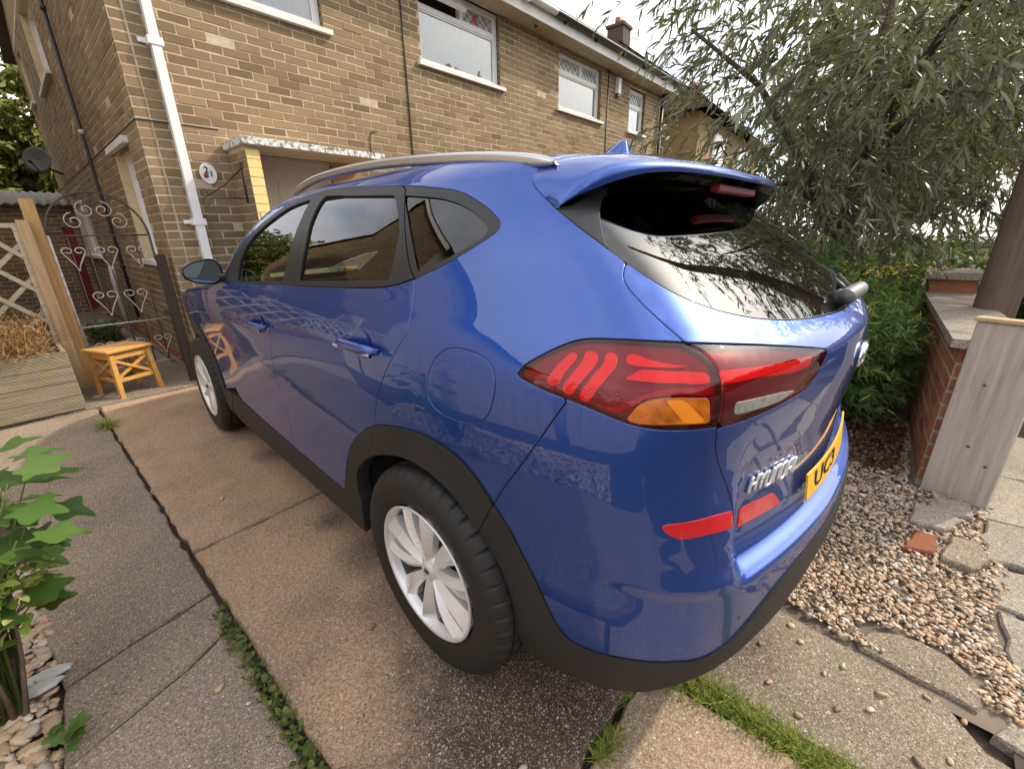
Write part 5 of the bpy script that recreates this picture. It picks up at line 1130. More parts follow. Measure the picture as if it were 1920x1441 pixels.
'bot':[(-0.5436,0.2542),(-0.603,0.2434),(-0.6638,0.2752),(-0.7177,0.3063),(-0.7542,0.332),(-0.7897,0.3572),(-0.8299,0.3873),(-0.886,0.4137),(-0.94,0.422),(-1.008,0.4266),(-1.0829,0.4319),(-1.162,0.4644),(-1.2588,0.4935)],
'trimtop':[(-0.6249,0.4078),(-0.6362,0.3959),(-0.6633,0.3985),(-0.7294,0.4287),(-0.783,0.449),(-0.8148,0.449),(-0.8505,0.4514),(-0.891,0.4609),(-0.9286,0.4749),(-0.9805,0.5128),(-1.0554,0.5534),(-1.1309,0.5705)],
}
# ---------------------------------------------------------------- the blue car
def sm(c, step=.012, it=3):
    """resample an open curve evenly and smooth it, ends fixed"""
    c = np.asarray(c, float); d = np.r_[0, np.cumsum(np.hypot(*np.diff(c, axis=0).T))]
    n = max(2, int(d[-1]/step)+1); t = np.linspace(0, d[-1], n)
    p = np.stack([np.interp(t, d, c[:, 0]), np.interp(t, d, c[:, 1])], 1)
    for _ in range(it):
        if n > 2: p[1:-1] = .25*p[:-2]+.5*p[1:-1]+.25*p[2:]
    return [tuple(q) for q in p]
def loop(c, step=.012, it=2):
    c = list(c); c = np.asarray(c+c[:1], float); d = np.r_[0, np.cumsum(np.hypot(*np.diff(c, axis=0).T))]
    n = max(6, int(d[-1]/step)); t = np.linspace(0, d[-1], n+1)[:-1]
    p = np.stack([np.interp(t, d, c[:, 0]), np.interp(t, d, c[:, 1])], 1)
    for _ in range(it): p = .25*np.roll(p, 1, 0)+.5*p+.25*np.roll(p, -1, 0)
    return [tuple(q) for q in p]
def pol(*parts):
    o = []
    for p in parts:
        for q in p:
            q = (float(q[0]), float(q[1]))
            if not o or math.hypot(q[0]-o[-1][0], q[1]-o[-1][1]) > .002: o.append(q)
    if math.hypot(o[0][0]-o[-1][0], o[0][1]-o[-1][1]) < .002: o.pop()
    return o
def densify(p, step):
    o = []
    for i in range(len(p)):
        a, b = p[i], p[(i+1) % len(p)]; n = max(1, int(math.hypot(b[0]-a[0], b[1]-a[1])/step+.5))
        o += [(a[0]+(b[0]-a[0])*k/n, a[1]+(b[1]-a[1])*k/n) for k in range(n)]
    return o
def inset(p, d):
    """offset a polygon inwards by d"""
    p = np.asarray(p, float); area = .5*np.sum(p[:, 0]*np.roll(p[:, 1], -1)-np.roll(p[:, 0], -1)*p[:, 1])
    a = p-np.roll(p, 1, 0); b = np.roll(p, -1, 0)-p
    a /= np.linalg.norm(a, axis=1, keepdims=True)+1e-9; b /= np.linalg.norm(b, axis=1, keepdims=True)+1e-9
    t = a+b; t /= np.linalg.norm(t, axis=1, keepdims=True)+1e-9
    n = np.stack([-t[:, 1], t[:, 0]], 1)*(1 if area > 0 else -1)
    c = np.clip(np.sum(np.stack([-a[:, 1], a[:, 0]], 1)*n, 1)*(1 if area > 0 else -1), .5, 1)
    return p+n*(d/c)[:, None]
def inpoly(pts, poly):
    x, y = pts[:, 0], pts[:, 1]; c = np.zeros(len(pts), bool); q = np.asarray(poly); r = np.roll(q, 1, 0)
    for (x1, y1), (x0, y0) in zip(q, r):
        if y1 == y0: continue
        k = ((y1 > y) != (y0 > y)) & (x < (x0-x1)*(y-y1)/(y0-y1)+x1); c ^= k
    return c
def cut(poly, holes=(), step=(.03, .022)):
    """triangulate a region of the (s, z) sheet -> points, triangles, boundary loops"""
    loops = [poly]+list(holes); V = []; E = []; L = []
    for lp in loops:
        b = len(V); n = len(lp); V += [tuple(q) for q in lp]; E += [(b+i, b+(i+1) % n) for i in range(n)]; L.append(list(range(b, b+n)))
    q = np.array(poly); x0, y0 = q.min(0); x1, y1 = q.max(0)
    gx = np.arange(x0+step[0]*.5, x1, step[0])
    zz = [y0+step[1]*.5]
    while zz[-1] < y1:
        z = zz[-1]; zz.append(z+(.0020 if .630 < z < .668 else .0035 if .608 < z < .672 else .008 if 1.06 < z < 1.2 or .59 < z < .69 else step[1]))
    G = np.array([(x+(step[0]*.5 if j % 2 and not .60 < y < .69 else 0), y) for j, y in enumerate(zz) for x in (gx if not .60 < y < .69 else np.arange(x0+.006, x1, .012))])
    if len(G):
        k = inpoly(G, poly)
        for h in holes: k &= ~inpoly(G, h)
        G = G[k]
        if len(G):   # keep clear of the outline
            B = np.array(V)
            d = np.min(np.hypot(G[:, None, 0]-B[None, :, 0], G[:, None, 1]-B[None, :, 1]), 1); G = G[d > .0045]
    allv = [Vector(v) for v in V]+[Vector(g) for g in G]
    r = delaunay_2d_cdt(allv, E, [], 0, 1e-6)
    pv = np.array([tuple(v) for v in r[0]]); T = np.array([f for f in r[2] if len(f) == 3])
    cen = pv[T].mean(1); k = inpoly(cen, poly)
    for h in holes: k &= ~inpoly(cen, h)
    T = T[k]
    mp = {}
    for i, o in enumerate(r[3]):
        for j in o: mp[j] = i
    L = [[mp[i] for i in lp if i in mp] for lp in L]
    return pv, T, L
MIRR = np.array([-1, 1, 1.])
def panel_mesh(name, poly, holes=(), off=0., gap=.0022, depth=.022, mirror=0, step=(.03, .022), edge=.0016, push=None):
    """a body panel with a rolled edge; mirror 0 left, 1 right, 2 both halves joined on the centre line"""
    if gap: poly = [tuple(q) for q in inset(poly, gap)]; holes = [[tuple(q) for q in inset(h, -gap)] for h in holes]
    if mirror == 2:
        poly = [(SMIN if q[0] < SMIN+.006 else q[0], q[1]) for q in poly] if min(q[0] for q in poly) < -1 else \
               [((SMAX(q[1]) if q[0] > SMAX(q[1])-.03 else q[0]), q[1]) for q in poly]
    poly = densify(poly, .016); pv, T, L = cut(poly, holes, step)
    P, N = PB(pv)
    o = off if push is None else off+push(pv)
    P = P+N*(np.asarray(o).reshape(-1, 1) if np.ndim(o) else o)
    if mirror == 2: c = np.abs(P[:, 0]) < .004; P[c, 0] = 0; N[c, 0] = 0; N /= np.linalg.norm(N, axis=1, keepdims=True)
    # triangles face outwards
    fn = np.cross(P[T[:, 1]]-P[T[:, 0]], P[T[:, 2]]-P[T[:, 0]]); flip = np.sum(fn*N[T[:, 0]], 1) < 0
    T[flip] = T[flip][:, ::-1]
    V = [tuple(p) for p in P]; F = [tuple(t) for t in T]; MI = [0]*len(F); LN = [[tuple(N[i]) for i in t] for t in T]
    have = set()
    for t in F:
        for i in range(3): have.add((t[i], t[(i+1) % 3]))
    for lp in L:
        n = len(lp)
        if n < 3: continue
        pts = P[lp]; tg = np.roll(pts, -1, 0)-np.roll(pts, 1, 0); tg /= np.linalg.norm(tg, axis=1, keepdims=True)+1e-9
        nn = N[lp]; ot = np.cross(tg, nn)
        ot /= np.linalg.norm(ot, axis=1, keepdims=True)+1e-9
        sgn = 1 if (lp[0], lp[1]) in have else -1
        ot = ot*sgn
        r1 = pts+ot*edge-nn*edge; r2 = r1-nn*depth
        b1 = len(V); V += [tuple(p) for p in r1]; b2 = len(V); V += [tuple(p) for p in r2]
        mid = (ot+nn)/np.linalg.norm(ot+nn, axis=1, keepdims=True)
        for i in range(n):
            j = (i+1) % n
            if mirror == 2 and abs(pts[i][0]) < 1e-6 and abs(pts[j][0]) < 1e-6: continue
            a = (lp[i], lp[j], b1+j, b1+i); na = [nn[i], nn[j], mid[j], mid[i]]
            c = (b1+i, b1+j, b2+j, b2+i); nc = [mid[i], mid[j], ot[j], ot[i]]
            if sgn > 0: a = a[::-1]; na = na[::-1]; c = c[::-1]; nc = nc[::-1]
            F.append(a); MI.append(0); LN.append([tuple(q) for q in na]); F.append(c); MI.append(1); LN.append([tuple(q) for q in nc])
    V = np.array(V)
    if mirror:
        Vm = V*MIRR; Fm = [f[::-1] for f in F]; LNm = [[(-q[0], q[1], q[2]) for q in l[::-1]] for l in LN]
        if mirror == 1: V, F, LN = Vm, Fm, LNm
        else:
            b = len(V); V = np.vstack([V, Vm]); F = F+[tuple(i+b for i in f) for f in Fm]; LN = LN+LNm; MI = MI*2
    me = bpy.data.meshes.new(name); me.from_pydata(V.tolist(), [], F)
    me.polygons.foreach_set('material_index', MI); me.polygons.foreach_set('use_smooth', [True]*len(F))
    me.update()
    me.normals_split_custom_set([n for l in LN for n in l])
    return me
def panel(name, mats, parent, poly, **kw):
    return obj(name, panel_mesh(name, poly, **kw), list(mats), parent)

def car_materials():
    m, t, b, o = newmat('blue_paint'); co = objco(t)
    setp(b, None, .40, .72, 1., coat_rough=.010)
    fl = nd(t, 'ShaderNodeTexVoronoi', {'Vector': co, 'Scale': 900}).outputs['Color']
    c = mixc(t, .14, (.010, .064, .335), fl, 'OVERLAY')
    pz = nd(t, 'ShaderNodeSeparateXYZ', {0: co}).outputs['Z']      # road film and dried splashes low down
    film = nd(t, 'ShaderNodeMapRange', {'Value': pz, 'From Min': .85, 'From Max': .30, 'To Min': .0, 'To Max': 1.}).outputs[0]
    spl = mth(t, 'MULTIPLY', film, mth(t, 'MULTIPLY', mth(t, 'SUBTRACT', noise(t, co, 9., 8, .72), .42, True), .9), True)
    sp2 = nd(t, 'ShaderNodeTexVoronoi', {'Vector': co, 'Scale': 170.}); s3 = nd(t, 'ShaderNodeSeparateColor', {0: sp2.outputs['Color']}).outputs
    dots = mth(t, 'MULTIPLY', mth(t, 'MULTIPLY', mth(t, 'LESS_THAN', sp2.outputs['Distance'], .22), mth(t, 'GREATER_THAN', s3[0], .86)), film)
    dirt = mth(t, 'ADD', mth(t, 'MULTIPLY', spl, .55), mth(t, 'MULTIPLY', dots, .35), True)
    c = mixc(t, dirt, c, (.20, .17, .15)); t.links.new(c, b.inputs['Base Color'])
    t.links.new(mth(t, 'SUBTRACT', 1., dirt, True), b.inputs['Coat Weight'])
    b.inputs['Coat IOR'].default_value = 1.62
    M['paint'] = m
    for nm, c in (('black_paint', (.012, .012, .014)), ('white_paint', (.72, .72, .70))):
        m, t, b, o = newmat(nm); setp(b, c, .4, 0, 1., coat_rough=.02); M[nm] = m
    M['plastic'] = simple('black_plastic', (.0165, .0155, .014), .58, var=.25, vscale=5, bmp=.35, bscale=420)
    M['trim'] = simple('satin_black_trim', (.017, .017, .018), .40)
    M['gloss_black'] = simple('gloss_black', (.008, .008, .009), .06, coat=.6)
    M['rubber'] = simple('tyre_rubber', (.0125, .0118, .011), .62, bmp=.15, bscale=300)
    M['gap'] = simple('dark_gap', (.004, .004, .004), .9)
    m, t, b, o = newmat('alloy'); setp(b, (.74, .74, .745), .34, .45, .8, coat_rough=.05); M['alloy'] = m
    m, t, b, o = newmat('chrome'); setp(b, (.80, .80, .80), .07, 1.); M['chrome'] = m
    m, t, b, o = newmat('satin_silver'); setp(b, (.60, .60, .61), .28, .9); M['silver'] = m
    m, t, b, o = newmat('bright_lettering'); setp(b, (.86, .86, .85), .32, .45); M['letter'] = m
    def glass(nm, tint, rough=0., k=1.25):
        m, t, b, o = newmat(nm); t.nodes.remove(b)
        tr = nd(t, 'ShaderNodeBsdfTransparent', {'Color': (*tint, 1)}); gl = nd(t, 'ShaderNodeBsdfGlossy', {'Roughness': rough, 'Color': (1, 1, 1, 1)})
        fr = nd(t, 'ShaderNodeFresnel', {'IOR': 1.62}).outputs[0]
        fr = mth(t, 'MULTIPLY', fr, k, True)
        mix = nd(t, 'ShaderNodeMixShader', {0: fr, 1: tr.outputs[0], 2: gl.outputs[0]}); t.links.new(mix.outputs[0], o.inputs[0]); return m
    M['glass'] = glass('car_glass', (.66, .73, .69)); M['dark_glass'] = glass('privacy_glass', (.20, .22, .21)); M['rear_glass'] = glass('rear_screen_glass', (.045, .05, .05))
    M['lens'] = glass('red_lens', (1.0, .22, .26), k=.75); M['clear_lens'] = glass('clear_lens', (.85, .80, .78))
    m, t, b, o = newmat('lamp_red'); co = objco(t); setp(b, (.95, .03, .06), .35, coat=.2)
    b.inputs['Emission Color'].default_value = (1, .01, .03, 1); b.inputs['Emission Strength'].default_value = 0.0
    M['lamp_red'] = m
    M['lamp_dark'] = simple('lamp_housing', (.20, .012, .020), .4, coat=.2)
    M['amber'] = simple('amber_lens', (.50, .125, .006), .25, coat=.3, var=.4, vscale=40); M['amber_bright'] = simple('amber_reflector', (.92, .27, .012), .3, coat=.3)
    M['rev'] = simple('reverse_lens', (.30, .29, .275), .3, metal=.3, var=.3, vscale=60)
    m, t, b, o = newmat('reflector_red'); setp(b, (.62, .006, .016), .22, coat=1.)
    vo = nd(t, 'ShaderNodeTexVoronoi', {'Vector': objco(t), 'Scale': 220}).outputs['Distance']; bump(t, b, vo, .12, .002); M['reflector'] = m
    M['interior'] = simple('interior_cloth', (.035, .035, .037), .85)
    M['mirror_glass'] = newmat('mirror_glass')[0]; setp(M['mirror_glass'].node_tree.nodes['Principled BSDF'], (.45, .52, .50), .02, 1.)
    M['plate'] = simple('yellow_plate', (.90, .47, .01), .35); M['plate_text'] = simple('plate_black', (.01, .01, .01), .5)
    M['brake_lens'] = simple('brake_lens', (.22, .004, .008), .45, coat=0.)

C_ = CV
def build_car(name):
    car = empty(name)
    paint, gap = M['paint'], M['gap']; PT = (paint, gap); BK = (M['plastic'], gap); TR = (M['trim'], gap)
    dlo = C_['DLO']; A = C_['A']; I = C_['I']
    tip = sm(dlo[12:20], .008, 2); dbot = sm(dlo[0:13], .015, 3); dtop = sm(dlo[19:34], .015, 3)
    Bt, Rt = (.685, 1.1743), (-.1896, 1.2414)
    Bc = sm([Bt]+C_['B'], .02, 6); Rc = sm([Rt]+C_['R'], .015, 4)
    Rend = Rc[-1]
    dbF = [q for q in dbot if q[0] > Bt[0]]; dbM = [q for q in dbot if Rt[0] < q[0] < Bt[0]]; dbR = [q for q in dbot if q[0] < Rt[0]]
    As = sm(A, .012, 4)
    def near(L, q): return min(range(len(L)), key=lambda i: (L[i][0]-q[0])**2+(L[i][1]-q[1])**2)
    ia = near(As, A[7]); iq = near(As, C_['Q'][-1]); Is = sm(I, .012, 4); ii = near(Is, I[6]); ij = near(Is, I[20])
    sill = sm([As[0], (.857, .412), (1.30, .432), (1.62, .452)], .05, 0)
    sillF = [q for q in sill if q[0] > Bc[-1][0]]; sillR = [q for q in sill if q[0] < Bc[-1][0]]
    ecurve = sm([(1.53, 1.100), (1.50, 1.18), (1.425, 1.262), (1.33, 1.35), (1.24, 1.42), (1.12, 1.48), (.98, 1.52), (.85, 1.542), (.71, 1.553), (.4, 1.555), (.1, 1.547), (-.1, 1.538), (-.3, 1.528), (-.45, 1.519), C_['seam'][-1]], .03, 5)
    seam = sm(C_['seam'], .01, 2); G = sm(C_['G']+[(SMIN, 1.148)], .014, 4); ig = near(G, C_['G'][6]); ig0 = near(G, C_['G'][4])
    TG = sm(C_['TG'], .01, 2)
    lT, lB, gp = sm(C_['lampT'], .012, 2), sm(C_['lampB'], .012, 2), sm(C_['gap'], .012, 2); iQ = near(lB, C_['Q'][0])
    inT, inR = sm(C_['inT'], .012, 2), sm(C_['inR'], .012, 2)
    Qc = sm(C_['Q'], .015, 3); T = sm(C_['T']+[(-.905, .760), (-.912, .715), (-.919, .688), (-.930, .668)], .012, 3)
    trimtop = sm([As[-1]]+C_['trimtop'][1:]+[(-1.25, .580), (SMIN, .585)], .02, 3); bot = sm(C_['bot']+[(-1.36, .505), (SMIN, .51)], .02, 3)
    fuel = loop(C_['fuel'], .012, 3)
    quarter = pol([Rt], dbR, tip, dtop, [(1.43, 1.118)], ecurve, seam[::-1], G[:ig], TG[::-1], lT[::-1], lB[::-1][:len(lB)-iQ], Qc, As[ia:iq][::-1], Rc[::-1])
    bumper = pol(lB[:iQ+1][::-1], T, [(-.945, .672), (-1.2, .672), (SMIN, .672)], trimtop[::-1], As[iq:][::-1], Qc[::-1])
    tailgate = pol(TG[::-1], inT, inR, T, [(-.95, .660), (-1.2, .660), (SMIN, .660), (SMIN, 1.148)], G[ig:][::-1])
    fdoor = pol([Bt], dbF[::-1], [(1.398, 1.1426), (1.72, 1.085), (1.745, .95), (1.745, .62), (1.69, .50), (1.62, .452)], sillF[::-1], Bc[::-1])
    rdoor = pol(dbM[::-1] if dbM[0][0] < dbM[-1][0] else dbM, [Rt], Rc, As[:ia+1][::-1], sillR, Bc[::-1])
    fa = [(2.47+.50*math.cos(a), .36+.49*math.sin(a)) for a in np.linspace(R(171), R(-8), 34)]
    fi = [(2.47+.385*math.cos(a), .345+.375*math.sin(a)) for a in np.linspace(R(185), R(-8), 34)]
    fender = pol([(1.72, 1.085), (1.745, .95), (1.745, .62), (1.70, .51), (1.86, .47)], fa, [(3.0, .34), (3.25, .34), (3.30, .60), (3.25, .88), (3.0, .95), (2.7, .985), (2.3, 1.03), (2.0, 1.062)])
    zc = [1.085, 1.06, 1.03, .99, .95, .92, .89]
    bonnet = pol([(1.74, 1.088), (2.0, 1.064), (2.3, 1.032), (2.7, .987), (3.0, .952), (3.25, .882)], [(SMAX(.88), .88)], [(SMAX(z), z) for z in zc[::-1]], [(2.2, 1.09)])
    nose = pol([(3.255, .878), (3.305, .60), (3.255, .345), (3.05, .26), (SMAX(.24), .24)], [(SMAX(z), z) for z in (.3, .4, .5, .6, .7, .8, .876)])
    fdoor_trim = None
    def door(front, mi):
        d = panel('door', PT, car, fdoor if front else rdoor, mirror=mi)
        g = C_['G_front'] if front else C_['G_rear']
        pb = sm(C_['pillarB'], .02, 4); pb = [pb[0]]+pb[1:]
        it0 = near(dtop, pb[0])
        if front: fr = pol(dbF, [Bt], [q for q in pb[::-1]], dtop[it0+1:], [(1.43, 1.16)])
        else:
            ic = near(dtop, (.045, 1.4886)); fr = pol([Bt], dbM[::-1] if dbM[0][0] < dbM[-1][0] else dbM, [Rt], sm([(-.155, 1.27), (-.09, 1.35), (-.02, 1.43), (.02, 1.478)], .02, 1), dtop[ic:it0+1], pb)
        hole = loop(g, .012, 1)
        panel('window_frame', TR, d, fr, holes=[hole], mirror=mi, off=.001, gap=.0015, depth=.016)
        panel('window', (M['glass'], M['trim']), d, hole, mirror=mi, off=-.007, gap=-.002, depth=.004)
        # handle: bowl, bar and chrome strip
        yh, zh = (1.085, 1.0) if front else (.205, 1.048)
        b = MB(); sg = 1 if mi else -1
        def hp(y, z, o):
            p, n = PB([(y-Y0, z)]); q = p[0]+n[0]*o; return (q[0]*(-1 if mi else 1), q[1], q[2])
        ring = lambda y, w, h, o: [hp(y, zh+h*math.sin(a)+.0*w, o+w*math.cos(a)) for a in np.linspace(0, 2*math.pi, 9)[:-1]]
        ys = np.linspace(-.115, .115, 13); rows = []
        for k, u in enumerate(ys):
            e = 1-(abs(u)/.115)**4
            rows.append(ring(yh+u, .010, .0145*(.55+.45*e), .010+.024*e*(1 if abs(u) < .1 else .6)))
        V = [v for r_ in rows for v in r_]; Fc = []
        for i in range(12):
            for k in range(8): Fc.append((i*8+k, i*8+(k+1) % 8, (i+1)*8+(k+1) % 8, (i+1)*8+k))
        Fc += [tuple(range(8)), tuple(range(96, 104))]
        b.add(V, Fc, 0, smooth=True)
        h = b.build('handle', [paint], d)
        b = MB(); rows = []
        for u in ys: rows.append([hp(yh+u*.90, zh-.007-dz, o) for dz, o in ((0, .037), (.007, .036), (.008, .028), (.003, .026))])
        V = [v for r_ in rows for v in r_]; Fc = [(i*4+k, i*4+(k+1) % 4, (i+1)*4+(k+1) % 4, (i+1)*4+k) for i in range(12) for k in range(4)]
        b.add(V, Fc, 0, smooth=True); b.build('handle_strip', [M['chrome']], d)
        b = MB()   # recessed cup behind the bar
        cupp = [hp(yh+.055*math.cos(a), zh+.004+.040*math.sin(a), .0025) for a in np.linspace(0, 2*math.pi, 25)[:-1]]
        cupi = [hp(yh+.048*math.cos(a), zh+.004+.034*math.sin(a), .0012) for a in np.linspace(0, 2*math.pi, 25)[:-1]]
        b.add(cupp+cupi, [(i, (i+1) % 24, 24+(i+1) % 24, 24+i) for i in range(24)]+[tuple(range(24, 48))], 0, smooth=True); b.build('handle_cup', [paint], d)
        return d
    for mi in (0, 1):
        sgn = 1 if mi else -1
        body = panel('quarter_panel', PT, car, quarter, holes=[fuel] if not mi else [], mirror=mi)
        door(True, mi); door(False, mi)
        panel('front_wing', PT, car, fender, mirror=mi)
        if not mi: panel('fuel_flap', PT, car, fuel, gap=.002)
        # fixed quarter window with its frame
        ic = near(dtop, (.045, 1.4886))
        fr = pol([Rt], dbR, tip, dtop[:ic], sm([(-.155, 1.27), (-.09, 1.35), (-.02, 1.43), (.02, 1.478)], .02, 1)[::-1])
        hole = loop(C_['G_quarter'], .012, 1)
        qf = panel('window_frame', TR, car, fr, holes=[hole], mirror=mi, gap=.0015, depth=.016)
        panel('quarter_window', (M['dark_glass'], M['trim']), qf, hole, mirror=mi, off=-.004, gap=-.002, depth=.004)
        # black cladding
        panel('wheel_arch_trim', BK, car, pol(As[ia:iq+1], Is[ii:ij+1][::-1]), mirror=mi, off=.007, depth=.05)
        panel('wheel_arch_trim', BK, car, pol(As[:ia+1], Is[:ii+1][::-1], [(.215, .33), (.26, .235), (.37, .232)]), mirror=mi, off=.007, depth=.05)
        panel('wheel_arch_trim', BK, car, pol([(1.80, .455)], fa, fi[::-1], [(2.06, .27), (1.95, .27)]), mirror=mi, off=.007, depth=.05)
        panel('sill_trim', BK, car, pol(sill, [(1.80, .455), (1.95, .27), (1.9, .225), (1.2, .222), (.37, .232)]), mirror=mi, off=.004, depth=.05)
        # tail lamp
        outer = pol(lT, gp[1:-1], lB); inner = pol(gp[::-1][1:-1], inT, inR)
        for lp, kind in ((outer, 0), (inner, 1)):
            bx = panel('tail_lamp', (M['lamp_dark'], M['lamp_dark']), car, lp, mirror=mi, off=-.014, gap=.003, depth=.006)
            elems = (('light_bar', 'bar1', 'lamp_red'), ('light_bar', 'bar2', 'lamp_red'), ('light_bar', 'bar3', 'lamp_red'), ('light_strip', 'strip1', 'lamp_red'), ('light_strip', 'strip3', 'lamp_red'), ('light_strip', 'lowred', 'lamp_red2'), ('indicator', 'amber', 'amber'), ('indicator', 'amber2', 'amber_bright')) if not kind else \
                    (('light_strip', 'strip2', 'lamp_red'), ('reversing_lamp', 'revl', 'rev'))
            for en, cv, mt in elems:
                dz = {'amber': .0112, 'amber2': .0118, 'revl': .0112}.get(cv, 0)
                panel(en, (M[mt], M['lamp_dark']), bx, loop(C_[cv], .006, 1), mirror=mi, off=-.009+dz, gap=0, depth=.005, step=(.012, .01), edge=.001)
            panel('lens', (M['lens'], M['lamp_dark']), bx, lp, mirror=mi, off=.0012, gap=.003, depth=.010, edge=.003)
        for cv in ('refl', 'refl2'):
            panel('reflector', (M['reflector'], gap), car, loop(C_[cv], .008, 1), mirror=mi, off=.002, gap=0, depth=.01)
        Gl = sm(C_['Gleft'], .012, 2)
        panel('pillar_trim', (M['trim'], gap), car, pol(G[:ig0+1], Gl, [(-.735, 1.44), (-.70, 1.442), (-.640, 1.408)]), mirror=mi, off=.0005, gap=.0015)
        # door mirror
        mr = MB(); ang = R(8)
        cx, cy, cz = -.972, 1.63, 1.196
        prof = [(math.cos(a)*abs(math.cos(a))**-.25*.088, math.sin(a)*abs(math.sin(a))**-.2*.058) if abs(math.cos(a)) > 1e-6 and abs(math.sin(a)) > 1e-6 else (math.cos(a)*.088, math.sin(a)*.058) for a in np.linspace(0, 2*math.pi, 33)[:-1]]
        rows = []
        for d_, s_ in ((0, .95), (.004, 1.0), (.03, 1.0), (.06, .90), (.085, .70), (.10, .42), (.106, .12)):
            rows.append([(sgn*(-cx)+sgn*px_*s_, cy+d_-px_*.18, cz+py_*s_*(1-.25*(px_/.088))) for px_, py_ in prof])
        V = [v for r_ in rows for v in r_]; Fc = [(i*32+k, i*32+(k+1) % 32, (i+1)*32+(k+1) % 32, (i+1)*32+k) for i in range(6) for k in range(32)]+[tuple(range(192, 224))]
        mr.add(V, Fc, 0, smooth=True)
        mo = mr.build('door_mirror', [M['gloss_black']], car)
        mg = MB(); V = [(sgn*(-cx)+sgn*px_*.90, cy+.003-px_*.18, cz+py_*.86*(1-.25*(px_/.088))) for px_, py_ in prof]
        mg.add(V, [tuple(range(32))], 0); mg.build('mirror_glass', [M['mirror_glass']], mo)
        ms = MB(); ms.tube([(sgn*.855, 1.66, 1.155), (sgn*.89, 1.665, 1.165), (sgn*.93, 1.675, 1.18)], .026, 10); ms.build('mirror_arm', [M['trim']], mo)
        # roof rail
        rl = MB(); pts = []
        for y, z in ((-.26, 1.512), (-.22, 1.528), (-.12, 1.546), (.04, 1.566), (.25, 1.584), (.45, 1.598), (.70, 1.606), (.95, 1.604), (1.12, 1.592), (1.22, 1.570), (1.30, 1.540)):
            pts.append((y, z))
        rows = []
        for i, (y, z) in enumerate(pts):
            w = .017 if 0 < i < len(pts)-1 else .008
            h = .034 if 0 < i < len(pts)-1 else .012
            x = .605
            rows.append([(sgn*(x+dx_), y, z+dz_) for dx_, dz_ in ((w*.2, 0), (w, -.006), (w*1.1, -h*.55), (w*.8, -h), (-w, -h), (-w*.9, -.004))])
        V = [v for r_ in rows for v in r_]; Fc = [(i*6+k, i*6+(k+1) % 6, (i+1)*6+(k+1) % 6, (i+1)*6+k) for i in range(len(pts)-1) for k in range(6)]+[tuple(range(6)), tuple(range((len(pts)-1)*6, len(pts)*6))]
        rl.add(V, Fc, 0, smooth=True); ro = rl.build('roof_rail', [M['silver']], car)
        mod = ro.modifiers.new('subdivision', 'SUBSURF'); mod.levels = mod.render_levels = 2
    panel('bumper', PT, car, bumper, mirror=2, push=lambda q: -.016*np.clip((q[:, 1]-.6575)/.005, 0, 1)*(q[:, 0] < -.930))
    panel('tailgate', PT, car, tailgate, mirror=2)
    panel('bumper_trim', BK, car, pol(As[iq:], trimtop, bot[::-1], Is[ij:][::-1]), mirror=2, off=.005, depth=.07)
    panel('bonnet', PT, car, bonnet, mirror=2)
    panel('front_bumper', PT, car, nose, mirror=2)
    panel('rear_screen', (M['rear_glass'], M['trim']), car, pol(G[ig0:], [(SMIN, 1.50), (-1.2, 1.50), (-.9, 1.50), (-.78, 1.47)], Gl[::-1]), mirror=2, off=-.002, gap=.002, depth=.006)
    # roof: spans between the two upper edges, windscreen in front of it
    e = np.array(ecurve); P, N = PB(e); P = P[::-1]     # from the tailgate seam forwards
    def span(name, rows, mats, crown, bow, n=18):
        V = []; F = []
        for i, (x, y, z, c, b_) in enumerate(rows):
            for k in range(n+1):
                t_ = 1-2*k/n; s_ = 1-t_*t_
                V.append((x*t_, y+b_*s_, z+c*(1-abs(t_)**3.0)))
        for i in range(len(rows)-1):
            for k in range(n): F.append((i*(n+1)+k, (i+1)*(n+1)+k, (i+1)*(n+1)+k+1, i*(n+1)+k+1))
        me = bpy.data.meshes.new(name); me.from_pydata(V, [], F); me.polygons.foreach_set('use_smooth', [True]*len(F)); me.update()
        bm = bmesh.new(); bm.from_mesh(me); bmesh.ops.recalc_face_normals(bm, faces=bm.faces); bm.to_mesh(me); bm.free()
        o = obj(name, me, mats, car); md = o.modifiers.new('solidify', 'SOLIDIFY'); md.thickness = .006; md.offset = -1; return o
    split = 1.06
    span('roof', [(p[0], p[1], p[2], .055, .05*max(0, 1-(p[1]+.25)/.3) if p[1] < .05 else .10*max(0, (p[1]-.6)/.5)) for p in P if p[1] <= split], [paint], .05, 0)
    span('windscreen', [(p[0], p[1], p[2], .055*max(0, (p[2]-1.1)/.45), .10+.08*(1.55-p[2])/.45) for p in P if p[1] >= split-.05], [M['glass']], 0, 0)
    # spoiler over the rear screen
    f_ = lambda x: -.515+.25*x*x+.85*x**6
    zl = pchip([0, .25, .40, .50, .58, .614, .64, .661, .680], [1.4765, 1.479, 1.4795, 1.4735, 1.4545, 1.441, 1.43, 1.416, 1.4033])
    zt = pchip([0, .25, .40, .55, .60, .63, .66, .676, .6815], [1.499, 1.502, 1.501, 1.492, 1.479, 1.462, 1.436, 1.417, 1.405])
    ps, ns = PB(seam)        # bottom to top
    nn = 30; xt = np.concatenate([-.680+.680*(np.linspace(0, 1, nn)**1.25)]); rows = []
    roofj = [(p, .0) for p in ps]
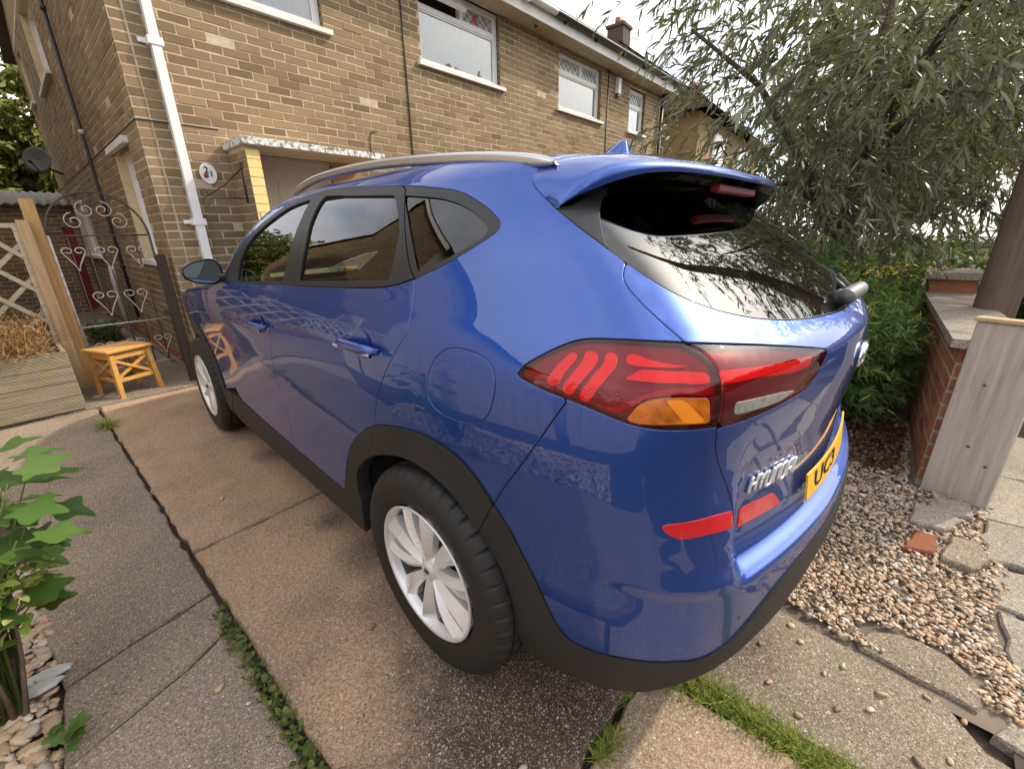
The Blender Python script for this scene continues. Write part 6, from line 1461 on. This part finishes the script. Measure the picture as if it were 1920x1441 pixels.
    for i, x in enumerate(xt):
        u = i/(nn-1)
        # joint line: first 35% climbs the seam, then runs across the roof
        if u < .35:
            v = u/.35*(len(ps)-1); a = int(min(v, len(ps)-2)); J = ps[a]*(1-(v-a))+ps[a+1]*(v-a)
        else:
            w_ = (u-.35)/.65; x_ = ps[-1][0]*(1-w_); tt = x_/ps[-1][0]; s_ = 1-tt*tt
            J = np.array([x_, ps[-1][1]+.05*s_, ps[-1][2]+.055*(1-abs(tt)**3)])
        Tp = np.array([x, f_(x)+.006, float(zt(abs(x)))]); Bp = np.array([x*.998, f_(x)-.002, float(zl(abs(x)))])
        if u < .12: q0 = 1-u/.12; Tp = Tp*(1-q0)+ps[0]*q0; Bp = Bp*(1-q0)+(ps[0]+np.array([-.001, -.004, -.002]))*q0
        col = [J]
        for k in range(1, 8):
            q = k/8.; m_ = J*(1-q)+Tp*q; m_[2] += .012*math.sin(math.pi*q)*(1 if u > .3 else u/.3); col.append(m_)
        col += [Tp, Tp*.75+Bp*.25+np.array([0, -.006, 0]), Tp*.3+Bp*.7+np.array([0, -.007, 0]), Bp]
        rows.append(col)
    ncol = len(rows[0]); full = rows+[[p*MIRR for p in r_] for r_ in rows[::-1][1:]]
    V = [tuple(p) for r_ in full for p in r_]; F = []
    for i in range(len(full)-1):
        for k in range(ncol-1): F.append((i*ncol+k, i*ncol+k+1, (i+1)*ncol+k+1, (i+1)*ncol+k))
    me = bpy.data.meshes.new('spoiler'); me.from_pydata(V, [], F); me.polygons.foreach_set('use_smooth', [True]*len(F)); me.update()
    sp = obj('spoiler', me, [paint], car)
    # underside
    V = []; F = []; m_ = 7
    for r_ in full:
        Bp = r_[-1]; x = Bp[0]; gz = 1.455-.05*max(0, (abs(x)-.4)/.28)
        pg, _ = PB([(-.92*math.atan2(Y0+.36, max(.001, abs(x))), gz)])
        gy = pg[0][1]+.06
        Gp = np.array([x*.985, gy, gz+.03]); q0 = min(1., max(0., (abs(x)-.60)/.07)); Gp = Gp*(1-q0)+(Bp+np.array([0, .012, 0]))*q0
        for k in range(m_):
            q = k/(m_-1); p = Bp*(1-q)+Gp*q; p[2] += .02*math.sin(math.pi*q)*max(0, min(1, (.64-abs(x))*8)); V.append(tuple(p))
    for i in range(len(full)-1):
        for k in range(m_-1): F.append((i*m_+k, i*m_+k+1, (i+1)*m_+k+1, (i+1)*m_+k))
    me = bpy.data.meshes.new('spoiler_underside'); me.from_pydata(V, [], F); me.polygons.foreach_set('use_smooth', [True]*len(F)); me.update()
    obj('spoiler_underside', me, [M['gloss_black']], sp)
    b = MB(); b.box(-.16, .16, -.478, -.452, 1.448, 1.470, bev=.004); b.build('brake_light', [M['brake_lens']], sp)
    # shark fin
    b = MB(); rows = []
    for k, q in enumerate(np.linspace(0, 1, 9)):
        z = 1.585+.062*q; y0_, y1_ = .095-.155*q**.8, -.105+.018*q
        w = .030*(1-q)**.7+.004
        rows.append([(0, y0_, z), (-w*.8, y0_*.6+y1_*.4, z), (-w, y0_*.2+y1_*.8, z), (-w*.7, y1_, z), (w*.7, y1_, z), (w, y0_*.2+y1_*.8, z), (w*.8, y0_*.6+y1_*.4, z)])
    V = [v for r_ in rows for v in r_]; Fc = [(i*7+k, i*7+(k+1) % 7, (i+1)*7+(k+1) % 7, (i+1)*7+k) for i in range(8) for k in range(7)]+[tuple(range(56, 63))]
    b.add(V, Fc, 0, smooth=True); b.build('roof_fin', [paint], car)
    # rear wiper: pivot cover, arm lying towards the right, blade
    b = MB()
    b.tube([(-.02, -.770, 1.160), (-.02, -.795, 1.176)], .026, 14, r1=.022)
    w = b.build('rear_wiper', [M['trim']], car)
    b = MB(); b.tube([(-.055, -.800, 1.176), (-.050, -.802, 1.178), (-.02, -.812, 1.187), (.02, -.818, 1.192), (.035, -.817, 1.192), (.040, -.815, 1.190)], .022, 14, r1=.017)
    b.build('wiper_cover', [simple('grey_wiper_cover', (.16, .155, .15), .45)], w)
    b = MB(); b.tube([(.03, -.810, 1.185), (.16, -.775, 1.185), (.34, -.725, 1.20)], .008, 8, r1=.006); b.tube([(.08, -.785, 1.178), (.50, -.665, 1.20)], .006, 6); b.build('wiper_blade', [M['trim']], w)
    # badge, lettering, plate
    def on_rear(x, z, o=.0):
        p, n = PB([(-.92*math.atan2(Y0+.8, abs(x)) if abs(x) > 1e-4 else SMIN, z)])
        for _ in range(6):
            s_ = -.92*math.atan2(Y0-p[0][1], abs(x)+1e-6); p, n = PB([(s_, z)])
        P_ = p[0].copy(); N_ = n[0].copy()
        if x > 0: P_[0] *= -1; N_[0] *= -1
        return Vector(P_+N_*o), Vector(N_)
    b = MB()
    for rx, rz, a0, a1 in ((.062, .031, 0, 2*math.pi),):
        pts = [on_rear(rx*math.cos(a), 1.022+rz*math.sin(a), .006)[0] for a in np.linspace(0, 2*math.pi, 33)]
        b.tube(pts, .0055, 8, caps=False)
    for xs in (((-.030, -.020), (-.012, .019)), ((.012, -.019), (.030, .020)), ((-.016, -.003), (.016, .003))):
        b.tube([on_rear(q[0], 1.022+q[1], .006)[0] for q in xs], .0055, 8)
    b.build('badge', [M['chrome']], car)
    def letters(name, txt, x0, x1, zc_, h, mats, o, ext, bold=.0, parent=car):
        cu = bpy.data.curves.new(name, 'FONT'); cu.body = txt; cu.size = 1; cu.extrude = 0; cu.offset = bold; cu.resolution_u = 2
        tmp = bpy.data.objects.new(name, cu); COL.objects.link(tmp); bpy.context.view_layer.update()
        me = bpy.data.meshes.new_from_object(tmp); bpy.data.objects.remove(tmp); bpy.data.curves.remove(cu)
        co = np.array([v.co[:] for v in me.vertices]); mn, mxx = co.min(0), co.max(0)
        bm = bmesh.new(); bm.from_mesh(me)
        r_ = bmesh.ops.extrude_face_region(bm, geom=bm.faces[:]); top = {v for v in r_['geom'] if isinstance(v, bmesh.types.BMVert)}
        for v in bm.verts:
            q = (v.co.x-mn[0])/(mxx[0]-mn[0]); x = x0+(x1-x0)*q; z = zc_+h*((v.co.y-mn[1])/(mxx[1]-mn[1])-.5)
            p, n = on_rear(x, z, o+(ext if v in top else 0)); v.co = p
        bmesh.ops.recalc_face_normals(bm, faces=bm.faces); bm.to_mesh(me); bm.free()
        return obj(name, me, mats, parent)
    GL = {'H': [[(0, 0), (0, 1)], [(1, 0), (1, 1)], [(0, .5), (1, .5)]], 'Y': [[(0, 1), (.5, .5), (1, 1)], [(.5, .5), (.5, 0)]], 'U': [[(0, 1), (0, .12), (.12, 0), (.88, 0), (1, .12), (1, 1)]], 'N': [[(0, 0), (0, .88), (.12, 1), (.88, 1), (1, .88), (1, 0)]],
          'D': [[(0, .0), (0, 1), (.8, 1), (1, .85), (1, .15), (.8, 0), (0, 0)]], 'A': [[(0, 0), (0, .75), (.3, 1), (1, 1), (1, 0)], [(0, .42), (1, .42)]], 'I': [[(.5, 0), (.5, 1)]]}
    xx = -.552
    for ch in 'HYUNDAI':
        b = MB(); wl_ = .023 if ch != 'I' else .006
        for st_ in GL[ch]:
            pts = []
            for (p0, p1) in zip(st_[:-1], st_[1:]):
                for k in range(5): pts.append((p0[0]+(p1[0]-p0[0])*k/5, p0[1]+(p1[1]-p0[1])*k/5))
            pts.append(st_[-1])
            b.tube([on_rear(xx+wl_*u, .826-.10*(xx+.56)+.044*(v-.5), .004)[0] for u, v in pts], .0036, 6)
        b.build('letter', [M['letter']], car); xx += wl_+.0105
    b = MB(); n_ = 12; V = []; 
    for i in range(n_+1):
        x = -.275+.55*i/n_
        for z, o in ((.676, .014), (.752, .014)): V.append(on_rear(x, z, o)[0])
    b.add(V, [(2*i, 2*i+1, 2*i+3, 2*i+2) for i in range(n_)], 0); po = b.build('number_plate', [M['plate']], car)
    md = po.modifiers.new('solidify', 'SOLIDIFY'); md.thickness = .005
    letters('plate_characters', 'UC3', -.225, -.02, .719, .054, [M['plate_text']], .0205, .001, .02, parent=po)
    # floor, wheel housings, seats, dashboard
    b = MB(); b.box(-.70, .70, -.50, 3.20, .24, .28); b.box(-.845, .845, .42, 2.05, .25, .98); b.box(-.62, .62, -.62, .45, .25, .80); b.box(-.62, .62, 2.0, 3.2, .3, .8)
    b.build('floor_pan', [M['gap']], car)
    for sg in (-1, 1):
        for yw, zw in ((0.02, .36), (2.67, .36)):
            b = MB(); n_ = 20; V = []; rr = .42
            for i in range(n_+1):
                a = R(-20)+R(220)*i/n_
                for x in (.55, .80): V.append((sg*x, yw+rr*math.cos(a), zw+rr*math.sin(a)))
            b.add(V, [(2*i, 2*i+1, 2*i+3, 2*i+2) for i in range(n_)]); b.build('wheel_housing', [M['gap']], car)
    for sx in (-.38, .38):
        s_ = empty('seat', parent=car)
        b = MB(); b.box(sx-.24, sx+.24, .95, 1.45, .55, .72, bev=.05)
        Mt = Matrix.Translation((sx, .93, .66)) @ Matrix.Rotation(R(14), 4, 'X'); b.box(-.24, .24, -.07, .07, 0, .60, M=Mt, bev=.05); b.build('seat_cushion', [M['interior']], s_)
        b = MB(); Mt = Matrix.Translation((sx, .79, 1.27)) @ Matrix.Rotation(R(10), 4, 'X'); b.box(-.13, .13, -.05, .05, 0, .19, M=Mt, bev=.04); b.build('headrest', [M['interior']], s_)
    b = MB(); b.box(-.66, .66, .30, .48, .6, 1.16, bev=.05); b.box(-.66, .66, .4, .85, .5, .7, bev=.04)
    for sx in (-.4, 0, .4): b.box(sx-.12, sx+.12, .30, .39, 1.14, 1.28, bev=.04)
    b.build('rear_seat', [M['interior']], car)
    b = MB(); b.box(-.80, .80, 1.62, 2.0, .7, 1.10, bev=.06); b.build('dashboard', [M['interior']], car)
    wheels(car)
    return car

def wheel_meshes():
    # tyre: revolved section with grooves and cross sipes
    prof = [(.218, .085), (.232, .100), (.262, .1085), (.295, .1105), (.318, .106), (.334, .094), (.343, .082), (.3475, .071), (.3475, .060), (.341, .059), (.341, .052), (.3495, .051), (.350, .024), (.343, .023), (.343, .016), (.3505, .015), (.3505, 0)]
    prof = prof+[(r_, -x) for r_, x in prof[::-1][1:]]
    n = 360; V = []; F = []
    for i in range(n):
        a = 2*math.pi*i/n
        for (r_, x) in prof:
            sipe = .006 if (r_ > .332 and ((abs(x) > .058 and i % 8 == (0 if x > 0 else 4)) or (abs(x) < .055 and i % 8 == 2))) else 0
            V.append(((r_-sipe)*math.cos(a), (r_-sipe)*math.sin(a), x))
    m = len(prof)
    for i in range(n):
        for k in range(m-1): F.append((i*m+k, i*m+k+1, ((i+1) % n)*m+k+1, ((i+1) % n)*m+k))
    # local axis z -> outward; turned later
    tyre = bpy.data.meshes.new('tyre'); tyre.from_pydata([(z, x, y) for x, y, z in V], [], F); tyre.polygons.foreach_set('use_smooth', [True]*len(F)); tyre.update()
    bm = bmesh.new(); bm.from_mesh(tyre); bmesh.ops.recalc_face_normals(bm, faces=bm.faces)
    for e in bm.edges:
        if len(e.link_faces) == 2 and e.calc_face_angle(0) > R(38): e.smooth = False
    bm.to_mesh(tyre); bm.free()
    # rim: barrel, lip and five paired spokes
    b = MB(); n = 64
    ring = [(.224, .100), (.2265, .106), (.2225, .1085), (.2165, .105), (.212, .092), (.208, .075)]
    V = [(x, r_*math.cos(2*math.pi*i/n), r_*math.sin(2*math.pi*i/n)) for i in range(n) for r_, x in ring]; m = len(ring)
    b.add(V, [(i*m+k, i*m+k+1, ((i+1) % n)*m+k+1, ((i+1) % n)*m+k) for i in range(n) for k in range(m-1)], 0, smooth=True)
    for s in range(5):
        a0 = R(90+12)+2*math.pi*s/5
        for sd in (-1, 1):
            # each arm: a folded plate from the hub to the rim, broad outside, with a sharp crease
            rows = []
            for q in np.linspace(0, 1, 9):
                r_ = .034+.186*q; ca = a0+sd*(R(15)*(1-q)**1.3+R(16)*q+R(5)*math.sin(math.pi*q))
                hw = (.014+.027*q**1.3)                       # half width
                x = .078+.012*q+.010*math.sin(math.pi*q)
                da = hw/r_
                cr = ca-sd*da*.35
                rows.append([(x-.026-.01*q, r_, ca-da*1.02), (x-.006, r_, ca-da), (x+.010, r_, cr), (x-.004-.012*q, r_, ca+da), (x-.030-.01*q, r_, ca+da*1.02)])
            V = [(x, r_*math.cos(a), r_*math.sin(a)) for rw in rows for x, r_, a in rw]
            b.add(V, [(i*5+k, i*5+k+1, (i+1)*5+k+1, (i+1)*5+k) for i in range(8) for k in range(4)], 0)
        # web between neighbouring pairs near the rim
    # hub boss
    rr = [(.0, .092), (.026, .092), (.029, .088), (.036, .086), (.062, .072), (.072, .045)]
    V = [(x, r_*math.cos(2*math.pi*i/40), r_*math.sin(2*math.pi*i/40)) for i in range(40) for r_, x in rr]; m = len(rr)
    b.add(V, [(i*m+k, i*m+k+1, ((i+1) % 40)*m+k+1, ((i+1) % 40)*m+k) for i in range(40) for k in range(m-1)], 0, smooth=True)
    rim = b.mesh('rim')
    bm = bmesh.new(); bm.from_mesh(rim); bmesh.ops.remove_doubles(bm, verts=bm.verts, dist=1e-5); bmesh.ops.recalc_face_normals(bm, faces=bm.faces); bm.to_mesh(rim); bm.free()
    b = MB()
    b.tube([(.055, 0, 0), (.074, 0, 0)], .0095, 6)
    nuts = b.mesh('wheel_nut')
    b = MB(); n = 64; ring = [(.208, .075), (.205, .06), (.195, 0), (.195, -.09), (.222, -.10)]; m = 5
    b.add([(x, r_*math.cos(2*math.pi*i/n), r_*math.sin(2*math.pi*i/n)) for i in range(n) for r_, x in ring], [(i*m+k, i*m+k+1, ((i+1) % n)*m+k+1, ((i+1) % n)*m+k) for i in range(n) for k in range(m-1)], 0, smooth=True); barrel = b.mesh('rim_barrel')
    b = MB(); V = [(.03, r_*math.cos(2*math.pi*i/48), r_*math.sin(2*math.pi*i/48)) for i in range(48) for r_ in (.05, .155)]
    b.add(V, [(2*i, 2*i+1, (2*i+3) % 96, (2*i+2) % 96) for i in range(48)]); b.box(.0, .05, .09, .16, -.06, .06, bev=.01); disc = b.mesh('brake_disc')
    b = MB(); V = [(-.02, .19*math.cos(2*math.pi*i/32), .19*math.sin(2*math.pi*i/32)) for i in range(32)]; b.add(V, [tuple(range(32))]); back = b.mesh('wheel_backing')
    b = MB(); pts = [(.0935, .013*math.cos(a), .0075*math.sin(a)) for a in np.linspace(0, 2*math.pi, 17)]; b.tube(pts, .0012, 5, caps=False)
    b.tube([(.0935, -.005, -.005), (.0935, -.002, .005)], .0013, 5); b.tube([(.0935, .002, -.005), (.0935, .005, .005)], .0013, 5); b.tube([(.0935, -.004, 0), (.0935, .004, 0)], .0013, 5)
    logo = b.mesh('hub_badge')
    return tyre, rim, nuts, disc, back, logo, barrel
def wheels(car):
    tyre, rim, nuts, disc, back, logo, barrel = wheel_meshes(); M['barrel'] = simple('rim_barrel_grey', (.10, .10, .10), .5, metal=.5)
    for me, mt in ((tyre, M['rubber']), (rim, M['alloy']), (nuts, M['silver']), (disc, M['silver']), (back, M['gap']), (logo, M['trim']), (barrel, M['barrel'])): me.materials.append(mt)
    for sg in (-1, 1):
        for y, spin in ((0, 0), (2.67, R(25))):
            w = empty('wheel', (sg*.812, y, .3475), parent=car); w.rotation_euler = (spin, 0, math.pi if sg < 0 else 0)
            for nm, me in (('tyre', tyre), ('rim', rim), ('brake_disc', disc), ('wheel_backing', back), ('hub_badge', logo), ('rim_barrel', barrel)): obj(nm, me, None, w)
            for s in range(5):
                a = R(90+12+36)+2*math.pi*s/5; obj('wheel_nut', nuts, None, w, loc=(0, .055*math.cos(a), .055*math.sin(a)))

car_materials()
M['lamp_red2'] = simple('lamp_red_dim', (.42, .006, .018), .3, coat=.4)
CAR = build_car('parked_car')
tag(CAR, 'blue sport utility car parked on the concrete drive, seen from its rear left corner', 'car')
# ---------------------------------------------------------------- things beyond the garden
pf = empty('picket_fence', (9.2, 1.2, 0), R(75), 'grey picket fence in the neighbouring front garden behind the willow', 'fence')
for k in range(16):
    b = MB(); x = k*.16; b.add([(x, 0, 0), (x+.11, 0, 0), (x+.11, 0, 1.35), (x+.055, 0, 1.42), (x, 0, 1.35), (x, .02, 0), (x+.11, .02, 0), (x+.11, .02, 1.35), (x+.055, .02, 1.42), (x, .02, 1.35)], [(0, 1, 2, 3, 4), (9, 8, 7, 6, 5), (0, 5, 6, 1), (1, 6, 7, 2), (2, 7, 8, 3), (3, 8, 9, 4), (4, 9, 5, 0)]); b.build('picket', [M['grey_wood']], pf)
for z in (.35, 1.1): b = MB(); b.box(0, 2.55, .021, .06, z, z+.08); b.build('rail', [M['grey_wood']], pf)
fl = stuff('flower_bed', [rosette(lambda r_, n: np.stack([6.2+.5*r_.random(n), .75+.4*r_.random(n), .45+.25*r_.random(n)], 1), 160, (.03, .06), .45, 61)], M['pink_flower'], 'pink flowers in the garden beyond the rear screen', 'flowers')
# far house with hipped roof and chimneys beyond the terrace
fh = empty('far_house', (13.4, 4.75, 0), R(6), 'brown tiled house with two chimneys beyond the end of the terrace', 'house')
b = MB(); b.box(-1.6, 7, 0, 5.2, 0, 4.4); b.build('wall', [M['brick']], fh)
b = MB(); V = [(-1.9, -.4, 4.4), (7.3, -.4, 4.4), (7.3, 5.6, 4.4), (-1.9, 5.6, 4.4), (-1.9, 2.6, 6.55), (7.3, 2.6, 6.55)]; b.add(V, [(0, 1, 5, 4), (2, 3, 4, 5), (3, 0, 4), (1, 2, 5)]); b.build('roof', [M['rooftile']], fh)
t = MB(); r_ = random.Random(3)
for j in range(13):
    for i in range(36):
        s0 = j*.27; x = -1.9+i*.26; f = lambda s_, o: (-.4+3.0*s_/3.69-.58*o, 4.4+2.15*s_/3.69+.81*o); a, c = f(s0, .04), f(s0+.30, .02); t.add([(x, *a), (x+.25, *a), (x+.25, *c), (x, *c)], [(0, 1, 2, 3)], 0, r_.random())
t.build('roof_tiles', [M['rooftile']], fh)['kind'] = 'stuff'
for x in (-1.7, 5.6):
    b = MB(); b.box(x, x+.5, 2.35, 2.85, 5.9, 6.85); b.box(x-.04, x+.54, 2.31, 2.89, 6.85, 6.92); ch = b.build('chimney', [M['rooftile']], fh)
    for dx_ in (.14, .36): b = MB(); b.tube([(x+dx_, 2.6, 6.92), (x+dx_, 2.6, 7.1)], .08, 10); b.build('chimney_pot', [M['red_brick_t']], ch)
for x0 in (.0, 3.4):
    b = MB(); b.box(x0, x0+1.5, -.03, .02, 2.9, 4.1); w_ = b.build('window', [M['upvc']], fh); b = MB(); b.box(x0+.08, x0+1.42, -.04, -.031, 2.98, 4.02); b.build('pane', [M['lead']], w_)
# rendered garden wall and pavement on the street side
ww = empty('rendered_wall', (0, 0, 0), 0, 'pale rendered garden wall across the front garden, seen through the willow leaves', 'wall')
b = MB(); Mt = Matrix.Translation((7.6, -2.6, 0)) @ Matrix.Rotation(R(78), 4, 'Z'); b.box(0, 3.6, -.1, .1, 0, 1.05, M=Mt); b.build('wall', [M['old_white']], ww); b = MB(); b.box(-.03, 3.63, -.14, .14, 1.052, 1.11, M=Mt); b.build('coping', [M['flag']], ww)
# trellis fence and neighbouring houses on the camera's side
for k in range(4):
    t_ = empty('trellis', (-2.70, -1.45+k*1.62, 0), R(90), 'trellis topped timber fence panel along the left boundary', 'fence', 'fence panels along the left boundary'); t_.location.y += 1.5
    trellis(t_, 1.5, .78, 1.45, .030, .16, M['grey_wood'])
    for i in range(12): b = MB(); b.box(-.125*(i+1)+.005, -.125*i, -.012, .012, .0, .775); b.build('board', [M['grey_wood']], t_)
nh = empty('neighbour_house', (-3.6, 3.8, 0), 0, 'brown brick neighbour house with its gable towards the drive, mirrored in the car windows', 'house')
nw = Wall((0, 0, 0), (0, 1, 0), (1, 0, 0)); nwin = [(1.2, 2.4, 1., 2.2), (5.4, 6.4, 1., 2.2), (3.4, 4.5, 3.5, 4.6)]
b = MB(); b.box(-7.4, -.012, 0, 8.0, 0, 5.05); V = [(-.012, 0, 5.05), (-.012, 8.0, 5.05), (-.012, 4.0, 8.2)]; b.add(V, [(0, 1, 2)]); b.build('wall', [M['mortar']], nh)
rr_ = [q for q in lay(0, 8.0, .1, 8.1, nwin) if min(q[0], 8.0-q[1]) > (q[3]-5.05)*4.0/3.2]
bricks_stuff('brickwork', nw, rr_, M['brick'], nh, seed=71)
for q in nwin: window(nh, nw, *q, inset=-.01, curtain=True)
b = MB(); V = [(.12, -.3, 4.9), (.12, 4.0, 8.35), (-7.6, 4.0, 8.35), (-7.6, -.3, 4.9), (.12, 8.3, 4.9), (-7.6, 8.3, 4.9)]; b.add(V, [(0, 1, 2, 3), (4, 5, 2, 1)]); o = b.build('roof', [M['rooftile']], nh); o.modifiers.new('solidify', 'SOLIDIFY').thickness = .12
b = MB()
for y0, z0, y1, z1 in ((-.3, 4.82, 4.0, 8.27), (4.0, 8.27, 8.3, 4.82)): b.add([(.13, y0, z0-.17), (.13, y1, z1-.17), (.13, y1, z1), (.13, y0, z0), (.10, y0, z0-.17), (.10, y1, z1-.17), (.10, y1, z1), (.10, y0, z0)], [(0, 1, 2, 3), (7, 6, 5, 4), (0, 4, 5, 1), (3, 2, 6, 7)])
b.build('bargeboard', [M['old_white']], nh)
tree('street_tree', (-4.6, 18.5, 0), 8.5, (1.9, 2.4, 3.2), 900, 73, M['far_leaf'], 'tall green tree behind the neighbour house on the left', (.12, .22), .3)
sh_ = empty('opposite_house', (-7, -15.5, 0), 0, 'row of brick houses with white windows on the far side of the street', 'house')
ow_ = Wall((0, 0, 0), (-1, 0, 0), (0, 1, 0)); b = MB(); b.box(-4, 26, -7, 0, 0, 4.9); b.build('wall', [M['brick']], sh_)
b = MB(); V = [(-4.3, .4, 4.8), (26.3, .4, 4.8), (26.3, -3.5, 7.4), (-4.3, -3.5, 7.4), (-4.3, -7.4, 4.8), (26.3, -7.4, 4.8)]; b.add(V, [(0, 1, 2, 3), (3, 2, 5, 4)]); b.build('roof', [M['rooftile']], sh_)
for i in range(7):
    for z in (.9, 3.2):
        b = MB(); x = -2.6+i*4.0; b.box(x, x+1.6, .0, .05, z, z+1.25); w_ = b.build('window', [M['upvc']], sh_); b = MB(); b.box(x+.08, x+1.52, .051, .06, z+.08, z+1.17); b.build('pane', [M['room']], w_)
# parked vehicles: copies of the car in other paint
def copy_car(src, loc, rz, paint, label):
    def rec(o, parent):
        c = o.copy(); COL.objects.link(c); c.parent = parent
        for s_ in c.material_slots:
            if s_.material == M['paint']: s_.link = 'OBJECT'; s_.material = paint
        for ch in o.children: rec(ch, c)
        return c
    r = rec(src, None); r.location = loc; r.rotation_euler = (0, 0, rz); r['label'] = label; r['group'] = 'cars parked near the houses'; return r
CAR['group'] = 'cars parked near the houses'
copy_car(CAR, (4.75, -2.72, 0), R(-90), M['black_paint'], 'black car parked beyond the garden wall, cut off by the right edge of the picture')
copy_car(CAR, (-3.9, -6.2, -.04), R(-88), M['paint'], 'blue car parked on the street, out of the picture, mirrored in the bumper')
